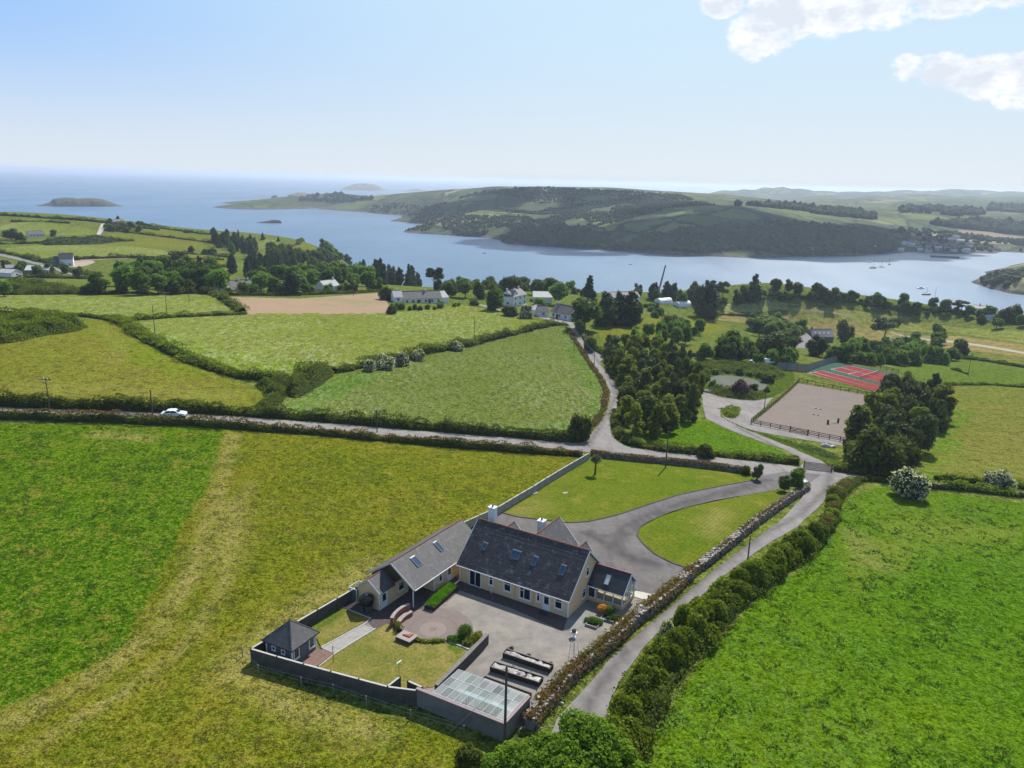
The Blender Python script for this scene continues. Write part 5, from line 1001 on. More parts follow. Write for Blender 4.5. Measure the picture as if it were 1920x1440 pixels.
# ------------------------------------------------------------ foliage builders
def leaves(C, size, nrm=None, r=None, jitter=.9, aspect=1.5):
    """one leaf-like quad per centre; C (n,3)"""
    r = r or rng; n = len(C); a = r.normal(size=(n, 3)); a /= np.linalg.norm(a, axis=1)[:, None]
    if nrm is not None: a = nrm + a * jitter; a /= np.linalg.norm(a, axis=1)[:, None]
    t = r.normal(size=(n, 3)); u = np.cross(a, t); u /= np.linalg.norm(u, axis=1)[:, None]; w = np.cross(a, u)
    s = (size * r.uniform(.6, 1.3, n))[:, None] * .5; u = u * s * aspect ** .5; w = w * s / aspect ** .5
    V = np.stack([C - u, C - w * .9, C + u, C + w * .9], 1).reshape(-1, 3); return V, np.arange(n * 4).reshape(-1, 4)
def blobs(B, n_leaf, size, r, inner=.78, name='crown', mat=None, core=True, aspect=1.5, flat=None):
    """foliage over a set of lobes B (cx,cy,cz,rx,ry,rz): leaves over the lobes' skins plus dark inner masses"""
    B = np.array(B, float); area = (B[:, 3] * B[:, 4] + B[:, 3] * B[:, 5]); k = r.choice(len(B), n_leaf, p=area / area.sum())
    d = r.normal(size=(n_leaf, 3)); d /= np.linalg.norm(d, axis=1)[:, None]; q = r.uniform(.72, 1.08, n_leaf)[:, None]
    C = B[k, :3] + d * B[k, 3:] * q
    # drop leaves well inside another lobe
    keep = np.ones(n_leaf, bool)
    for j in range(len(B)):
        m = (((C - B[j, :3]) / B[j, 3:]) ** 2).sum(1) < .42; keep &= ~(m & (k != j))
    C = C[keep]; d = d[keep]; V, Fc = leaves(C, size, d * .8 + np.array([0, 0, .25]), r, aspect=aspect)
    me = np_mesh(name, V, Fc, mat)
    return me
_ico = None
def ico():
    global _ico
    if _ico is None:
        import bmesh; b = bmesh.new(); bmesh.ops.create_icosphere(b, subdivisions=2, radius=1); _ico = (np.array([v.co[:] for v in b.verts]), np.array([[v.index for v in f.verts] for f in b.faces])); b.free()
    return _ico
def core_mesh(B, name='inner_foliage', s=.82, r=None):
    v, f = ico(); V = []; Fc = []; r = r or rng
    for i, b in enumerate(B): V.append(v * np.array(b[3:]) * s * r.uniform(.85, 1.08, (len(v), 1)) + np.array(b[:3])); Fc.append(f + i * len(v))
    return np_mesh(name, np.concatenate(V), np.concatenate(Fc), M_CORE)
def trunk_mesh(h, r0, limbs, r):
    m = MB(); m.tube((0, 0, -.3), (r.normal(0, .03) * h, r.normal(0, .03) * h, h), r0, r0 * .45, 8)
    for b in limbs: m.tube((0, 0, h * r.uniform(.55, .9)), tuple(np.array(b[:3]) * .85), r0 * .4, r0 * .12, 5)
    return m.mesh('trunk', M_BARK)
def make_tree(kind, seed, leaf, n_leaf, size):
    """unit tree: height 1 scaled to 10 m; returns hidden-free prototype meshes (crown, inner, trunk)"""
    r = np.random.default_rng(seed); B = []
    if kind == 'broad':
        for i in range(15): a = r.uniform(0, 6.28); q = math.sqrt(r.random()) * 2.7; z = r.uniform(3.4, 8.2); q *= 1 - abs(z - 5.2) / 6; s = r.uniform(1.3, 2.1); B.append((q * math.cos(a), q * math.sin(a), z, s, s, s * .85))
        th = 3.6
    elif kind == 'round':
        for i in range(18): a = r.uniform(0, 6.28); z = r.uniform(1.6, 7.8); q = 3.0 * math.sqrt(max(.05, 1 - ((z - 4.4) / 4.6) ** 2)) * math.sqrt(r.random()); s = r.uniform(1.4, 2.2); B.append((q * math.cos(a), q * math.sin(a), z, s, s, s))
        th = 2
    elif kind == 'fir':
        for i in range(16): z = .9 + i * .56; w = 2.5 * (1 - (z / 10.4)) + .25; a = r.uniform(0, 6.28); q = w * .35; B.append((q * math.cos(a), q * math.sin(a), z, w, w * r.uniform(.85, 1), .62))
        th = 8
    elif kind == 'cypress':
        for i in range(14): z = 1.0 + i * .6; w = 1.9 * math.sin(min(1, (10.2 - z) / 6) * 1.57) + .2; a = r.uniform(0, 6.28); q = w * .4; B.append((q * math.cos(a), q * math.sin(a), z, w * .85, w * .85, 1.1))
        th = 5
    elif kind == 'pine':
        for i in range(13): a = r.uniform(0, 6.28); q = math.sqrt(r.random()) * 3.6; z = r.uniform(5.6, 9.2) - q * .25; s = r.uniform(1.1, 1.8); B.append((q * math.cos(a), q * math.sin(a), z, s * 1.2, s * 1.2, s * .6))
        th = 5.8
    elif kind == 'plant':          # young plantation conifer, loose and tufted
        for i in range(17): z = .9 + i * .5; w = 2.7 * math.sin(min(1.0, (10.4 - z) / 7.5) * 1.5) + .3; a = r.uniform(0, 6.28); q = w * r.uniform(.45, .95); s = r.uniform(.75, 1.35); B.append((q * math.cos(a), q * math.sin(a), z + r.uniform(-.3, .3), s * 1.25, s * 1.25, s * .9))
        th = 7
    else:                          # bush
        for i in range(14): a = r.uniform(0, 6.28); q = math.sqrt(r.random()) * 3.4; z = r.uniform(1.5, 7) * (1 - q / 7); s = r.uniform(1.7, 2.8); B.append((q * math.cos(a), q * math.sin(a), z, s, s, s))
        th = 1.5
    return (blobs(B, n_leaf, size, r, mat=leaf), core_mesh(B, r=r, s=.74), trunk_mesh(th, .28 if kind != 'bush' else .15, B[:4], r), max(b[2] + b[5] for b in B), max(math.hypot(b[0], b[1]) + b[3] for b in B))
PROTO = {}
def protos(key, kind, leaf, n=3, n_leaf=1900, size=.75):
    PROTO[key] = [make_tree(kind, 100 + 17 * i + len(PROTO) * 31, leaf, n_leaf, size) for i in range(n)]
protos('broad', 'broad', L_BROAD, 4); protos('light', 'broad', L_LIGHT, 3); protos('round', 'round', L_BROAD, 3, 2200); protos('fir', 'fir', L_CONIF, 3, 2200, .6)
protos('cypress', 'cypress', L_CONIF, 3, 2200, .6); protos('pine', 'pine', L_DARK, 3, 1800, .65); protos('plant', 'plant', L_PLANT, 5, 2300, .62); protos('dark', 'round', L_DARK, 3, 2600, .6)
protos('lane', 'bush', L_LANE, 5, 7500, .62); protos('bush', 'bush', L_HEDGE, 4, 2200, .8); protos('haw', 'bush', L_HAW, 3, 3200, .7); protos('lbush', 'bush', L_LIGHT, 2, 2000, .8); protos('plantd', 'plant', L_DARK, 3, 2300, .6); protos('rhod', 'bush', L_RHOD, 1, 2200, .7); protos('yell', 'bush', L_YELL, 1, 1600, .8)
NM = {'broad': ('broadleaf_tree', 'tree'), 'light': ('pale_green_tree', 'tree'), 'round': ('round_crowned_tree', 'tree'), 'fir': ('fir_tree', 'tree'), 'cypress': ('cypress_tree', 'tree'), 'pine': ('pine_tree', 'tree'), 'plant': ('young_conifer', 'tree'), 'plantd': ('young_conifer', 'tree'), 'dark': ('dark_evergreen_tree', 'tree'), 'bush': ('bush', 'bush'), 'lane': ('bush', 'bush'), 'haw': ('hawthorn_bush', 'bush'), 'lbush': ('pale_green_bush', 'bush'), 'rhod': ('rhododendron_bush', 'bush'), 'yell': ('golden_shrub', 'shrub')}
NTREE = 0
def tree(key, base, h, w=None, label='', group=None, seed=None):
    """a tree of its own at a point of the land: trunk and crown are its parts"""
    global NTREE; NTREE += 1
    cr, co, tr, H_, R_ = PROTO[key][(seed if seed is not None else NTREE) % len(PROTO[key])]
    nm, cat = NM[key]; t = thing(nm, label, cat, base, random.uniform(0, 6.28), group); sz = h / H_; sx = (w / 2 / R_) if w else sz; t.scale = (sx, sx, sz)
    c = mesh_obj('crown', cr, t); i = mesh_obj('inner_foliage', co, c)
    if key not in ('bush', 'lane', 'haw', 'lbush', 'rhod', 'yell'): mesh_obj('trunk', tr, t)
    return t
def ptree(key, px, py, hpx, wpx=None, label='', group=None, surf='n', seed=None, off=0):
    """tree from its foot pixel, its height and width in photo pixels"""
    b = cast(px, py, 0, surf)
    s = px_m(b); d = b - Vector(EYE); ca = math.hypot(d.x, d.y) / d.length
    return tree(key, b, hpx / s / ca, (wpx / s) if wpx else None, label, group, seed)
def spread(poly_px, n, mind, surf='n', seed=1, tries=60):
    P = world(poly_px, surf); r = np.random.default_rng(seed); A = np.array(P); lo, hi = A.min(0), A.max(0); out = []
    for _ in range(n * tries):
        q = r.uniform(lo, hi)
        if inside(P, np.array([q[0]]), np.array([q[1]]))[0] and all(math.dist(q, o) > mind for o in out): out.append(tuple(q))
        if len(out) >= n: break
    return out
def along(px, step, jit, surf='n', seed=1):
    P = [np.array(p) for p in world(px, surf)]; r = np.random.default_rng(seed); out = []; carry = 0
    for a, b in zip(P[:-1], P[1:]):
        L = np.linalg.norm(b - a); t = carry
        while t < L: out.append(tuple(a + (b - a) * t / L + r.normal(0, jit, 2))); t += step * r.uniform(.75, 1.25)
        carry = t - L
    return out
ORD = ['leftmost', 'second from the left', 'third from the left', 'fourth from the left', 'fifth from the left', 'sixth from the left', 'seventh from the left', 'eighth from the left', 'ninth from the left', 'tenth from the left', 'eleventh from the left', 'twelfth from the left', 'thirteenth from the left', 'fourteenth from the left']
def wood(keys, pts, h0, h1, label, group, aspect=None, surf='n', seed=3):
    r = np.random.default_rng(seed); T = []
    for x, y in pts:
        k_ = keys[r.integers(len(keys))]; h = r.uniform(h0, h1); z = gz(x, y) if surf == 'n' else float((FG if surf == 'f' else PG)(x, y))
        if z < SEA + .4: continue
        T.append((project((x, y, z))[0], tree(k_, Vector((x, y, z - .1)), h, (h * aspect * r.uniform(.85, 1.15)) if aspect else None, label, group)))
    T.sort(key=lambda q: q[0])
    if 1 < len(T) <= 28:
        for i, (_, t) in enumerate(T):
            if i < 14 and i <= len(T) // 2: w_ = ORD[i]
            elif len(T) - 1 - i < 14: w_ = ORD[len(T) - 1 - i].replace('left', 'right')
            t['label'] = label + ', ' + w_
    elif len(T) > 28:
        n = len(T); D_ = {id(t): i for i, (_, t) in enumerate(sorted(T, key=lambda q: q[1].location.y))}
        for i, (_, t) in enumerate(T): a = ('left', 'middle', 'right')[i * 3 // n]; b_ = ('front', 'inner', 'back')[D_[id(t)] * 3 // n]; t['label'] = label + ', %s %s' % (a, b_)
# ---- hedges: lumpy core with leaves all over, follows the land
def hedge(name, label, px, w, h, leaf, lsize, dens=1.0, lump=.25, base=0.0, world_pts=None, group=None, cat='hedge', lumpL=3.0, top=None, topf=.0, seed=None, prof=.55, surf='n'):
    P = [np.array(p) for p in (world_pts or world(px, surf))]
    Q = []; st = min(1.0, w * .4) if w < 3 else 1.0
    for a, b in zip(P[:-1], P[1:]):
        n = max(1, int(np.linalg.norm(b - a) / st)); Q += [a + (b - a) * k / n for k in range(n)]
    Q.append(P[-1]); Q = np.array(Q); n = len(Q); T = np.gradient(Q, axis=0); T /= np.linalg.norm(T, axis=1)[:, None] + 1e-9; N = np.c_[-T[:, 1], T[:, 0]]
    sd_ = seed or (n * 7 + int(w * 10)); r = np.random.default_rng(sd_); s_ = np.arange(n) * st
    lw = 1 + lump * 2 * vnoise(s_ + 500, s_ * 0 + sd_, lumpL, sd_) + lump * vnoise(s_ + 500, s_ * 0 + 9, lumpL * .35, sd_ + 1)
    lh = 1 + lump * 2.2 * vnoise(s_ + 300, s_ * 0 + sd_ + 3, lumpL, sd_ + 2) + lump * vnoise(s_ + 300, s_ * 0 + 3, lumpL * .35, sd_ + 3)
    G_ = {'n': NG, 'f': FG}[surf]; z = G_(Q[:, 0], Q[:, 1]); B = Vector((*P[0], float(z[0])))
    K = 9; ang = np.linspace(0, math.pi, K); cx = np.cos(ang); cz = np.sin(ang) ** prof
    off = cx[None] * (w / 2 * lw)[:, None]; hh = cz[None] * (h * lh)[:, None]
    V = np.stack([Q[:, 0:1] + N[:, 0:1] * off, Q[:, 1:2] + N[:, 1:2] * off, z[:, None] - .15 + hh + base], 2)
    Vc = V.copy(); ctr = np.stack([Q[:, 0], Q[:, 1], z], 1)[:, None]; Vc = ctr + (V - ctr) * .7 + r.normal(0, .04 * w, V.shape)
    i, j = np.meshgrid(np.arange(n - 1), np.arange(K - 1), indexing='ij'); a = (i * K + j).ravel(); Fc = np.c_[a, a + K, a + K + 1, a + 1]
    t = thing(name, label, cat, B, 0, group); o = np.array(B)
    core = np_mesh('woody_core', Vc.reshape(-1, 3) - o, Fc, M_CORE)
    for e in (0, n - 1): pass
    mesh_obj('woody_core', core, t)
    per = w + 2 * h * .9; L = n * st; cnt = int(L * per / (lsize * lsize) * 1.6 * dens)
    fi = r.uniform(0, n - 1.001, cnt); ai = np.arccos(np.clip(r.uniform(-1, 1, cnt), -1, 1)); ii = fi.astype(int); fr_ = (fi - ii)[:, None]
    q = Q[ii] * (1 - fr_) + Q[ii + 1] * fr_; nn = N[ii]; lw_ = lw[ii] * (1 - fr_[:, 0]) + lw[ii + 1] * fr_[:, 0]; lh_ = lh[ii] * (1 - fr_[:, 0]) + lh[ii + 1] * fr_[:, 0]; zz_ = z[ii]
    k_ = r.uniform(.72, 1.1, cnt); ox = np.cos(ai) * w / 2 * lw_ * k_; oz = np.sin(ai) ** prof * h * lh_ * k_
    C = np.c_[q[:, 0] + nn[:, 0] * ox, q[:, 1] + nn[:, 1] * ox, zz_ - .1 + oz + base]
    # clumping: pull leaves to tufts
    nr = np.c_[nn[:, 0] * np.cos(ai), nn[:, 1] * np.cos(ai), np.sin(ai)]
    C += nr * (vnoise(C[:, 0] + 700, C[:, 1] + C[:, 2] * 1.7 + 700, lsize * 4.5, 21) * lsize * 3.2 + vnoise(C[:, 0] + 300, C[:, 1] + C[:, 2] * 1.4 + 300, 2.2, 22) * w * .22)[:, None]
    if top is not None:
        m = (oz > h * lh_ * (1 - topf)) ; 
        Vt, Ft = leaves(C[m] - o, lsize, nr[m] * .6, r); mesh_obj('top_growth', np_mesh('top_growth', Vt, Ft, top), t); C = C[~m]; nr = nr[~m]
    Vl, Fl = leaves(C - o, lsize, nr * .8, r); mesh_obj('foliage', np_mesh('foliage', Vl, Fl, leaf), t); return t
def patch(name, label, px, h, leaf, lsize, dens=1.0, lumpL=3.0, cat='scrub', kind=None, wpts=None, edge=2.0):
    """low scrub filling an outline: uneven canopy of leaves over a dark mound"""
    P = wpts or world(smooth_pts(px, True, 1)); A = np.array(P); lo, hi = A.min(0), A.max(0); c = A.mean(0); B = Vector((c[0], c[1], gz(*c))); o = np.array(B)
    r = np.random.default_rng(int(abs(c[0]) * 10)); hf = lambda x, y: h * np.clip(dist_line(P + [P[0]], x, y) / edge, .15, 1) * (1 + 1.3 * vnoise(x + 900, y + 900, lumpL, 31) + .8 * vnoise(x + 900, y + 900, lumpL * .4, 32))
    st = max(.5, lumpL * .3); gx, gy = np.meshgrid(np.arange(lo[0], hi[0], st), np.arange(lo[1], hi[1], st)); ins = inside(P, gx, gy); Z = NG(gx, gy) - .2 + np.where(ins, hf(gx, gy) * .82, 0)
    ny, nx = gx.shape; i = np.arange((ny - 1) * (nx - 1)); a = (i // (nx - 1)) * nx + i % (nx - 1); Fc = np.c_[a, a + 1, a + nx + 1, a + nx]; Fc = Fc[ins.ravel()[Fc].any(1)]
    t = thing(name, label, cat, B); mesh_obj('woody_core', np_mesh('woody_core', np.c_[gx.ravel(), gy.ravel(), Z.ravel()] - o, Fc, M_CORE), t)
    area = ins.sum() * st * st; cnt = int(area * (1 + h / lumpL) / lsize ** 2 * 1.5 * dens); x = r.uniform(lo[0], hi[0], cnt * 3); y = r.uniform(lo[1], hi[1], cnt * 3); m = inside(P, x, y); x = x[m][:cnt]; y = y[m][:cnt]
    C = np.c_[x, y, NG(x, y) + hf(x, y) * r.uniform(.8, 1.08, len(x))] - o; V, Fl = leaves(C, lsize, np.array([[0, 0, .5]]), r); mesh_obj('foliage', np_mesh('foliage', V, Fl, leaf), t); return t
# ------------------------------------------------------------ hedges, banks, walls of the fields
LANE = [(1600, 903), (1572, 925), (1563, 950), (1555, 985), (1535, 1010), (1500, 1040), (1455, 1068), (1410, 1100), (1365, 1135), (1322, 1180), (1283, 1225), (1248, 1270), (1218, 1320), (1192, 1370), (1180, 1430), (1178, 1500)]
hedge('lane_hedge', 'continuous dark undergrowth of the tall hedge along the right side of the lane', [(x - (8 if y > 1150 else 0), y) for x, y in LANE[4:]], 4.2, 1.7, L_LANE, .25, 1.0, lump=.45, lumpL=3.4, prof=.65)
hedge('lane_hedge', 'low bramble and bracken bank at the bend of the lane by the road junction', LANE[:5], 3.0, 1.3, L_HEDGE, .22, 1.0, lump=.5, top=L_BRACK, topf=.05)
hedge('lane_hedge', 'short leafy bank between the junction and the white flowering bush', [(1590, 905), (1630, 900), (1668, 905)], 2.6, 1.1, L_HEDGE, .25, 1.0, lump=.5)
hedge('road_hedge', 'low brown topped hedge bank on the near side of the road beside the big field', [(-100, 781), (0, 783), (150, 788.5), (300, 794.5), (450, 803), (620, 816), (700, 824), (800, 833), (960, 846), (1060, 853), (1092, 856)], 2.4, 1.5, L_HEDGE, .3, 1.1, top=L_BRACK, topf=.13, lump=.35)
hedge('road_hedge', 'dark hedge bank on the far side of the road in front of the hay field', [(-100, 757), (0, 759), (150, 765), (300, 770.5), (450, 778), (620, 790), (800, 805), (960, 818), (1075, 828)], 3.0, 2.1, L_HEDGE, .32, 1.0, lump=.35)
hedge('road_hedge', 'leafy hedge between the road junction and the driveway gate', [(1186, 835), (1240, 844), (1330, 853), (1420, 862), (1498, 871)], 2.8, 1.5, L_HEDGE, .3, 1.0, lump=.45)
hedge('road_hedge', 'dark bank of shrubs right of the wooden gate', [(1563, 882), (1600, 887), (1640, 893), (1680, 897)], 3.0, 1.6, L_HEDGE, .3, 1.0, lump=.3)
hedge('road_hedge', 'clipped dark hedge on the far side of the thin road at the right edge', [(1752, 900), (1800, 904), (1860, 910), (1930, 918), (2000, 925)], 2.2, 1.6, L_LANE, .28, 1.0, lump=.2)
hedge('road_hedge', 'low dark hedge on the near side of the thin road at the right edge', [(1735, 915), (1800, 918), (1860, 925), (1930, 933), (2010, 943)], 2.0, 1.4, L_LANE, .28, 1.0, lump=.2)
hedge('field_hedge', 'winding scrubby hedge between the yellow pasture and the seeding hay field', [(205, 599), (240, 612), (262, 632), (300, 650), (345, 672), (400, 694), (450, 708), (500, 714), (535, 716)], 4.4, 1.8, L_HEDGE, .4, 1.0, lump=.5, lumpL=5, top=L_LANE, topf=.4)
patch('scrub', 'wedge of tangled green scrub where the three fields meet', [(470, 716), (520, 712), (575, 700), (545, 735), (520, 768), (470, 768), (500, 745)], 1.6, L_HEDGE, .4, 1.0, 4)
patch('scrub', 'dense rounded thicket at the corner of the central hay field', [(535, 716), (570, 698), (618, 688), (632, 702), (600, 722), (560, 748), (540, 745)], 3.6, L_HEDGE, .42, 1.0, 4.5)
hedge('field_hedge', 'hedge running from the thicket up to the cottages between the two hay fields', [(625, 698), (680, 688), (740, 675), (800, 662), (860, 652), (920, 638), (980, 622), (1035, 610), (1060, 609)], 3.6, 2.0, L_HEDGE, .42, 1.0, lump=.55, lumpL=5)
hedge('field_hedge', 'low hedge along the top of the yellow pasture', [(-100, 588), (0, 589), (80, 590), (160, 594), (215, 601)], 3.0, 1.3, L_HEDGE, .45, 1.0)
hedge('field_hedge', 'low hedge below the upper left hay field', [(245, 601), (330, 595), (400, 592), (460, 589)], 2.6, 1.3, L_HEDGE, .45, 1.0)
hedge('field_hedge', 'brown hedge climbing beside the tilled field', [(455, 588), (440, 576), (418, 562), (402, 554), (385, 548)], 4, 1.8, L_HEDGE, .5, 1.0, lump=.5)
hedge('field_hedge', 'hedge along the far edge of the left hay fields', [(-100, 553), (0, 553), (120, 552), (240, 551), (390, 551)], 3.2, 1.4, L_HEDGE, .5, 1.0, lump=.6)
hedge('field_hedge', 'hedge along the far edge of the tilled field', [(410, 554), (500, 554.5), (580, 553), (660, 550), (720, 546)], 3, 1.4, L_HEDGE, .5, 1.0, lump=.4)
patch('scrub', 'bright gorse and bracken thicket at the left edge of the yellow pasture', [(-60, 602), (60, 598), (140, 602), (166, 612), (150, 622), (80, 630), (40, 642), (-60, 650)], 2.4, L_LANE, .42, 1.0, 5)
hedge('verge_bank', 'brown stony verge bank left of the side road', [(1062, 614), (1085, 650), (1104, 680), (1126, 710), (1136, 735), (1132, 765), (1118, 790), (1100, 812)], 1.8, .7, L_BRACK, .3, .9, lump=.5)
hedge('verge_bank', 'shrubby verge right of the side road below the plantation', [(1084, 618), (1105, 645), (1120, 657), (1138, 668), (1148, 700), (1168, 728), (1172, 750), (1160, 775), (1152, 800), (1163, 822), (1186, 836)], 2.6, 1.5, L_HEDGE, .35, 1.0, lump=.5)
hedge('field_hedge', 'dark hedge below the far right track', [(1660, 664), (1750, 670), (1830, 675), (1935, 692)], 2.4, 1.4, L_HEDGE, .45, 1)
hedge('field_hedge', 'low hedge between the right meadow and the worn pasture', [(1772, 722), (1800, 722), (1860, 722), (1935, 728)], 1.8, .9, L_HEDGE, .4, 1)
hedge('field_hedge', 'short thorn strip in the right meadow', [(1785, 693), (1800, 697), (1813, 702)], 1.4, .9, L_DARK, .35, 1)
hedge('field_hedge', 'hedge at the seaward edge of the right hand fields', [(1440, 556), (1520, 560), (1600, 567), (1700, 576), (1800, 585), (1930, 600)], 3, 1.6, L_HEDGE, .6, 1, lump=.5)
hedge('field_hedge', 'thin stone and thorn boundary across the brown pasture', [(1345, 590), (1400, 592), (1450, 596), (1480, 602)], 1.8, 1.1, L_HEDGE, .5, 1)
# hillside hedges on the left
for lb, px in [('hedge under the skyline of the left headland', [(0, 404), (100, 410), (170, 415), (240, 424), (300, 432)]), ('hedge across the upper hillside fields', [(20, 416), (80, 415), (130, 419)]), ('hedge slanting down from the hilltop house', [(195, 432), (260, 438), (330, 447), (400, 455), (430, 458)]), ('hedge above the long hillside field', [(0, 458), (60, 457), (170, 455), (250, 452)]), ('hedge below the long hillside field', [(60, 490), (140, 487), (250, 484), (330, 486), (420, 488)]), ('hedge beside the hillside lane', [(0, 474), (35, 480), (105, 497), (190, 519)]), ('hedge between two hillside paddocks', [(318, 478), (345, 476), (400, 479), (430, 483)]), ('hedge at the lower hillside', [(330, 499), (380, 500), (430, 502)]), ('hedge on the coastal knoll', [(520, 470), (560, 458), (600, 464), (630, 474)]), ('hedge along the coastal slope', [(260, 422), (330, 432), (395, 440)]), ('hedge below the farm buildings', [(0, 522), (60, 521), (120, 522), (168, 523)])]:
    hedge('hillside_hedge', lb, px, 3.5, 1.7, L_HEDGE, 1.0, 1.1, lump=.7, lumpL=9)
patch('scrub', 'dark gorse slope below the hilltop bungalow', [(60, 461), (120, 446), (200, 447), (240, 452), (180, 459)], 2.0, L_DARK, .9, 1, 8)
patch('scrub', 'dark bracken bank below the farmyard at the left', [(0, 540), (20, 528), (60, 534), (110, 541), (180, 548), (100, 552), (0, 552)], 2.2, L_HEDGE, .6, 1, 6)

# ---- dry stone walls
def stone_wall(label, px, w, h, stone, top=None, topd=1.0, off=0.0, name='stone_wall'):
    P = [np.array(p) for p in world(px)]; B = Vector((*P[0], gz(*P[0]))); t = thing(name, label, 'wall', B); V = []; Fc = []; r = np.random.default_rng(int(abs(B.x) * 31)); cube = np.array([(-1, -1, -1), (1, -1, -1), (1, 1, -1), (-1, 1, -1), (-1, -1, 1), (1, -1, 1), (1, 1, 1), (-1, 1, 1)], float); cf_ = np.array([(0, 3, 2, 1), (4, 5, 6, 7), (0, 1, 5, 4), (1, 2, 6, 5), (2, 3, 7, 6), (3, 0, 4, 7)])
    core = MB(); k_ = 0
    for a, b in zip(P[:-1], P[1:]):
        L = np.linalg.norm(b - a); d = (b - a) / L; n_ = np.array([-d[1], d[0]]); za, zb = gz(*a) - B.z, gz(*b) - B.z; a_, b_ = a - P[0], b - P[0]
        core.add([(*(a_ - n_ * w * .36), za - .3), (*(b_ - n_ * w * .36), zb - .3), (*(b_ + n_ * w * .36), zb - .3), (*(a_ + n_ * w * .36), za - .3), (*(a_ - n_ * w * .3), za + h * .86), (*(b_ - n_ * w * .3), zb + h * .86), (*(b_ + n_ * w * .3), zb + h * .86), (*(a_ + n_ * w * .3), za + h * .86)], [(0, 3, 2, 1), (4, 5, 6, 7), (0, 1, 5, 4), (1, 2, 6, 5), (2, 3, 7, 6), (3, 0, 4, 7)])
        for _ in range(int(L * (2 * h + w) / .075)):
            s_ = r.uniform(0, L); u = r.uniform(0, 2 * h + w); z = za + (zb - za) * s_ / L
            if u < h: o_, zz = -w * .4, u
            elif u < h + w: o_, zz = u - h - w / 2, h
            else: o_, zz = w * .4, u - h - w
            o_ *= 1 - .15 * zz / h; c = a_ + d * s_ + n_ * (o_ + r.normal(0, .03)); sz = r.uniform(.09, .21, 3) * np.array([1.2, 1, .75]); an = math.atan2(d[1], d[0]) + r.normal(0, .35); v = cube * sz * r.uniform(.75, 1.15, (8, 3)); ca, sa = math.cos(an), math.sin(an)
            v = np.c_[v[:, 0] * ca - v[:, 1] * sa + c[0], v[:, 0] * sa + v[:, 1] * ca + c[1], v[:, 2] + z + zz + r.normal(0, .04)]; V.append(v); Fc.append(cf_ + 8 * k_); k_ += 1
    core.build('rubble_core', M_STONE, t); mesh_obj('stones', np_mesh('stones', np.concatenate(V), np.concatenate(Fc), stone), t)['kind'] = 'stuff'
    if top:
        for nm, mat_, dn, ls in top:
            pass
        C = []
        for a, b in zip(P[:-1], P[1:]):
            L = np.linalg.norm(b - a); d = (b - a) / L; n_ = np.array([-d[1], d[0]]); k = int(L * topd * 260); s_ = r.uniform(0, L, k); o_ = r.normal(0, w * .33, k); q = a + d * s_[:, None] + n_ * o_[:, None]; m_ = vnoise(q[:, 0] + 400, q[:, 1] + 400, 2.2, 44) + r.normal(0, .1, k) > -.18
            q = q[m_]; o_ = o_[m_]; C.append(np.c_[q, NG(q[:, 0], q[:, 1]) + h * (1.02 - .35 * np.abs(o_) / w) + r.uniform(-.05, .34, len(q))])
        C = np.concatenate(C) - np.array(B); sp = r.random(len(C)) < top[0][2]
        V, Fl = leaves(C[sp], top[0][3], None, r, aspect=3); mesh_obj(top[0][0], np_mesh(top[0][0], V, Fl, top[0][1]), t)
        if len(top) > 1: V, Fl = leaves(C[~sp], top[1][3], None, r, aspect=2); mesh_obj(top[1][0], np_mesh(top[1][0], V, Fl, top[1][1]), t)
    return t
ST_ = NT('lichened_wall_stones'); g_n = ST_.n('ShaderNodeNewGeometry'); ST_.bsdf(ST_.mix(ST_.mp(ST_.noise(ST_.coord(), 3, 4), .4, .7, 0, .6), ST_.mix(g_n.outputs['Random Per Island'], (.11, .09, .08), (.4, .36, .33)), (.09, .07, .06)), .9, 0, ST_.bump(ST_.noise(ST_.coord(), 12, 4), .03), .2); M_STN = ST_.m
SDK = NT('dark_wall_stones'); g_n = SDK.n('ShaderNodeNewGeometry'); SDK.bsdf(SDK.mix(g_n.outputs['Random Per Island'], (.07, .06, .055), (.2, .18, .16)), .9, 0, None, .2); M_STD = SDK.m
stone_wall('pale dry stone wall between the right front lawn and the lane, low and lichened', [(1514, 917), (1490, 932), (1462, 951), (1430, 974), (1410, 989), (1380, 1014), (1350, 1038), (1322, 1060), (1296, 1078)], 1.0, 1.05, M_STN, [('dead_bracken', L_BRACK, .8, .2), ('ivy', L_HEDGE, 0, .18)], .45)
stone_wall('brown bracken covered stone wall between the yard and the lower lane', [(1296, 1078), (1258, 1115), (1225, 1142), (1190, 1168), (1160, 1196), (1133, 1220), (1108, 1240), (1083, 1260), (1058, 1286), (1035, 1312), (1012, 1338), (992, 1368)], 1.35, 1.2, M_STN, [('dead_bracken', L_BRACK, .86, .22), ('ivy', L_LANE, 0, .2)], 1.5)
stone_wall('dark stone wall with brown top between the front lawn and the road', [(1108, 855), (1135, 858.5), (1210, 866), (1300, 875), (1350, 881), (1396, 888)], .9, 1.1, M_STD, [('dead_bracken', L_BRACK, .75, .22), ('grass_top', L_TUFTD, 0, .2)], 1.0)
stone_wall('dark curved stone wall above the pond garden', [(1251, 671), (1294, 668), (1334, 665), (1373, 668)], .8, 1.1, M_STD)
stone_wall('grey stone wall beside the side road opposite the plantation', [(1088, 624), (1096, 636), (1104, 650), (1113, 657), (1132, 661)], .7, .9, M_STD)
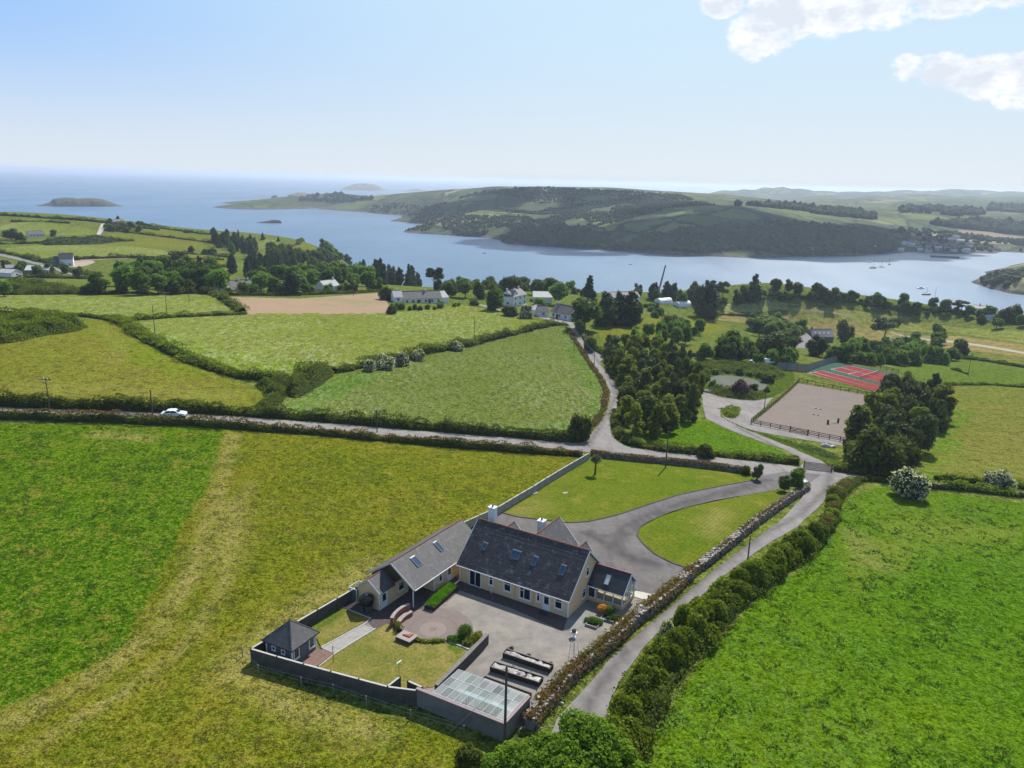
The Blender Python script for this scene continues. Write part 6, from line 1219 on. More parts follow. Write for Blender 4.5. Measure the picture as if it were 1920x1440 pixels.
# kerbs round the two front lawns
def kerb(label, px, w=.14, h=.12, mat=None):
    P = [Vector((*p, gz(*p))) for p in world(px)]; B = P[0].copy(); t = thing('kerb', label, 'kerb', B); m = MB()
    for a, b in zip(P[:-1], P[1:]): m.beam(a - B + Vector((0, 0, .1)), b - B + Vector((0, 0, .1)), w, h)
    m.build('kerb_edging', mat or M_CONCD, t)
kerb('dark kerb curving round the upper front lawn along the drive', [(1412, 901), (1370, 909), (1327, 917), (1271, 929), (1215, 947), (1159, 966), (1130, 973), (1102, 979), (1065, 981), (1020, 976), (971, 970), (940, 962)], .2, .14)
kerb('dark kerb curving round the lower front lawn along the drive', [(1384, 931.5), (1337, 940), (1290, 951.5), (1260, 960), (1234, 970.5), (1212, 981), (1200, 989.5), (1194, 1004), (1204, 1019), (1215, 1030), (1230, 1041), (1246, 1050), (1264, 1058), (1294, 1068)], .2, .14)
kerb('pale edging of the rear lawn by the garden path', [(643, 1140), (695, 1161), (683, 1172), (602, 1215)], .12, .1, M_COPE)
kerb('pale edging along the lower side of the garden path', [(704, 1180), (665, 1204), (627, 1228), (598, 1251)], .12, .1, M_COPE)
kerb('pale path edging beside the bracken wall', [Z4(1740, 430), Z4(1650, 500), Z4(1570, 620), Z4(1470, 710)], .14, .14, M_COPE)

# ------------------------------------------------------------ trees and bushes
# white hawthorns of the central hedge
for lb, px, py, hp, wp in [('widest white flowering hawthorn in the central hedge', 722, 690, 27, 50), ('white hawthorn just right of the widest one in the central hedge', 752, 684, 25, 38), ('smaller white flowering hawthorn at the right end of the white row', 784, 675, 21, 30), ('lone white hawthorn further up the central hedge near the pole', 858, 657, 18, 28), ('greyish hawthorn at the left end of the white row in the hedge', 693, 695, 22, 30)]:
    ptree('haw', px, py, hp, wp, lb)
ptree('haw', 1703, 931, 56, 78, 'big round cream flowering bush beside the road junction at the right'); ptree('haw', 1868, 916, 38, 66, 'cream topped bush on the thin road at the right edge')
ptree('haw', 986, 596, 27, 34, 'white flowering bush in front of the white cottage'); ptree('haw', 1246, 1208, 46, 34, 'pale flowering bush breaking out of the tall lane hedge')
ptree('bush', 1087, 824, 50, 62, 'big dark bush at the junction corner of the hay field'); ptree('bush', 1321, 858, 26, 42, 'round dark bush in the hedge by the junction')
ptree('dark', 1419, 900, 31, 24, 'dark clipped egg shaped shrub at the drive entrance beside the upper lawn'); ptree('dark', 1470, 921, 30, 30, 'round clipped dark shrub in front of the parked pale car'); ptree('broad', 1494, 921, 44, 34, 'feathery dark green shrub hiding the middle of the pale car'); ptree('bush', 1398, 890, 18, 20, 'small green bush at the end of the dark stone wall')
ptree('rhod', 1385, 742, 32, 40, 'purple flowering rhododendron by the pond')
wood(['bush', 'lbush', 'dark'], along([(1322, 712), (1335, 730), (1365, 737), (1410, 739), (1440, 733)], 3.2, 1.0, seed=79) + along([(1335, 700), (1380, 700), (1430, 708), (1455, 722)], 3.5, 1.0, seed=80), 1.2, 3.0, 'low shrub on the rim of the garden pond', 'shrubs round the garden pond', 1.3)
wood(['round', 'dark', 'lbush'], spread([(1340, 668), (1450, 668), (1500, 680), (1450, 690), (1380, 682)], 12, 4, seed=81), 3.5, 6.5, 'small garden tree between the pond and its upper wall', 'small trees above the pond', 1.1)
# the plantation beside the side road
wood(['lane'], along([(x - (17 if y > 1150 else 3), y + 2) for x, y in LANE[4:]], 1.9, .45, seed=77), 2.4, 3.8, 'rounded bush of the tall hedge right of the lane', 'bushes of the tall lane hedge', 1.25)
wood(['lane'], along(LANE[1:5], 2.2, .4, seed=78), 1.5, 2.3, 'low bush of the hedge at the bend of the lane', 'low bushes at the bend of the lane', 1.5)
PLG = 'young conifers of the plantation beside the side road'
wood(['plant', 'plant', 'plant', 'plantd'], spread([(1138, 662), (1240, 666), (1285, 690), (1302, 740), (1300, 775), (1262, 800), (1240, 826), (1192, 832), (1166, 805), (1172, 760), (1178, 735), (1152, 700)], 62, 5.0, seed=5), 6.0, 8.5, 'young loose conifer in the plantation between the side road and the drive', PLG, .78)
wood(['plantd', 'plantd', 'plant'], spread([(1250, 690), (1300, 712), (1312, 760), (1300, 790), (1262, 800), (1245, 740)], 14, 4, seed=6), 8.5, 11, 'taller dark conifer on the right side of the plantation', 'taller conifers of the plantation', .5)
wood(['lbush', 'light'], spread([(1185, 640), (1250, 628), (1310, 622), (1318, 640), (1260, 655), (1200, 664)], 16, 4, seed=7), 5, 8, 'bright bushy tree behind the plantation', 'bushy trees behind the plantation', .8)
# clump right of the arena
wood(['dark', 'plantd', 'dark', 'plant'], spread([(1612, 800), (1640, 772), (1672, 752), (1710, 742), (1755, 748), (1768, 780), (1752, 822), (1722, 850), (1690, 868), (1640, 860), (1605, 835)], 34, 4.6, seed=8), 6.5, 9.5, 'dark evergreen in the dense clump right of the riding arena', 'dark evergreens right of the arena', .8)
for lb, px, py, hp, wp, k_ in [('broad willow like bush at the front of the dark clump', 1640, 884, 82, 120, 'bush'), ('leafy bush at the right front of the dark clump', 1690, 878, 60, 80, 'bush'), ('low bush at the left foot of the dark clump', 1600, 856, 34, 50, 'bush')]: ptree(k_, px, py, hp, wp, lb)
# big garden trees by the cottages
for lb, px, py, hp, wp, k_ in [('tall dark fir tree behind the cottages by the side road', 1104, 590, 74, 52, 'fir'), ('big round chestnut like tree beside the cottage', 1096, 618, 58, 72, 'light'), ('dark tall tree right of the chestnut', 1135, 612, 66, 46, 'cypress'), ('dark cypress between the tall tree and the field', 1158, 610, 62, 40, 'cypress'), ('rightmost dark cypress of the cottage group', 1182, 612, 66, 46, 'cypress'), ('small reddish dark tree at the road by the cottages', 1087, 628, 30, 26, 'dark'), ('bright green round tree behind the cottages', 1048, 572, 42, 46, 'light'), ('dark round tree left of the two storey white house', 926, 582, 50, 42, 'round'), ('tall dark tree behind the two storey white house', 958, 552, 34, 50, 'round'),
                               ('broad green tree behind the long white bungalow', 872, 558, 36, 40, 'light'), ('dark green tree right of the broad green one', 900, 560, 34, 30, 'round'), ('green tree at the end of the bungalow garden', 840, 556, 30, 36, 'round'), ('shrub at the left end of the long bungalow', 725, 562, 26, 34, 'bush'), ('dark rounded bush above the drive of the white house', 890, 572, 14, 26, 'bush'), ('dark bush below the two storey white house', 955, 592, 20, 40, 'bush'), ('dark bush in front of the cottage drive', 1108, 655, 26, 30, 'bush'), ('yellow green shrub by the bungalow wall', 1012, 572, 14, 30, 'lbush'), ('green bush left of the bungalow front', 735, 588, 16, 28, 'bush'), ('pale bush at the bungalow fence', 750, 580, 14, 22, 'lbush')]:
    ptree(k_, px, py, hp, wp, lb)
wood(['bush', 'lbush'], along([(732, 580), (770, 583), (820, 579), (870, 571)], 3.6, 1.6, seed=2), 1.0, 3.2, 'garden shrub in front of the long white bungalow', 'shrubs before the long bungalow', 1.2)
ptree('dark', 1107, 660, 28, 22, 'dark leaning bush by the side road wall', None); ptree('cypress', 1328, 598, 70, 44, 'tall spreading dark tree standing alone in the far paddock'); ptree('dark', 1310, 594, 62, 34, 'dark narrow tree left of the spreading paddock tree'); ptree('fir', 1413, 566, 52, 46, 'tall dark fir above the shore fields'); ptree('round', 1397, 566, 32, 30, 'dark rounded tree left of the tall fir')
wood(['cypress', 'dark'], along([(1200, 556), (1240, 558), (1290, 560)], 4.5, 1.8, seed=4), 7, 11, 'dark tree in the row before the crane', 'dark trees before the crane', .75)
wood(['dark', 'pine', 'round'], along([(1285, 566), (1330, 566), (1390, 568)], 6, 4, seed=5), 7, 14, 'dark tree in the belt left of the tall fir', 'dark trees left of the tall fir', .8)
wood(['round', 'broad', 'dark'], along([(1445, 553), (1480, 556), (1540, 561), (1600, 568), (1660, 574), (1690, 578)], 5.2, 3.5, seed=6), 5, 10, 'rounded dark tree in the shore row beyond the right fields', 'shore row of trees beyond the right fields', .95)
wood(['round', 'light', 'bush'], along([(1700, 582), (1760, 584), (1800, 590), (1860, 597), (1925, 606), (1980, 612)], 7, 4.5, seed=7), 3.5, 10, 'green tree in the ragged line above the moored boats', 'ragged line of trees above the boats', 1.1)
ptree('pine', 1797, 585, 22, 34, 'flat topped pine above the moored yachts')
wood(['dark', 'bush', 'round'], along([(1340, 672), (1400, 668), (1440, 664), (1470, 660)], 7, 2.5, seed=8), 5.5, 8, 'dark tree between the pond and the barns', 'dark trees between pond and barns', 1.1)
for lb, px, py, hp, wp, k_ in [('broad round tree above the pond wall', 1362, 668, 50, 64, 'round'), ('dark spreading tree left of the stone barn', 1440, 672, 52, 66, 'dark'), ('low spreading tree in the lane before the barns', 1480, 655, 40, 54, 'dark'), ('dark tree at the right of the stone barn', 1530, 668, 40, 44, 'dark'), ('dark pine right of the barns', 1582, 652, 54, 44, 'dark'), ('flat crowned pine right of the barns', 1656, 644, 50, 70, 'pine'), ('bush behind the plantation in the paddock', 1262, 616, 26, 56, 'bush'), ('single pale tree in the far right pasture', 1868, 616, 20, 24, 'light'), ('dark tall tree at the right of the hedge garden', 1757, 640, 34, 30, 'round')]:
    ptree(k_, px, py, hp, wp, lb)
wood(['round', 'broad'], spread([(1385, 612), (1440, 606), (1500, 622), (1520, 636), (1500, 644), (1420, 634)], 14, 6, seed=9), 7, 10, 'dense green tree behind the stone barn', 'dense trees behind the barns', 1.15)
wood(['broad', 'lbush', 'round'], spread([(1560, 668), (1640, 650), (1720, 640), (1790, 642), (1805, 668), (1760, 682), (1660, 686), (1580, 680)], 30, 5.5, seed=10), 5, 8.5, 'rounded green tree of the belt above the tennis court', 'green belt above the tennis court', 1.15)
patch('scrub', 'dark rushes and shrubs round the garden pond', [(1296, 682), (1340, 676), (1440, 684), (1480, 700), (1455, 716), (1400, 704), (1350, 700), (1325, 706), (1318, 720), (1300, 700)], 1.0, L_HEDGE, .35, .8, 3)
patch('scrub', 'dark shrubs between the pond and the turning circle', [(1322, 722), (1350, 732), (1400, 735), (1440, 736), (1430, 750), (1380, 750), (1335, 742)], 1.2, L_HEDGE, .35, .9, 3)
patch('scrub', 'small rocky shrub island in the turning circle', [(1350, 777), (1352, 766), (1378, 762), (1392, 764), (1384, 784), (1366, 786)], 1.0, L_LANE, .3, .9, 2.5, edge=1.2)
patch('scrub', 'strip of rough grass and rushes below the riding arena', [(1348, 782), (1400, 808), (1480, 826), (1560, 846), (1585, 866), (1545, 860), (1490, 838), (1430, 816)], .45, L_TUFT, .3, .9, 3, edge=1.5)
# the wooded valley at the left and centre
V1 = 'trees of the valley wood below the hillside fields'; V2 = 'dark conifers of the valley wood'
wood(['broad', 'light', 'round', 'light'], spread([(170, 552), (250, 528), (330, 530), (420, 540), (420, 552), (250, 554)], 26, 7, seed=11), 7, 12, 'rounded broadleaf tree at the left edge of the valley wood', V1, 1.0)
wood(['dark', 'pine', 'fir', 'round'], spread([(235, 530), (300, 518), (420, 528), (430, 545), (330, 548)], 22, 8, seed=12), 9, 14, 'tall dark tree standing in the left valley wood', 'tall dark trees in the left valley wood', .75)
wood(['broad', 'light', 'round'], spread([(430, 540), (600, 525), (720, 525), (700, 545), (600, 545), (490, 552)], 44, 8, seed=13), 7, 12, 'leafy tree in the middle of the valley wood', 'leafy trees in the middle of the valley wood', 1.05)
wood(['fir', 'cypress'], spread([(430, 505), (520, 500), (560, 505), (520, 525), (440, 525)], 24, 7, seed=14), 9, 13, 'dark conifer above the leafy valley trees', V2, .5)
wood(['fir', 'cypress', 'dark'], spread([(400, 450), (460, 452), (482, 470), (480, 480), (430, 470), (402, 462)], 30, 9, seed=15), 9, 14, 'dark fir in the shelter belt on the coastal slope', 'firs of the coastal shelter belt', .55)
wood(['cypress', 'round'], along([(440, 478), (480, 488), (520, 490), (560, 490)], 14, 5, seed=16), 9, 14, 'tree in the thin row below the shelter belt', 'thin tree row below the shelter belt', .6)
wood(['round', 'dark'], spread([(500, 490), (530, 475), (545, 478), (530, 492), (620, 500), (600, 515), (520, 505)], 20, 9, seed=17), 9, 14, 'dark rounded tree in the gully by the coastal knoll', 'trees of the coastal gully', .9)
wood(['round', 'broad'], spread([(600, 492), (625, 472), (655, 490), (655, 498), (610, 500)], 22, 9, seed=18), 9, 13, 'wind clipped tree on the seaward nose of the knoll', 'trees on the seaward nose', 1.0)
wood(['fir', 'cypress', 'dark'], spread([(660, 525), (690, 512), (760, 518), (790, 530), (760, 545), (680, 542)], 34, 7.5, seed=19), 11, 16, 'tall dark conifer in the shore wood left of the long bungalow', 'tall conifers of the shore wood', .5)
for lb, px, py, hp, wp, k_ in [('spreading monterey pine standing over the water left of centre', 814, 546, 44, 38, 'pine'), ('dark fir standing alone on the coastal skyline', 493, 450, 14, 11, 'fir'), ('small fir right of the lone skyline fir', 522, 453, 10, 8, 'fir'), ('bright round tree at the lower edge of the valley wood', 512, 551, 32, 34, 'light'), ('tall dark double tree beside the bright round tree', 548, 553, 48, 38, 'cypress'), ('dark bush on the hill skyline left of the water', 350, 436, 6, 14, 'bush'), ('low dark bush on the hill skyline', 262, 421, 7, 16, 'bush'), ('dark tree by the hilltop house', 205, 419, 10, 14, 'round'), ('dark pointed tree behind the hilltop house', 222, 418, 14, 8, 'cypress'), ('big dark tree clump left of the hilltop bungalow', 22, 450, 22, 34, 'dark'), ('dark tree right of the big dark clump', 38, 452, 18, 24, 'dark'), ('round dark tree right of the hilltop bungalow', 101, 444, 14, 16, 'round'), ('dark round tree before the white farmhouse', 122, 513, 17, 18, 'round'), ('dark leaning tree right of the farmhouse yard', 146, 519, 20, 22, 'round'), ('bright tree at the left edge below the farm', 8, 556, 30, 32, 'light')]:
    ptree(k_, px, py, hp, wp, lb)
wood(['bush', 'round'], spread([(200, 428), (240, 426), (262, 434), (240, 436), (205, 434)], 12, 7, seed=20), 4, 7, 'bush below the hilltop house', 'bushes below the hilltop house', 1.4)
wood(['round', 'dark'], along([(0, 506), (40, 512), (90, 518), (110, 520)], 12, 3, seed=21), 5, 8, 'dark tree among the farm sheds', 'trees among the farm sheds', 1.2)
wood(['pine', 'round', 'dark'], along([(830, 535), (900, 533), (970, 537), (1030, 540), (1080, 545)], 13, 4, seed=22), 9, 14, 'dark tree on the shore beyond the cottages', 'shore trees beyond the cottages', 1.1)
wood(['round', 'broad', 'light', 'bush'], spread([(820, 556), (860, 545), (1000, 545), (1080, 552), (1090, 566), (1000, 562), (920, 566)], 30, 7, seed=23), 5, 10, 'garden tree around the white houses', 'garden trees around the white houses', 1.05)
wood(['bush'], along([(380, 476), (400, 478), (355, 472)], 8, 2, seed=24), 4, 6, 'bush on the hillside hedge', 'hillside hedge bushes', 1.3)
wood(['bush', 'lbush', 'round'], spread([(1200, 575), (1250, 580), (1230, 600), (1190, 592)], 12, 6, seed=25), 2.5, 5, 'paddock bush right of the cypress group', 'paddock bushes right of the cypresses', 1.2)
for i, (ln, st, n_) in enumerate([([(1200, 558), (1260, 562), (1330, 566), (1400, 568)], 6, 'before the crane'), ([(1440, 555), (1500, 559), (1560, 564), (1640, 572), (1700, 580)], 6, 'along the seaward edge of the right fields'), ([(1700, 583), (1760, 586), (1810, 591), (1870, 598), (1930, 606)], 6, 'in the ragged line above the boats'), ([(820, 545), (880, 542), (960, 545), (1040, 548), (1100, 556)], 7, 'on the shore side of the white houses'), ([(1345, 664), (1400, 660), (1450, 660)], 5, 'between the pond wall and the barns'), ([(1560, 676), (1620, 684), (1700, 684), (1780, 676)], 5, 'at the foot of the belt by the tennis court'), ([(430, 550), (520, 552), (600, 548), (680, 544), (730, 546)], 6, 'along the foot of the valley wood'), ([(170, 552), (250, 551), (340, 552), (420, 550)], 7, 'at the left foot of the valley wood')]):
    wood(['bush', 'lbush', 'bush', 'round'], along(ln, st, 2.2, seed=40 + i), 2.5, 6.5, 'low bush ' + n_, 'low bushes ' + n_, 1.25, seed=50 + i)
# dracaena on the front lawn
b = cast(1115.5, 890.5); dr = thing('cabbage_palm', 'single cabbage palm with a tufted head on the upper front lawn', 'palm tree', b); H_ = h_of(b, 852) * .86
m = MB(); m.tube((0, 0, -.1), (.05, 0, H_ * .62), .2, .13, 8); tips = [(.55, .1, H_ * .88), (-.5, .3, H_ * .86), (.05, -.5, H_ * .85), (.1, .4, H_ * .97), (-.15, -.1, H_ * .95)]
for q in tips: m.tube((.05, 0, H_ * .6), q, .1, .06, 6)
m.build('trunk', M_BARK, dr); C = []; V = []; Fc = []; r = np.random.default_rng(4); i_ = 0
for q in tips:
    for _ in range(150):
        a = r.uniform(0, 6.28); e = r.uniform(-.7, 1.4); d = np.array([math.cos(a) * math.cos(e), math.sin(a) * math.cos(e), math.sin(e)]); L = r.uniform(.55, .85); s_ = np.cross(d, (0, 0, 1)); s_ = s_ / (np.linalg.norm(s_) + 1e-6) * .05; q_ = np.array(q); mid = q_ + d * L * .6; end = q_ + d * L + np.array([0, 0, -.15])
        V += [q_ - s_ * .4, q_ + s_ * .4, mid + s_, mid - s_, end]; Fc += [(i_, i_ + 1, i_ + 2), (i_, i_ + 2, i_ + 3), (i_ + 3, i_ + 2, i_ + 4)]; i_ += 5
mesh_obj('leaf_heads', np_mesh('leaf_heads', np.array(V), np.array(Fc), leaf_mat('palm_leaves', (.05, .08, .02), (.1, .13, .035))), dr)
# garden planting
def lumps(name, label, cat, B, lobes, leaf, n, size, parent=None, seed=1):
    r = np.random.default_rng(seed); t = parent or thing(name, label, cat, B); me = blobs(lobes, n, size, r, name='foliage', mat=leaf); f = mesh_obj('foliage', me, t); mesh_obj('woody_core', core_mesh(lobes, r=r, s=.72), t); return t
b = cast(*Z7(1120, 755)); lumps('ball_shrub', 'round clipped green ball shrub at the patio edge', 'shrub', b, [(0, 0, .8, .85, .85, .75), (.2, .1, .9, .7, .7, .7), (-.15, -.1, .7, .75, .75, .65)], L_BROAD, 2600, .11)
b = cast(*Z7(1050, 810)); lumps('green_plants', 'lush green bed plants left of the dark garden wall', 'plants', b, [(-.3, 0, .3, .6, .6, .45), (.4, .3, .25, .55, .5, .4), (-.9, .2, .25, .5, .5, .35)], L_LIME, 1600, .13, seed=2)
b = cast(*Z7(1190, 810)); lumps('yellow_green_shrubs', 'yellow green shrubs against the dark garden wall', 'plants', b, [(0, 0, .35, .7, .6, .5), (.6, .5, .4, .6, .5, .5), (-.3, -.7, .3, .6, .5, .45), (.9, 1.0, .35, .5, .5, .45)], L_YELL, 1800, .12, seed=3)
hedge('low_garden_hedge', 'low golden hedge curving round the lower edge of the patio', [Z7(520, 800), Z7(600, 815), Z7(740, 820), Z7(880, 810)], .9, .65, L_YELL, .1, 1.2, lump=.15, lumpL=1.2)
hedge('low_garden_hedge', 'golden hedge curving behind the brick seat', [Z7(275, 510), Z7(262, 580), Z7(290, 650), Z7(335, 700)], .8, .75, L_YELL, .1, 1.2, lump=.15, lumpL=1.2)
kerb('pale stone edging under the green bed plants', [Z7(930, 820), Z7(1050, 865), Z7(1175, 915)], .16, .2, M_COPE); kerb('short pale stone edging above the green bed plants', [Z7(1010, 755), Z7(1090, 785), Z7(1150, 805)], .12, .15, M_COPE)
# grass in the planter; plants of the beds
def blades(t, Lx, Wy, z, h, n, mat, seed, w=.05, nm='grass'):
    r = np.random.default_rng(seed); x = r.uniform(-Lx + .15, Lx - .15, n); y = r.uniform(-Wy + .12, Wy - .12, n); hh = h * r.uniform(.5, 1.15, n) * (1 + .8 * vnoise(x + 50, y + 50, .7, seed)); lx, ly = r.normal(0, .13, n), r.normal(0, .13, n); a = r.uniform(0, 6.28, n); ux, uy = np.cos(a) * w, np.sin(a) * w
    V = np.stack([np.c_[x - ux, y - uy, np.full(n, z)], np.c_[x + ux, y + uy, np.full(n, z)], np.c_[x + lx, y + ly, z + hh]], 1).reshape(-1, 3); mesh_obj(nm, np_mesh(nm, V, np.arange(3 * n).reshape(-1, 3), mat), t)
blades(PLANTER[0], PLANTER[1], PLANTER[2], .4, .55, 6000, L_LIME, 3)
lumps('x', '', '', None, [(-.3, 0, .35, .6, .55, .4), (.45, .2, .3, .5, .45, .35), (-.9, -.1, .25, .4, .4, .3)], L_LIGHT, 1500, .12, parent=fb[0][0], seed=5)
f1 = fb[1][0]; lumps('x', '', '', None, [(.7, -.1, .35, .45, .4, .4), (1.0, .3, .3, .4, .4, .35), (.2, -.4, .3, .4, .35, .3)], L_LIGHT, 1200, .12, parent=f1, seed=6)
b = cast(*Z3(778, 985)); lumps('orange_shrub', 'orange flowering shrub in the bed beside the sun room', 'shrub', b, [(0, 0, .75, .55, .5, .45), (.3, .1, .7, .4, .4, .35)], L_ORNG, 1500, .1, seed=7)
b = cast(*Z3(868, 1000)); lumps('dark_green_shrub', 'dark green shrub right of the orange one in the sun room bed', 'shrub', b, [(0, 0, .7, .5, .5, .5), (.3, .2, .6, .4, .4, .4)], L_BROAD, 1300, .11, seed=8)
for i, (zx, zy, lf, lb) in enumerate([(1255, 285, L_LIGHT, 'small green plant at the middle of the uppermost raised bed'), (1060, 205, L_BRACK, 'brownish shrub at the left end of the uppermost raised bed'), (1500, 375, L_BRACK, 'reddish spiky plant at the right end of the uppermost raised bed'), (1075, 425, L_LIGHT, 'green bushy plant on the middle raised bed behind the pole'), (1270, 490, L_LIGHT, 'little green plant on the middle raised bed to the right')]):
    b = cast(*Z4(zx, zy), .5); lumps('bed_plant', lb, 'plant', Vector((b.x, b.y, b.z - .05)), [(0, 0, .25, .35, .3, .3), (.15, .1, .35, .25, .25, .25)], lf, 420, .12, seed=20 + i)
for i, (zx, zy, lb) in enumerate([(1860, 370, 'lush plants against the bracken wall nearest the yard'), (1760, 440, 'green plants below the bracken wall at the path edging'), (1390, 780, 'spiky green plant near the glasshouse end of the bracken wall'), (1370, 830, 'bright green plants by the corner of the glasshouse')]):
    b = cast(*Z4(zx, zy)); lumps('wall_plants', lb, 'plants', b, [(0, 0, .25, .5, .4, .4), (.5, .4, .25, .45, .35, .35)], L_LIME if i != 2 else L_BROAD, 600, .13, seed=30 + i)
patch('verge_grass', 'strip of green verge between the bracken wall and the lower lane', [(1090, 1275), (1150, 1222), (1190, 1188), (1178, 1206), (1120, 1262), (1075, 1310), (1040, 1345), (1020, 1350), (1050, 1310)], .18, L_TUFTD, .16, .7, 1.5, edge=.6)
# near trees at the bottom of the picture
def near_tree(label, base, h, w, seed):
    r = np.random.default_rng(seed); t = thing('leafy_tree', label, 'tree', base); B = []
    for k in range(26): a = r.uniform(0, 6.28); q = math.sqrt(r.random()) * w * .42; z = h * (1 - .13) - (q / w) ** 2 * h * .9 - r.random() * h * .3; s_ = r.uniform(.1, .19) * w; B.append((q * math.cos(a), q * math.sin(a), z, s_, s_, s_ * .85))
    c = mesh_obj('crown', blobs(B, 15000, .27, r, mat=L_NEAR, aspect=1.3), t); mesh_obj('inner_foliage', core_mesh(B, r=r, s=.62), c); mesh_obj('trunk', trunk_mesh(h * .6, .16, B[:5], r), t)
for k, (lb, px, py, top, w) in enumerate([('bright leafy tree at the bottom of the picture, left of the lane mouth', 1010, 1500, 1378, 6.6), ('tallest bright leafy tree at the bottom edge before the lane', 1080, 1510, 1352, 6.8), ('bright leafy tree at the bottom edge against the tall lane hedge', 1140, 1520, 1392, 5.8), ('leafy sapling at the foot of the pole by the glasshouse', 958, 1490, 1402, 4.6), ('lowest bright leafy tree, cut by the bottom edge', 1060, 1570, 1420, 6.5)]):
    b = cast(px, py); near_tree(lb, b, h_of(b, top), w, 900 + k)
ptree('bush', 880, 1440, 34, 70, 'low dark bush by the field fence below the glasshouse')
# tussocks in the near fields
def tufts(name, poly, n, mat, h, seed, lo=-.1, surf='n'):
    P = world(poly); A = np.array(P); a, b = A.min(0), A.max(0); r = np.random.default_rng(seed); x = r.uniform(a[0], b[0], n * 3); y = r.uniform(a[1], b[1], n * 3); m = inside(P, x, y) & (vnoise(x + 900, y + 900, 1.3, seed) + .4 * vnoise(x + 900, y + 900, 7, seed + 1) > lo); x = x[m][:n]; y = y[m][:n]; k = 5; n = len(x)
    x = np.repeat(x, k) + r.normal(0, .1, n * k); y = np.repeat(y, k) + r.normal(0, .1, n * k); N_ = n * k; z = NG(x, y); hh = h * r.uniform(.4, 1.3, N_); an = r.uniform(0, 6.28, N_); w = r.uniform(.05, .11, N_); lx, ly = r.normal(0, h * .55, N_), r.normal(0, h * .55, N_)
    V = np.stack([np.c_[x - np.cos(an) * w, y - np.sin(an) * w, z], np.c_[x + np.cos(an) * w, y + np.sin(an) * w, z], np.c_[x + lx, y + ly, z + hh]], 1).reshape(-1, 3)
    o = mesh_obj(name, np_mesh(name, V, np.arange(3 * N_).reshape(-1, 3), mat)); tag(o, kind='stuff'); return o
tufts('grass_tussocks', [(1592, 940), (1920, 950), (2000, 1460), (1190, 1500), (1300, 1260), (1420, 1120), (1548, 1000)], 9000, L_TUFT, .22, 61, .22)
tufts('grass_tussocks', [(-20, 800), (420, 810), (330, 1010), (235, 1215), (-20, 1345)], 6000, L_TUFT, .2, 62, .22)
tufts('grass_tussocks', [(430, 812), (1060, 860), (864, 990), (471, 1236), (780, 1360), (900, 1460), (-20, 1460), (-20, 1350), (235, 1225), (340, 1010)], 14000, L_TUFTD, .16, 63, .2)
# ------------------------------------------------------------ poles, fences, arena, court
def pole(label, base, top, r0=.13, kind=None, lean=None):
    b = cast(*base); h = h_of(b, top[1]); t = thing('utility_pole', label, 'pole', b); MB().tube((0, 0, -.5), (0, 0, h), r0, r0 * .72, 10).build('pole_shaft', M_POLE, t)
    if kind == 'cross':
        MB().beam((-1.1, 0, h - .25), (1.1, 0, h - .25), .1, .12).build('crossarm', M_POLE, t)
        for x in (-1.0, -.35, .35, 1.0): MB().lathe([(.03, 0), (.07, .05), (.05, .12), (.07, .17), (.03, .24)], 8, (x, 0, h - .19)).build('insulator', M_WHITE, t)
        MB().beam((-.5, .03, h - .28), (0, .03, h - .8), .03).beam((.5, .03, h - .28), (0, .03, h - .8), .03).build('brace', M_METAL, t)
    if kind == 'cap': MB().lathe([(.09, 0), (.1, .1), (.02, .14)], 8, (0, 0, h)).build('cap', M_DARKW, t)
    return t, b, h
PL = {}
for k_, lb, base, top, kd in [('a', 'pole with a pale crossarm at the left of the road hedge', (95, 783), (91, 709), 'cross'), ('b', 'short dark pole beside the white saloon car', (286, 777), (283, 731), None), ('c', 'pole on the hedge between the two left fields', (291, 629), (286, 573), 'cap'), ('d', 'pole standing in the upper left hay field', (313, 587), (309, 548), 'cross'), ('e', 'thin pole at the corner of the tilled field', (355, 566), (352, 528), None), ('f', 'thin pole in the small field left of the valley wood', (423, 553), (422, 525), None), ('g', 'short pole before the valley cottages, left one', (448, 555), (447, 541), None), ('h', 'short pole before the valley cottages, right one', (463, 555), (462, 541), None), ('i', 'pole at the far edge of the tilled field', (663, 555), (662, 535), None),
                              ('j', 'pole in the seeding hay field below the white houses', (889, 641), (889, 594), None), ('k', 'short pole in the hedge of the road across the middle', (707, 811), (708, 769), None), ('l', 'pole on the left verge of the side road, higher one', (1076, 660), (1079, 619), None), ('m', 'pole beside the lay-by of the side road', (1114, 687), (1115, 660), None), ('n', 'pole at the top of the side road by the cottages', (1060, 623), (1061, 602), None),
                              ('o', 'pole at the road edge of the upper front lawn', (1248, 877), (1257, 809), None), ('p', 'thin pole behind the stone wall of the lane', (1402, 1050), (1406, 1004), None), ('q', 'tall near pole in front of the glasshouse', (946, 1402), (952, 1252), 'cap'), ('r', 'dark pole left of the riding arena fence', (1433, 766), (1437, 731), None), ('s', 'pole in the right hand meadow', (1815, 705), (1822, 660), None), ('t', 'short pole among the dark trees right of the arena', (1618, 775), (1620, 761), None)]:
    PL[k_] = pole(lb, base, top, .11 if k_ not in 'qbo' else .15, kd)
def wire(label, a, b, sag=.6, r0=.018, n=12):
    a = Vector(a); b = Vector(b); t = thing('overhead_wire', label, 'wire', a); m = MB(); pts = [a.lerp(b, i / n) - Vector((0, 0, sag * 4 * (i / n) * (1 - i / n))) - a for i in range(n + 1)]
    for p, q in zip(pts[:-1], pts[1:]): m.tube(p, q, r0, n=4)
    m.build('wire', M_METAL, t)
tp = lambda k_: PL[k_][1] + Vector((0, 0, PL[k_][2] - .1))
q_ = tp('q'); gy = cast(842, 1375); wire('pale stay wire slanting from the near pole down across the glasshouse wall to the field', q_ - Vector((0, 0, 1)), gy, 0, .02)
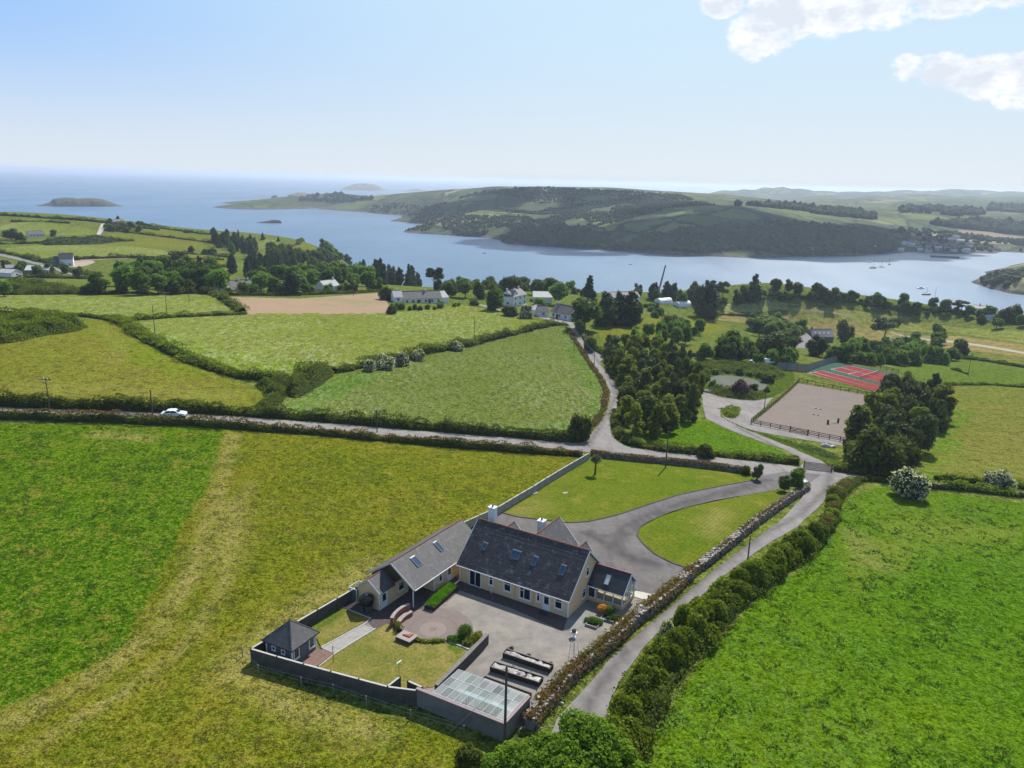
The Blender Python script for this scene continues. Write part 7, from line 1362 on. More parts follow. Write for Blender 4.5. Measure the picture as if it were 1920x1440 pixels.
wire('thin wire from the cottage pole to the pole beside the lay-by', tp('n'), tp('l'), .5, .03); wire('wire from the higher verge pole to the lay-by pole', tp('l'), tp('m'), .4, .03)
# post and wire fence outside the garden wall
fp_ = [(455, 1232), (485, 1263), (565, 1286), (625, 1300), (687, 1322), (770, 1348), (870, 1378)]; P = [cast(*p) for p in fp_]; B = P[0]; t = thing('wire_fence', 'thin post and wire fence in the field outside the garden wall', 'fence', B)
for p in P: p = p - B; MB().box(p.x - .05, p.x + .05, p.y - .05, p.y + .05, p.z - .3, p.z + 1.05).build('post', plain('grey_post', (.2, .18, .16), (.2, .19, .17), 3, .9), t)
for z in (1.0, .6):
    m = MB()
    for a, b in zip(P[:-1], P[1:]): m.tube(a - B + Vector((0, 0, z)), b - B + Vector((0, 0, z)), .009, n=4)
    m.build('wire', M_METAL, t)
def rail_fence(label, px, h=1.25, pitch=2.6, rails=3, mat=None, gate=None, name='rail_fence', gap=None):
    P = [Vector((*p, 0)) for p in world(px)]; B = Vector((P[0].x, P[0].y, gz(P[0].x, P[0].y))); t = thing(name, label, 'fence', B); mat = mat or M_DARKW
    for a, b in zip(P[:-1], P[1:]):
        n = max(1, round((b - a).length / pitch)); pts = [a.lerp(b, i / n) for i in range(n + 1)]; pts = [Vector((p.x, p.y, gz(p.x, p.y))) - B for p in pts]
        for p in pts: MB().box(p.x - .07, p.x + .07, p.y - .07, p.y + .07, p.z - .2, p.z + h).build('post', mat, t)
        for p, q in zip(pts[:-1], pts[1:]):
            for k in range(rails): z = h * (.3 + .62 * k / max(1, rails - 1)); MB().beam(p + Vector((0, 0, z)), q + Vector((0, 0, z)), .06, .13).build('rail', mat, t)
    return t
rail_fence('dark rail fence along the left side of the riding arena', [(1408, 794), (1497, 717)]); rail_fence('dark rail fence along the near side of the arena left of its gate', [(1408, 795), (1481, 809)])
rail_fence('dark rail fence along the near side of the arena right of its gate', [(1515, 816), (1575, 828), (1606, 835)]); rail_fence('low dark rail fence between arena and tennis court', [(1498, 717), (1560, 729), (1640, 745)], rails=2)
rail_fence('dark rail fence beyond the tennis court', [(1597, 681), (1640, 689), (1684, 699)])
def gate(label, a, b, h=1.2, bars=4, mat=None, cross=True, name='wooden_gate'):
    A = cast(*a); Bp = cast(*b); d = Bp - A; L = math.hypot(d.x, d.y); t = thing(name, label, 'gate', A, math.atan2(d.y, d.x)); mat = mat or M_DARKW; dz = d.z
    for x in (0, L): MB().box(x - .1, x + .1, -.1, .1, -.2 + dz * x / L, h + .25 + dz * x / L).build('gate_post', mat, t)
    for k in range(bars): z = .2 + (h - .2) * k / (bars - 1); MB().beam((.12, 0, z), (L - .12, 0, z + dz), .05, .13).build('bar', mat, t)
    if cross:
        for s0 in (0, .5): MB().beam((.15 + L * s0, .04, .22), (L * (s0 + .5) - .15, .04, h - .05), .04, .09).beam((.15 + L * s0, -.04, h - .05), (L * (s0 + .5) - .15, -.04, .22), .04, .09).build('brace', mat, t)
    return t
gate('dark crossed bar gate in the near fence of the riding arena', (1481, 809.5), (1514, 816)); g_ = gate('wide close barred brown gate across the drive at the junction', (1507, 878), (1559, 884), 1.35, 6, M_POLE, cross=False)
# riding poles and a jump
for lb, a, b in [('pale striped pole lying on the arena sand, upper one', (1524, 766), (1545, 770)), ('pale pole lying on the arena sand, lower one', (1520, 777), (1540, 781))]:
    p, q = cast(*a), cast(*b); t = thing('ground_pole', lb, 'pole', p + Vector((0, 0, .1))); d = q - p
    for k in range(5): MB().tube(d * (k / 5) + Vector((0, 0, .08)), d * ((k + 1) / 5) + Vector((0, 0, .08)), .07).build('pole_band', M_WHITE if k % 2 == 0 else M_BARK, t)
p, q = cast(1552, 796), cast(1571, 793); t = thing('practice_jump', 'small practice jump with dark stands on the arena sand', 'jump', p + Vector((0, 0, .1))); d = q - p
for v in (Vector((0, 0, 0)), d): MB().box(v.x - .25, v.x + .25, v.y - .08, v.y + .08, v.z, v.z + 1.1).box(v.x - .1, v.x + .1, v.y - .35, v.y + .35, v.z - .001, v.z + .1).build('stand', M_DARKW, t)
for z in (.35, .75): MB().tube(Vector((0, 0, z)), d + Vector((0, 0, z)), .06).build('jump_pole', M_WHITE, t)
# tennis net and the windbreak netting
p, q = cast(1613, 711), cast(1647, 700); n_ = thing('tennis_net', 'dark tennis net across the red court', 'net', p + Vector((0, 0, .12))); d = q - p
for v in (Vector((0, 0, 0)), d): MB().tube(v, v + Vector((0, 0, 1.1)), .05).build('net_post', M_DARKW, n_)
m = MB()
for k in range(19): m.beam(d * (k / 18) + Vector((0, 0, .05)), d * (k / 18) + Vector((0, 0, .98)), .02)
for k in range(6): m.beam(Vector((0, 0, .1 + k * .17)), d + Vector((0, 0, .1 + k * .17)), .02)
m.build('mesh_cords', M_DARKW, n_); MB().beam(Vector((0, 0, 1.0)), d + Vector((0, 0, 1.0)), .05, .08).build('tape', M_WHITE, n_)
P = [cast(*p) for p in ((1456, 692), (1512, 697), (1573, 678))]; t = thing('court_screen', 'grey netting screen on posts round the tennis court', 'screen', P[0]); B = P[0]; NETM = glass_mat('grey_netting', tint=(.9, .9, .9), alpha=.35, rough=.9, base=(.22, .21, .22))
for a, b in zip(P[:-1], P[1:]):
    n = max(2, round((b - a).length / 3.2))
    for k in range(n):
        u, v = a.lerp(b, k / n) - B, a.lerp(b, (k + 1) / n) - B; MB().poly3([u, v, v + Vector((0, 0, 2.6)), u + Vector((0, 0, 2.6))], .02).build('netting_panel', NETM, t); MB().tube(u - Vector((0, 0, .2)), u + Vector((0, 0, 2.8)), .05).build('post', M_DARKW, t)

# ------------------------------------------------------------ cars
def car(label, a, b, paint, L=None, van=False, wpt=None):
    """a: rear foot pixel, b: front foot pixel (on the ground, near side)"""
    A, Bp = (cast(*a), cast(*b)) if wpt is None else wpt; d = Bp - A; L = L or math.hypot(d.x, d.y); t = thing('parked_car' if wpt or not a[0] == 303 else 'car', label, 'van' if van else 'car', (A + Bp) / 2 + Vector((0, 0, .06)), math.atan2(d.y, d.x)); w = .88; s = L / 4.6
    if van: pr = [(-2.25, .35), (-2.28, .9), (-2.2, 1.85), (-2.0, 1.98), (.9, 1.98), (1.25, 1.75), (1.65, 1.15), (2.25, .98), (2.3, .4)]; gl = []
    else: pr = [(-2.28, .35), (-2.3, .72), (-2.2, .93), (-1.75, .98), (-1.2, 1.36), (-.75, 1.45), (.15, 1.45), (.55, 1.34), (1.15, .98), (1.9, .88), (2.25, .72), (2.3, .38)]
    m = MB(); n = len(pr); vs = []
    for y, sc in ((-w, 1), (w, 1)):
        for x, z in pr: q = y * (1 - max(0, z - .95) * .32); vs.append((x * s, q, z))
    m.add(vs, [tuple(range(n)), tuple(range(2 * n - 1, n - 1, -1))] + [(k, n + k, n + (k + 1) % n, (k + 1) % n) for k in range(n)]); bdy = m.build('body', paint, t)
    bm_ = bdy.modifiers.new('bev', 'BEVEL'); bm_.width = .05; bm_.segments = 2; bm_.limit_method = 'ANGLE'
    gm = MATS['window_glass']
    def side(y, x0, x1, x2, x3, z0=1.0, z1=1.36):
        f = lambda z: (w * (1 - max(0, z - .95) * .32) + .012) * (1 if y > 0 else -1)
        MB().add([(x0 * s, f(z0), z0), (x1 * s, f(z0), z0), (x2 * s, f(z1), z1), (x3 * s, f(z1), z1)], [(0, 1, 2, 3), (3, 2, 1, 0)]).build('side_window', gm, t)
    for y in (-1, 1):
        if van: side(y, .2, 1.35, 1.05, .2, 1.2, 1.75)
        else: side(y, -1.45, -.45, -.45, -1.05); side(y, -.38, .95, .45, -.38)
    if van: MB().add([(1.63 * s, -.7, 1.2), (1.63 * s, .7, 1.2), (1.27 * s, .62, 1.74), (1.27 * s, -.62, 1.74)], [(0, 1, 2, 3)]).build('windscreen', gm, t).location.x = .03
    else:
        MB().add([(1.12 * s, -.74, 1.01), (1.12 * s, .74, 1.01), (.58 * s, .66, 1.34), (.58 * s, -.66, 1.34)], [(0, 1, 2, 3)]).build('windscreen', gm, t).location = (.02, 0, .02)
        MB().add([(-1.68 * s, .72, 1.03), (-1.68 * s, -.72, 1.03), (-1.23 * s, -.64, 1.34), (-1.23 * s, .64, 1.34)], [(0, 1, 2, 3)]).build('rear_window', gm, t).location = (-.02, 0, .02)
    for x in (-1.42, 1.42):
        for y in (-w + .06, w - .06):
            wh = MB().tube((x * s, y - .11, .33), (x * s, y + .11, .33), .33, n=16).build('wheel', M_TYRE, t); MB().tube((x * s, y - .115, .33), (x * s, y + .115, .33), .2, n=12).build('rim', M_METAL, wh)
    for y in (-.62, .62): MB().box(2.2 * s, 2.31 * s, y - .17, y + .17, .6, .74).build('headlight', M_LAMPG, t); MB().box(-2.31 * s, -2.24 * s, y - .17, y + .17, .68, .84).build('tail_light', M_RED, t)
    MB().box(-2.32 * s, 2.32 * s, -w + .08, w - .08, .2, .36).build('sill_and_bumpers', M_BLACK, t); return t
car('white saloon car driving on the road across the middle', (303, 781.0), (350, 783.6), M_CARP)
car('pale blue white estate car half hidden behind the clipped shrubs at the drive entrance', (1473, 906), (1514, 912), M_CARB)
car('small white van parked by the pond hedge', (1430, 682), (1450, 683), M_CARP, van=True); car('white car parked left of the white van by the pond hedge', (1402, 682), (1415, 684), M_CARP)

# ------------------------------------------------------------ small things of the garden
b = cast(*Z4(1775, 90)); t = thing('fountain_bowl', 'white pedestal bowl with dark pink flowers standing in the yard', 'planter', b); MB().lathe([(.3, 0), (.22, .1), (.1, .2), (.1, .45), (.2, .5), (.36, .6), (.4, .68), (.36, .7), (.1, .64)], 18).build('bowl', M_WHITE, t, smooth=True)
lumps('x', '', '', None, [(0, 0, .85, .28, .28, .2)], leaf_mat('pink_flowers', (.25, .06, .07), (.12, .12, .05), None, .3), 260, .1, parent=t, seed=9)
b = cast(*Z4(1770, 380)); t = thing('wire_obelisk', 'tall thin metal plant support frame on the gravel', 'frame', b); m = MB(); hb_ = 2.6
for i in range(4): a = i * math.pi / 2; m.tube((.6 * math.cos(a), .6 * math.sin(a), .05), (.35 * math.cos(a), .35 * math.sin(a), hb_), .025, n=5)
for z, r_ in ((.9, .52), (1.8, .43), (2.6, .35)):
    for i in range(12): a, c = i * math.pi / 6, (i + 1) * math.pi / 6; m.tube((r_ * math.cos(a), r_ * math.sin(a), z), (r_ * math.cos(c), r_ * math.sin(c), z), .02, n=4)
m.build('wire_frame', M_METAL, t)
b = cast(625, 1243); t = thing('washing_line_post', 'thin dark washing line post at the deck corner', 'post', b); h1 = h_of(b, 1211); MB().tube((0, 0, 0), (0, 0, h1), .035, n=8).build('post_shaft', M_DARKW, t)
b2 = cast(748, 1268); h2 = h_of(b2, 1241); t = thing('bird_table', 'slim white post with a slanted top on the back lawn', 'post', b2); MB().tube((0, 0, 0), (0, 0, h2), .03, n=8).build('post_shaft', M_METAL, t); MB().beam((-.18, -.1, h2 - .12), (.26, .14, h2 + .1), .2, .03).build('slanted_top', M_WHITE, t)
wire('thin washing line across the back lawn', b + Vector((0, 0, h1 - .1)), b2 + Vector((0, 0, h2 - .1)), .25, .015)
for i, (x, y, lb) in enumerate([(1000, 926, 'flat grey stone slab pile on the upper lawn by the panel fence'), (1060, 925, 'small pale manhole cover in the upper lawn')]):
    b = cast(x, y); t = thing('stone_slabs' if i == 0 else 'manhole_cover', lb, 'slab', b, .5)
    if i == 0:
        for k in range(4): MB().box(-.9 + k * .42, -.9 + k * .42 + .38, -.55 + random.uniform(-.1, .1), .6, .08, .16 + random.uniform(0, .1)).build('slab', M_CONC, t)
    else: MB().box(-.45, .45, -.3, .3, .06, .12).build('cover', M_CONC, t); MB().box(-.52, .52, -.37, .37, .02, .09).build('surround', M_CONCD, t)
# white railing behind the main ridge
a = hl(1.0, 12.4, 0); t = thing('white_railing', 'white metal railing behind the chimney at the back of the house', 'railing', a, HA); m = MB()
for x in (0, 1.5, 3.0, 4.5): m.box(x - .04, x + .04, -.04, .04, .05, 1.5)
for z in (1.46, .8): m.box(.04, 1.46, -.03, .03, z - .04, z + .04); m.box(1.54, 2.96, -.03, .03, z - .04, z + .04); m.box(3.04, 4.46, -.03, .03, z - .04, z + .04)
m.build('rails', M_WHITE, t)
for x, y, s_, lb in [(1245, 860 - 620, 1, '')][:0]: pass
for lb, px, py, s_ in [('pale boulders by the arena track near the junction', 1550, 838, 1.0), ('pale boulders on the rim of the pond', 1325, 735, .9), ('pale boulders on the shrub island', 1366, 768, .8), ('single white boulder on the verge of the lower lane', 1053, 1320, .28), ('small white stone on the verge at the road junction', 1183, 829, .35), ('pale rubble in the right hand pasture gateway', 1780, 732, 1.1)]:
    b = cast(px, py); t = thing('boulders' if s_ > .5 else 'boulder', lb, 'rock', b); r = np.random.default_rng(int(px)); v, f = ico()
    for k in range(5 if s_ > .5 else 1):
        o = mesh_obj('rock', np_mesh('rock', v * r.uniform(.4, .9, 3) * s_ * (1 + vnoise(v[:, 0] * 3 + 50, v[:, 1] * 3 + v[:, 2] * 2 + 50, 1, k))[:, None], f, plain('pale_boulder', (.5, .49, .46), (.36, .35, .33), 2, .9)), t); o.location = (r.normal(0, s_ * 1.4) if k else 0, r.normal(0, s_ * .6) if k else 0, .15 * s_)

# ------------------------------------------------------------ buildings farther off
def gable(label, a, b, depth, eave, rise, wall, roof, name='cottage', cat='house', wins=0, chim=(), doors=0, surf='n', ov=.3, skylights=0, flip=False, group=None, ends=True):
    """gabled building: a, b = feet of the long front wall in pixels; depth goes back"""
    A, Bp = cast(*a, 0, surf), cast(*b, 0, surf); d = Bp - A; L = math.hypot(d.x, d.y); z = min(A.z, Bp.z); t = thing(name, label, cat, (A.x, A.y, z), math.atan2(d.y, d.x), group); H_ = eave + 1.0
    m = MB(); m.add([(x, y, zz) for x in (0, L) for y, zz in ((0, -1), (depth, -1), (depth, eave), (depth / 2, eave + rise - .12), (0, eave))], [(0, 4, 3, 2, 1), (5, 6, 7, 8, 9), (0, 1, 6, 5), (1, 2, 7, 6), (4, 0, 5, 9)]); m.build('wall', wall, t)
    for y0 in (-ov, depth + ov):
        yy = depth / 2 + (.002 if y0 > 0 else 0); mr_ = MB().poly3([(-.2, y0, eave - .1), (L + .2, y0, eave - .1), (L + .2, yy, eave + rise), (-.2, yy, eave + rise)] if y0 < 0 else [(L + .2, y0, eave - .1), (-.2, y0, eave - .1), (-.2, yy, eave + rise), (L + .2, yy, eave + rise)], .12); ro = mr_.build('roof', roof, t); uv_planar(ro.data, lambda c: c[:, 0], lambda c: c[:, 1])
    MB().beam((-.2, depth / 2, eave + rise + .03), (L + .2, depth / 2, eave + rise + .03), .25, .12).build('ridge_tiles', M_SLATE4, t)
    for k in range(wins):
        x = L * (k + .5 + (.0 if wins > 1 else 0)) / wins
        for lv in range(max(1, int(eave // 2.4))): w_ = MB().box(x - .55, x + .55, -.05, .02, .9 + 2.5 * lv, 2.0 + 2.5 * lv).build('window', M_WHITE, t); MB().box(x - .47, x + .47, -.065, -.04, .98 + 2.5 * lv, 1.92 + 2.5 * lv).build('pane', M_GLASS, w_)
    if ends:
        w_ = MB().box(L - .02, L + .05, depth / 2 - .5, depth / 2 + .5, 1.0, 2.0).build('window', M_WHITE, t); MB().box(L + .04, L + .065, depth / 2 - .42, depth / 2 + .42, 1.08, 1.92).build('pane', M_GLASS, w_)
    for k in range(doors): x = L * (.38 + .3 * k); MB().box(x - .5, x + .5, -.06, .02, 0, 2.05).build('door', M_DARKW, t)
    for x in chim: c = MB().box(L * x - .35, L * x + .35, depth / 2 - .3, depth / 2 + .3, eave + rise - .6, eave + rise + 1.0).build('chimney', wall, t); MB().tube((L * x, depth / 2, eave + rise + 1.0), (L * x, depth / 2, eave + rise + 1.3), .14).build('chimney_pot', M_RIDGE, c)
    for k in range(skylights): x = L * (.2 + .6 * k / max(1, skylights - 1)); s0 = .5; y = -ov + (depth / 2 + ov) * s0; z_ = eave - .1 + (rise + .1) * s0; MB().poly3([(x - .4, y - .5, z_ - .5 * rise / (depth / 2) + .04), (x + .4, y - .5, z_ - .5 * rise / (depth / 2) + .04), (x + .4, y + .5, z_ + .5 * rise / (depth / 2) + .04), (x - .4, y + .5, z_ + .5 * rise / (depth / 2) + .04)], .05).build('roof_window', M_LAMPG, t)
    return t
M_PALEROOF = plain('pale_lichened_roof', (.5, .48, .45), (.4, .38, .36), 1, .8); M_BARNR = plain('grey_stone_roof', (.27, .25, .25), (.2, .19, .19), .6, .85, dirt=(.34, .32, .31)); M_BARNW = plain('barn_stone', (.2, .17, .15), (.13, .11, .1), 1, .9)
gable('long white bungalow with dark brown roof above the hay field', (757, 567), (828, 569), 7, 2.6, 2.8, M_WHITEW, M_SLATE4, name='bungalow', wins=6, doors=2, chim=(.62,))
gable('pale roofed left end of the long white bungalow', (739, 567), (755, 567.5), 6.5, 2.5, 2.5, M_WHITEW, M_PALEROOF, name='bungalow_wing', wins=1); gable('white low annexe at the right end of the long bungalow', (829, 568.5), (841, 568), 6.5, 2.7, 2.6, M_WHITEW, M_PALEROOF, name='bungalow_annexe')
gable('two storey white house with chimneys behind the dark round tree', (962, 575), (987, 571), 7.5, 5.0, 2.4, M_WHITEW, M_SLATE2, wins=3, chim=(.05, .9)); gable('white gabled wing left of the two storey house', (944, 573), (960, 575), 7, 4.6, 2.3, M_WHITEW, M_SLATE2, name='house_wing', wins=1, chim=(.9,))
gable('white cottage with a dark hipped roof at the bend of the side road', (1032, 595), (1066, 602), 7.5, 2.6, 3.0, M_WHITEW, M_SLATE4, wins=3, doors=1, chim=(.12,)); gable('small white front gable of the cottage at the bend', (1010, 594), (1028, 595), 5.5, 2.4, 2.2, M_WHITEW, M_SLATE2, name='cottage_wing', wins=1); gable('low pale roofed outbuilding left of the white cottage', (994, 589), (1008, 592), 6, 2.2, 1.8, M_WHITEW, M_PALEROOF, name='outhouse')
gable('pale roofed sheds behind the round bright tree', (1000, 566), (1035, 569), 12, 3, 2.0, M_WHITEW, M_PALEROOF, name='shed', cat='shed'); gable('grey roofed house behind the cypress trees', (1150, 562), (1200, 566), 9, 2.8, 2.6, M_WHITEW, M_SLATE4, chim=(.3,)); gable('white house half hidden right of the valley wood', (610, 546), (637, 545), 7, 2.6, 2.6, M_WHITEW, M_PALEROOF, name='cottage', chim=(.9,))
gable('long low grey valley cottages behind the poles', (436, 547), (494, 546), 8, 2.6, 2.4, M_WHITEW, M_SLATE4, wins=4, chim=(.3, .6, .8)); gable('small white cottage left of the grey valley cottages', (410, 549), (430, 548.5), 7, 2.4, 2.2, M_WHITEW, M_PALEROOF)
gable('white two storey farmhouse with blue slate roof on the left hillside', (112, 500), (138, 500), 8, 4.6, 3.2, M_WHITEW, M_SLATE3, name='farmhouse', wins=2, chim=(.1,)); gable('dark slate roofed wing at the left of the farmhouse', (97, 500), (111, 500.5), 7, 2.8, 2.8, M_BARNW, M_SLATE3, name='farmhouse_wing')
gable('long farm shed with a silver roof below the farmhouse', (48, 518), (92, 518), 10, 3.4, 2.0, M_BARNW, plain('silver_roof', (.5, .51, .52), (.42, .43, .44), .4, .4), name='farm_shed', cat='shed'); gable('low white farm shed at the left edge', (-4, 520), (22, 521), 7, 2.6, 1.6, M_WHITEW, M_PALEROOF, name='farm_shed', cat='shed'); gable('flat grey farm shed left of the silver one', (12, 510), (40, 510), 7, 2.6, 1.4, M_BARNW, M_BARNR, name='farm_shed', cat='shed')
gable('low white windowed bungalow on the hilltop between dark trees', (56, 445), (84, 444.5), 7, 2.5, 2.2, M_WHITEW, M_SLATE4, name='bungalow', wins=5); gable('pale bungalow among trees on the hill above the gravel track', (211, 420), (236, 420), 7, 2.6, 1.8, plain('cream_render', (.6, .56, .48), (.5, .47, .4), 1, .8), M_SLATE4, name='bungalow', wins=3)
gable('stone barn with a pale grey roof by the pond drive', (1490, 655), (1528, 651), 9, 3.0, 3.2, M_BARNW, M_BARNR, name='stone_barn', cat='barn', doors=1); gable('long stone farmhouse with skylights beyond the barn', (1522, 640), (1562, 642), 8, 3.0, 3.4, M_BARNW, M_BARNR, name='stone_house', skylights=4, chim=(.1,)); gable('flat pale roofed house among trees above the yachts', (1818, 586), (1860, 590), 9, 3.0, 1.2, M_WHITEW, plain('pink_grey_roof', (.42, .37, .34), (.36, .32, .3), .6, .8), name='villa', chim=(.3, .6)); gable('little white outhouse at the right hand trees', (1845, 600), (1858, 602), 5, 2.2, 1.4, M_WHITEW, M_PALEROOF, name='outhouse')
gable('white open summer pavilion among the hedge trees', (1668, 648), (1682, 649), 4, 2.4, .8, M_WHITEW, M_WHITEW, name='pavilion', cat='pavilion', ends=False)
# polytunnels
for lb, a, b in [('left white polytunnel in the far paddock', (1240, 571), (1262, 569)), ('right white polytunnel in the far paddock', (1275, 577), (1298, 575))]:
    A, Bp = cast(*a), cast(*b); d = Bp - A; L = math.hypot(d.x, d.y); t = thing('polytunnel', lb, 'polytunnel', A, math.atan2(d.y, d.x)); m = MB(); n = 10; R_ = 3.2; K = []
    for x in (0, L): K += [(x, R_ + R_ * math.cos(math.pi * k / n), R_ * .95 * math.sin(math.pi * k / n)) for k in range(n + 1)]
    m.add(K, [(k, k + 1, n + 2 + k, n + 1 + k) for k in range(n)] + [tuple(range(n, -1, -1)), tuple(range(n + 1, 2 * n + 2))]); m.build('cover', plain('tunnel_sheet', (.75, .76, .76), (.66, .67, .68), .5, .5), t)
    m = MB()
    for i in range(7):
        x = L * i / 6
        for k in range(n): c = lambda k: (x, R_ + (R_ + .03) * math.cos(math.pi * k / n), (R_ * .95 + .03) * math.sin(math.pi * k / n)); m.beam(c(k), c(k + 1), .06)
    m.build('hoops', M_METAL, t)
# crane on the shore
b = at_D(1232, 536, 560); b = Vector((b[0], b[1], gz(b[0], b[1]))); t = thing('crane', 'tall thin lattice crane jib leaning over the shore', 'crane', b); tip = Vector(at_D(1248, 497, 566)) - b; m = MB(); o_ = [Vector(v) for v in ((.5, .5, 0), (-.5, .5, 0), (-.5, -.5, 0), (.5, -.5, 0))]; n = 14
for o in o_: m.beam(o + Vector((0, 0, 2)), o * .4 + tip, .28)
for i in range(n):
    f, g = i / n, (i + 1) / n; c = lambda k, f: o_[k % 4] * (1 - .6 * f) + Vector((0, 0, 2)) * (1 - f) + tip * f
    for k in range(4): m.beam(c(k, f), c(k + 1, g), .12)
m.build('jib', M_DARKW, t); MB().box(-1.5, 1.5, -2, 2.2, .8, 2.8).box(-1.8, 1.8, -2.8, 2.8, 0, .8).build('cab_and_carriage', M_DARKW, t)

# ------------------------------------------------------------ boats on moorings
def boat(label, px, py, L, mast=None, ang=0.0, dark=False, cabin=True):
    b = cast(px, py, 0, 'sea'); t = thing('sailing_boat' if mast else 'motor_boat', label, 'boat', b, ang, 'boats moored in the channel'); w = L * .15; m = MB(); pl_ = [(-.5, .8), (-.2, 1), (.15, .95), (.38, .5), (.5, 0.02)]; up = [(x * L, y * w) for x, y in pl_] + [(x * L, -y * w) for x, y in reversed(pl_)]; n = len(up); vs = [(x * .93, y * .7, -.3) for x, y in up] + [(x, y, L * .09 + (.03 * L if x > .2 * L else 0)) for x, y in up]
    m.add(vs, [tuple(range(n)), tuple(range(2 * n - 1, n - 1, -1))] + [(k, (k + 1) % n, n + (k + 1) % n, n + k) for k in range(n)][::1]); m.build('hull', M_DARKW if dark else M_WHITE, t)
    if cabin: c = MB().prism([(-.22 * L, -w * .55), (.15 * L, -w * .5), (.15 * L, w * .5), (-.22 * L, w * .55)], L * .09, L * .15 if mast else L * .22).build('cabin', M_WHITE, t)
    if mast: MB().tube((.02 * L, 0, L * .09), (.02 * L, 0, mast), .14, .08, 6).build('mast', M_DARKW, t); MB().beam((.02 * L, 0, L * .22), (-.42 * L, 0, L * .21), .16, .3).build('boom_and_sail_cover', M_DARKW, t)
    return t
for lb, px, py, L, ms, an, dk in [('pale motor boat nearest the town, left of the yachts', 1630, 492, 9, None, .1, False), ('dark hulled yacht, nearest of the four off the town', 1637, 503, 10, 13, .3, True), ('yacht with a tall mast in the middle of the four', 1653, 501, 9, 14, .1, False), ('yacht seen end on at the right of the four', 1667, 496, 8, 13, 1.4, True), ('motor boat in the near channel, uppermost of three', 1727, 541, 9, None, .3, False), ('grey motor boat just below the uppermost near one', 1737, 553, 9, 8, .15, True), ('white yacht with bare mast nearest the right hand shore', 1751, 566, 10, 13, -.05, False), ('distant boat at the right edge beyond the wooded point', 1906, 505, 9, None, 0, True), ('tiny boat out in the middle of the channel', 908, 475, 5, None, .5, True), ('small dark buoy boat off the headland', 1182, 496, 4, None, .4, True)]:
    boat(lb, px, py, L, ms, an, dk)

# ------------------------------------------------------------ the far shore: town, woods, quay
TW = [(1517, 470, 7), (1520, 474, 8), (1627, 460, 14), (1636, 468, 12), (1633, 456, 9), (1665, 462, 11), (1690, 472, 8), (1688, 468, 6), (1702, 460, 10), (1712, 463, 12), (1722, 466, 10), (1732, 450, 13), (1735, 462, 9), (1745, 466, 11), (1752, 459, 10), (1760, 470, 12), (1772, 464, 10), (1775, 470, 9), (1782, 455, 12), (1786, 462, 10), (1790, 472, 10), (1800, 457, 12), (1803, 466, 11), (1813, 468, 14), (1815, 474, 12), (1822, 462, 9), (1708, 455, 9), (1765, 452, 9), (1795, 449, 10), (1744, 474, 9), (1725, 473, 8), (1873, 470, 8)]
TH = [plain('town_%s' % n, c, None, .6, .8) for n, c in (('white', (.72, .72, .7)), ('cream', (.6, .55, .45)), ('grey', (.4, .39, .38)), ('pink', (.55, .4, .36)))]
for i, (px, py, w) in enumerate(TW):
    A = cast(px, py, 0, 'f'); s = px_m(A); L = w / s * 1.15; rr = random.uniform(-.5, .5); nm_ = ['white', 'cream', 'grey', 'pink'][i % 4 if i > 6 else 0]
    t = thing('town_house', {'white': 'white', 'cream': 'cream', 'grey': 'grey', 'pink': 'pinkish'}[nm_] + ' house of the little town on the far shore', 'house', A, rr, nm_ + ' houses of the far shore town'); mt = MATS['town_' + nm_]; ev = random.choice((4.8, 5.4, 3.6)); dp = 8
    MB().add([(x, y, z) for x in (-L / 2, L / 2) for y, z in ((0, -3), (dp, -3), (dp, ev), (dp / 2, ev + 2.2), (0, ev))], [(0, 4, 3, 2, 1), (5, 6, 7, 8, 9), (0, 1, 6, 5), (1, 2, 7, 6), (4, 0, 5, 9)]).build('wall', mt, t)
    ro = MB(); ro.poly3([(-L / 2 - .2, -.3, ev - .1), (L / 2 + .2, -.3, ev - .1), (L / 2 + .2, dp / 2, ev + 2.5), (-L / 2 - .2, dp / 2, ev + 2.5)], .1); ro.poly3([(L / 2 + .2, dp + .3, ev - .1), (-L / 2 - .2, dp + .3, ev - .1), (-L / 2 - .2, dp / 2 + .01, ev + 2.5), (L / 2 + .2, dp / 2 + .01, ev + 2.5)], .1); ro.build('roof', M_SLATE4 if i % 3 else M_PALEROOF, t)
    for k in range(max(2, int(L / 3))):
        x = -L / 2 + L * (k + .5) / max(2, int(L / 3)); wn_ = MB().box(x - .5, x + .5, -.06, .02, .9, 2.1)
        if ev > 4: wn_.box(x - .5, x + .5, -.06, .02, 3.1, 4.1)
        wn_.build('window', M_GLASS, t)
p, q = cast(1745, 481.5, 0, 'sea'), cast(1798, 484, 0, 'sea'); t = thing('stone_pier', 'long dark stone pier running out from the far shore town', 'pier', p); d = q - p; MB().beam(Vector((0, 0, .4)), d + Vector((0, 0, .4)), 6, 3.4).build('pier_wall', M_BARNW, t); MB().beam(Vector((0, 0, 2.25)), d + Vector((0, 0, 2.25)), 5.6, .25).build('deck', M_CONC, t)
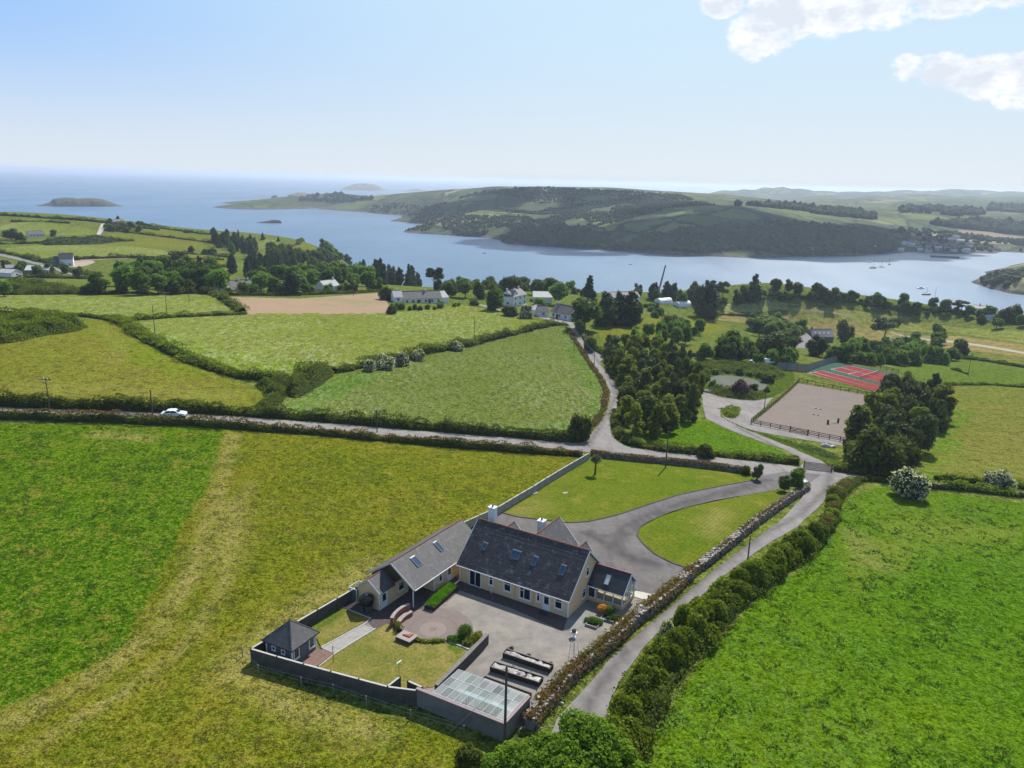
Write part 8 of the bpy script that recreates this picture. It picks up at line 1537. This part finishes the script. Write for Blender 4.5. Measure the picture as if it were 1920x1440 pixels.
def far_wood(name, polys, mat, size, seed, surf='f', dens=1.0, kind='stuff', label=None):
    """a far-off wood that reads as one mass: thousands of rough little crowns"""
    v, f = ico_lo(); V = []; Fc = []; r = np.random.default_rng(seed); k = 0
    for poly, n in polys:
        P = world(poly, surf); A = np.array(P); lo, hi = A.min(0), A.max(0); x = r.uniform(lo[0], hi[0], n * 14); y = r.uniform(lo[1], hi[1], n * 14); m = inside(P, x, y) & (vnoise(x + 5000, y + 5000, 60, seed) > -.22); x, y = x[m][:n], y[m][:n]
        G_ = {'f': FG, 'p': PG, 'n': NG}[surf]; z = G_(x, y); m = z > SEA + 1.0
        for a, b, c in zip(x[m], y[m], z[m]): s = size * r.uniform(.55, 1.35); V.append(v * np.array([s, s, s * r.uniform(.7, 1.3)]) * r.uniform(.72, 1.2, (len(v), 1)) + np.array([a, b, c + s * .45])); Fc.append(f + k * len(v)); k += 1
    o = mesh_obj(name, np_mesh(name, np.concatenate(V), np.concatenate(Fc), mat)); o['kind'] = kind; return o
_il = None
def ico_lo():
    global _il
    if _il is None:
        import bmesh; b = bmesh.new(); bmesh.ops.create_icosphere(b, subdivisions=1, radius=1); _il = (np.array([v.co[:] for v in b.verts]), np.array([[v.index for v in f.verts] for f in b.faces])); b.free()
    return _il
FWM = NT('far_wood_foliage'); gi_ = FWM.n('ShaderNodeNewGeometry'); FWM.bsdf(FWM.mix(FWM.mp(FWM.noise(FWM.coord(), .01, 4), .4, .6, 0, .6), FWM.mix(gi_.outputs['Random Per Island'], (.02, .036, .012), (.055, .075, .022)), (.03, .045, .018)), .95, 0, FWM.bump(FWM.noise(FWM.coord(), .6, 4), 1.0), .1); M_FW = FWM.m
far_wood('far_woodland', [([(1050, 462), (1300, 474), (1500, 480), (1640, 476), (1690, 468), (1660, 450), (1600, 440), (1450, 432), (1350, 425), (1250, 440), (1100, 440), (1020, 450)], 4200), ([(930, 455), (1050, 462), (1150, 455), (1100, 430), (980, 430), (850, 436)], 1000), ([(1400, 432), (1600, 442), (1720, 450), (1700, 444), (1560, 425), (1400, 418)], 500), ([(1720, 470), (1850, 478), (1930, 474), (1930, 462), (1850, 460), (1790, 445), (1720, 440)], 130), ([(1660, 436), (1760, 444), (1830, 452), (1930, 462), (1930, 455), (1830, 444), (1740, 432)], 260)], M_FW, 4.2, 71)
far_wood('far_woodland', [([(560, 376), (620, 378), (700, 374), (640, 366), (590, 367)], 200), ([(1690, 398), (1760, 402), (1830, 410), (1850, 400), (1760, 388), (1700, 390)], 500), ([(1740, 420), (1830, 430), (1920, 440), (1925, 425), (1830, 415)], 500), ([(1380, 385), (1500, 395), (1620, 405), (1620, 398), (1500, 388)], 260), ([(1520, 400), (1640, 412), (1640, 405), (1540, 396)], 200), ([(1850, 395), (1930, 400), (1930, 388), (1860, 385)], 260)], M_FW, 7.0, 72)
far_wood('far_scrub', [([(700, 430), (900, 445), (1050, 450), (1150, 420), (1340, 385), (1250, 375), (1050, 385), (900, 400), (800, 420)], 3800), ([(850, 375), (1000, 380), (1300, 375), (1280, 366), (900, 358)], 1300), ([(690, 398), (860, 410), (900, 395), (800, 385), (700, 385)], 900)], M_FW, 2.6, 73)
far_wood('point_woodland', [([(1838, 530), (1870, 515), (1900, 512), (1960, 512), (1960, 530), (1900, 535), (1865, 537)], 260)], M_FW, 3.6, 74, surf='p')
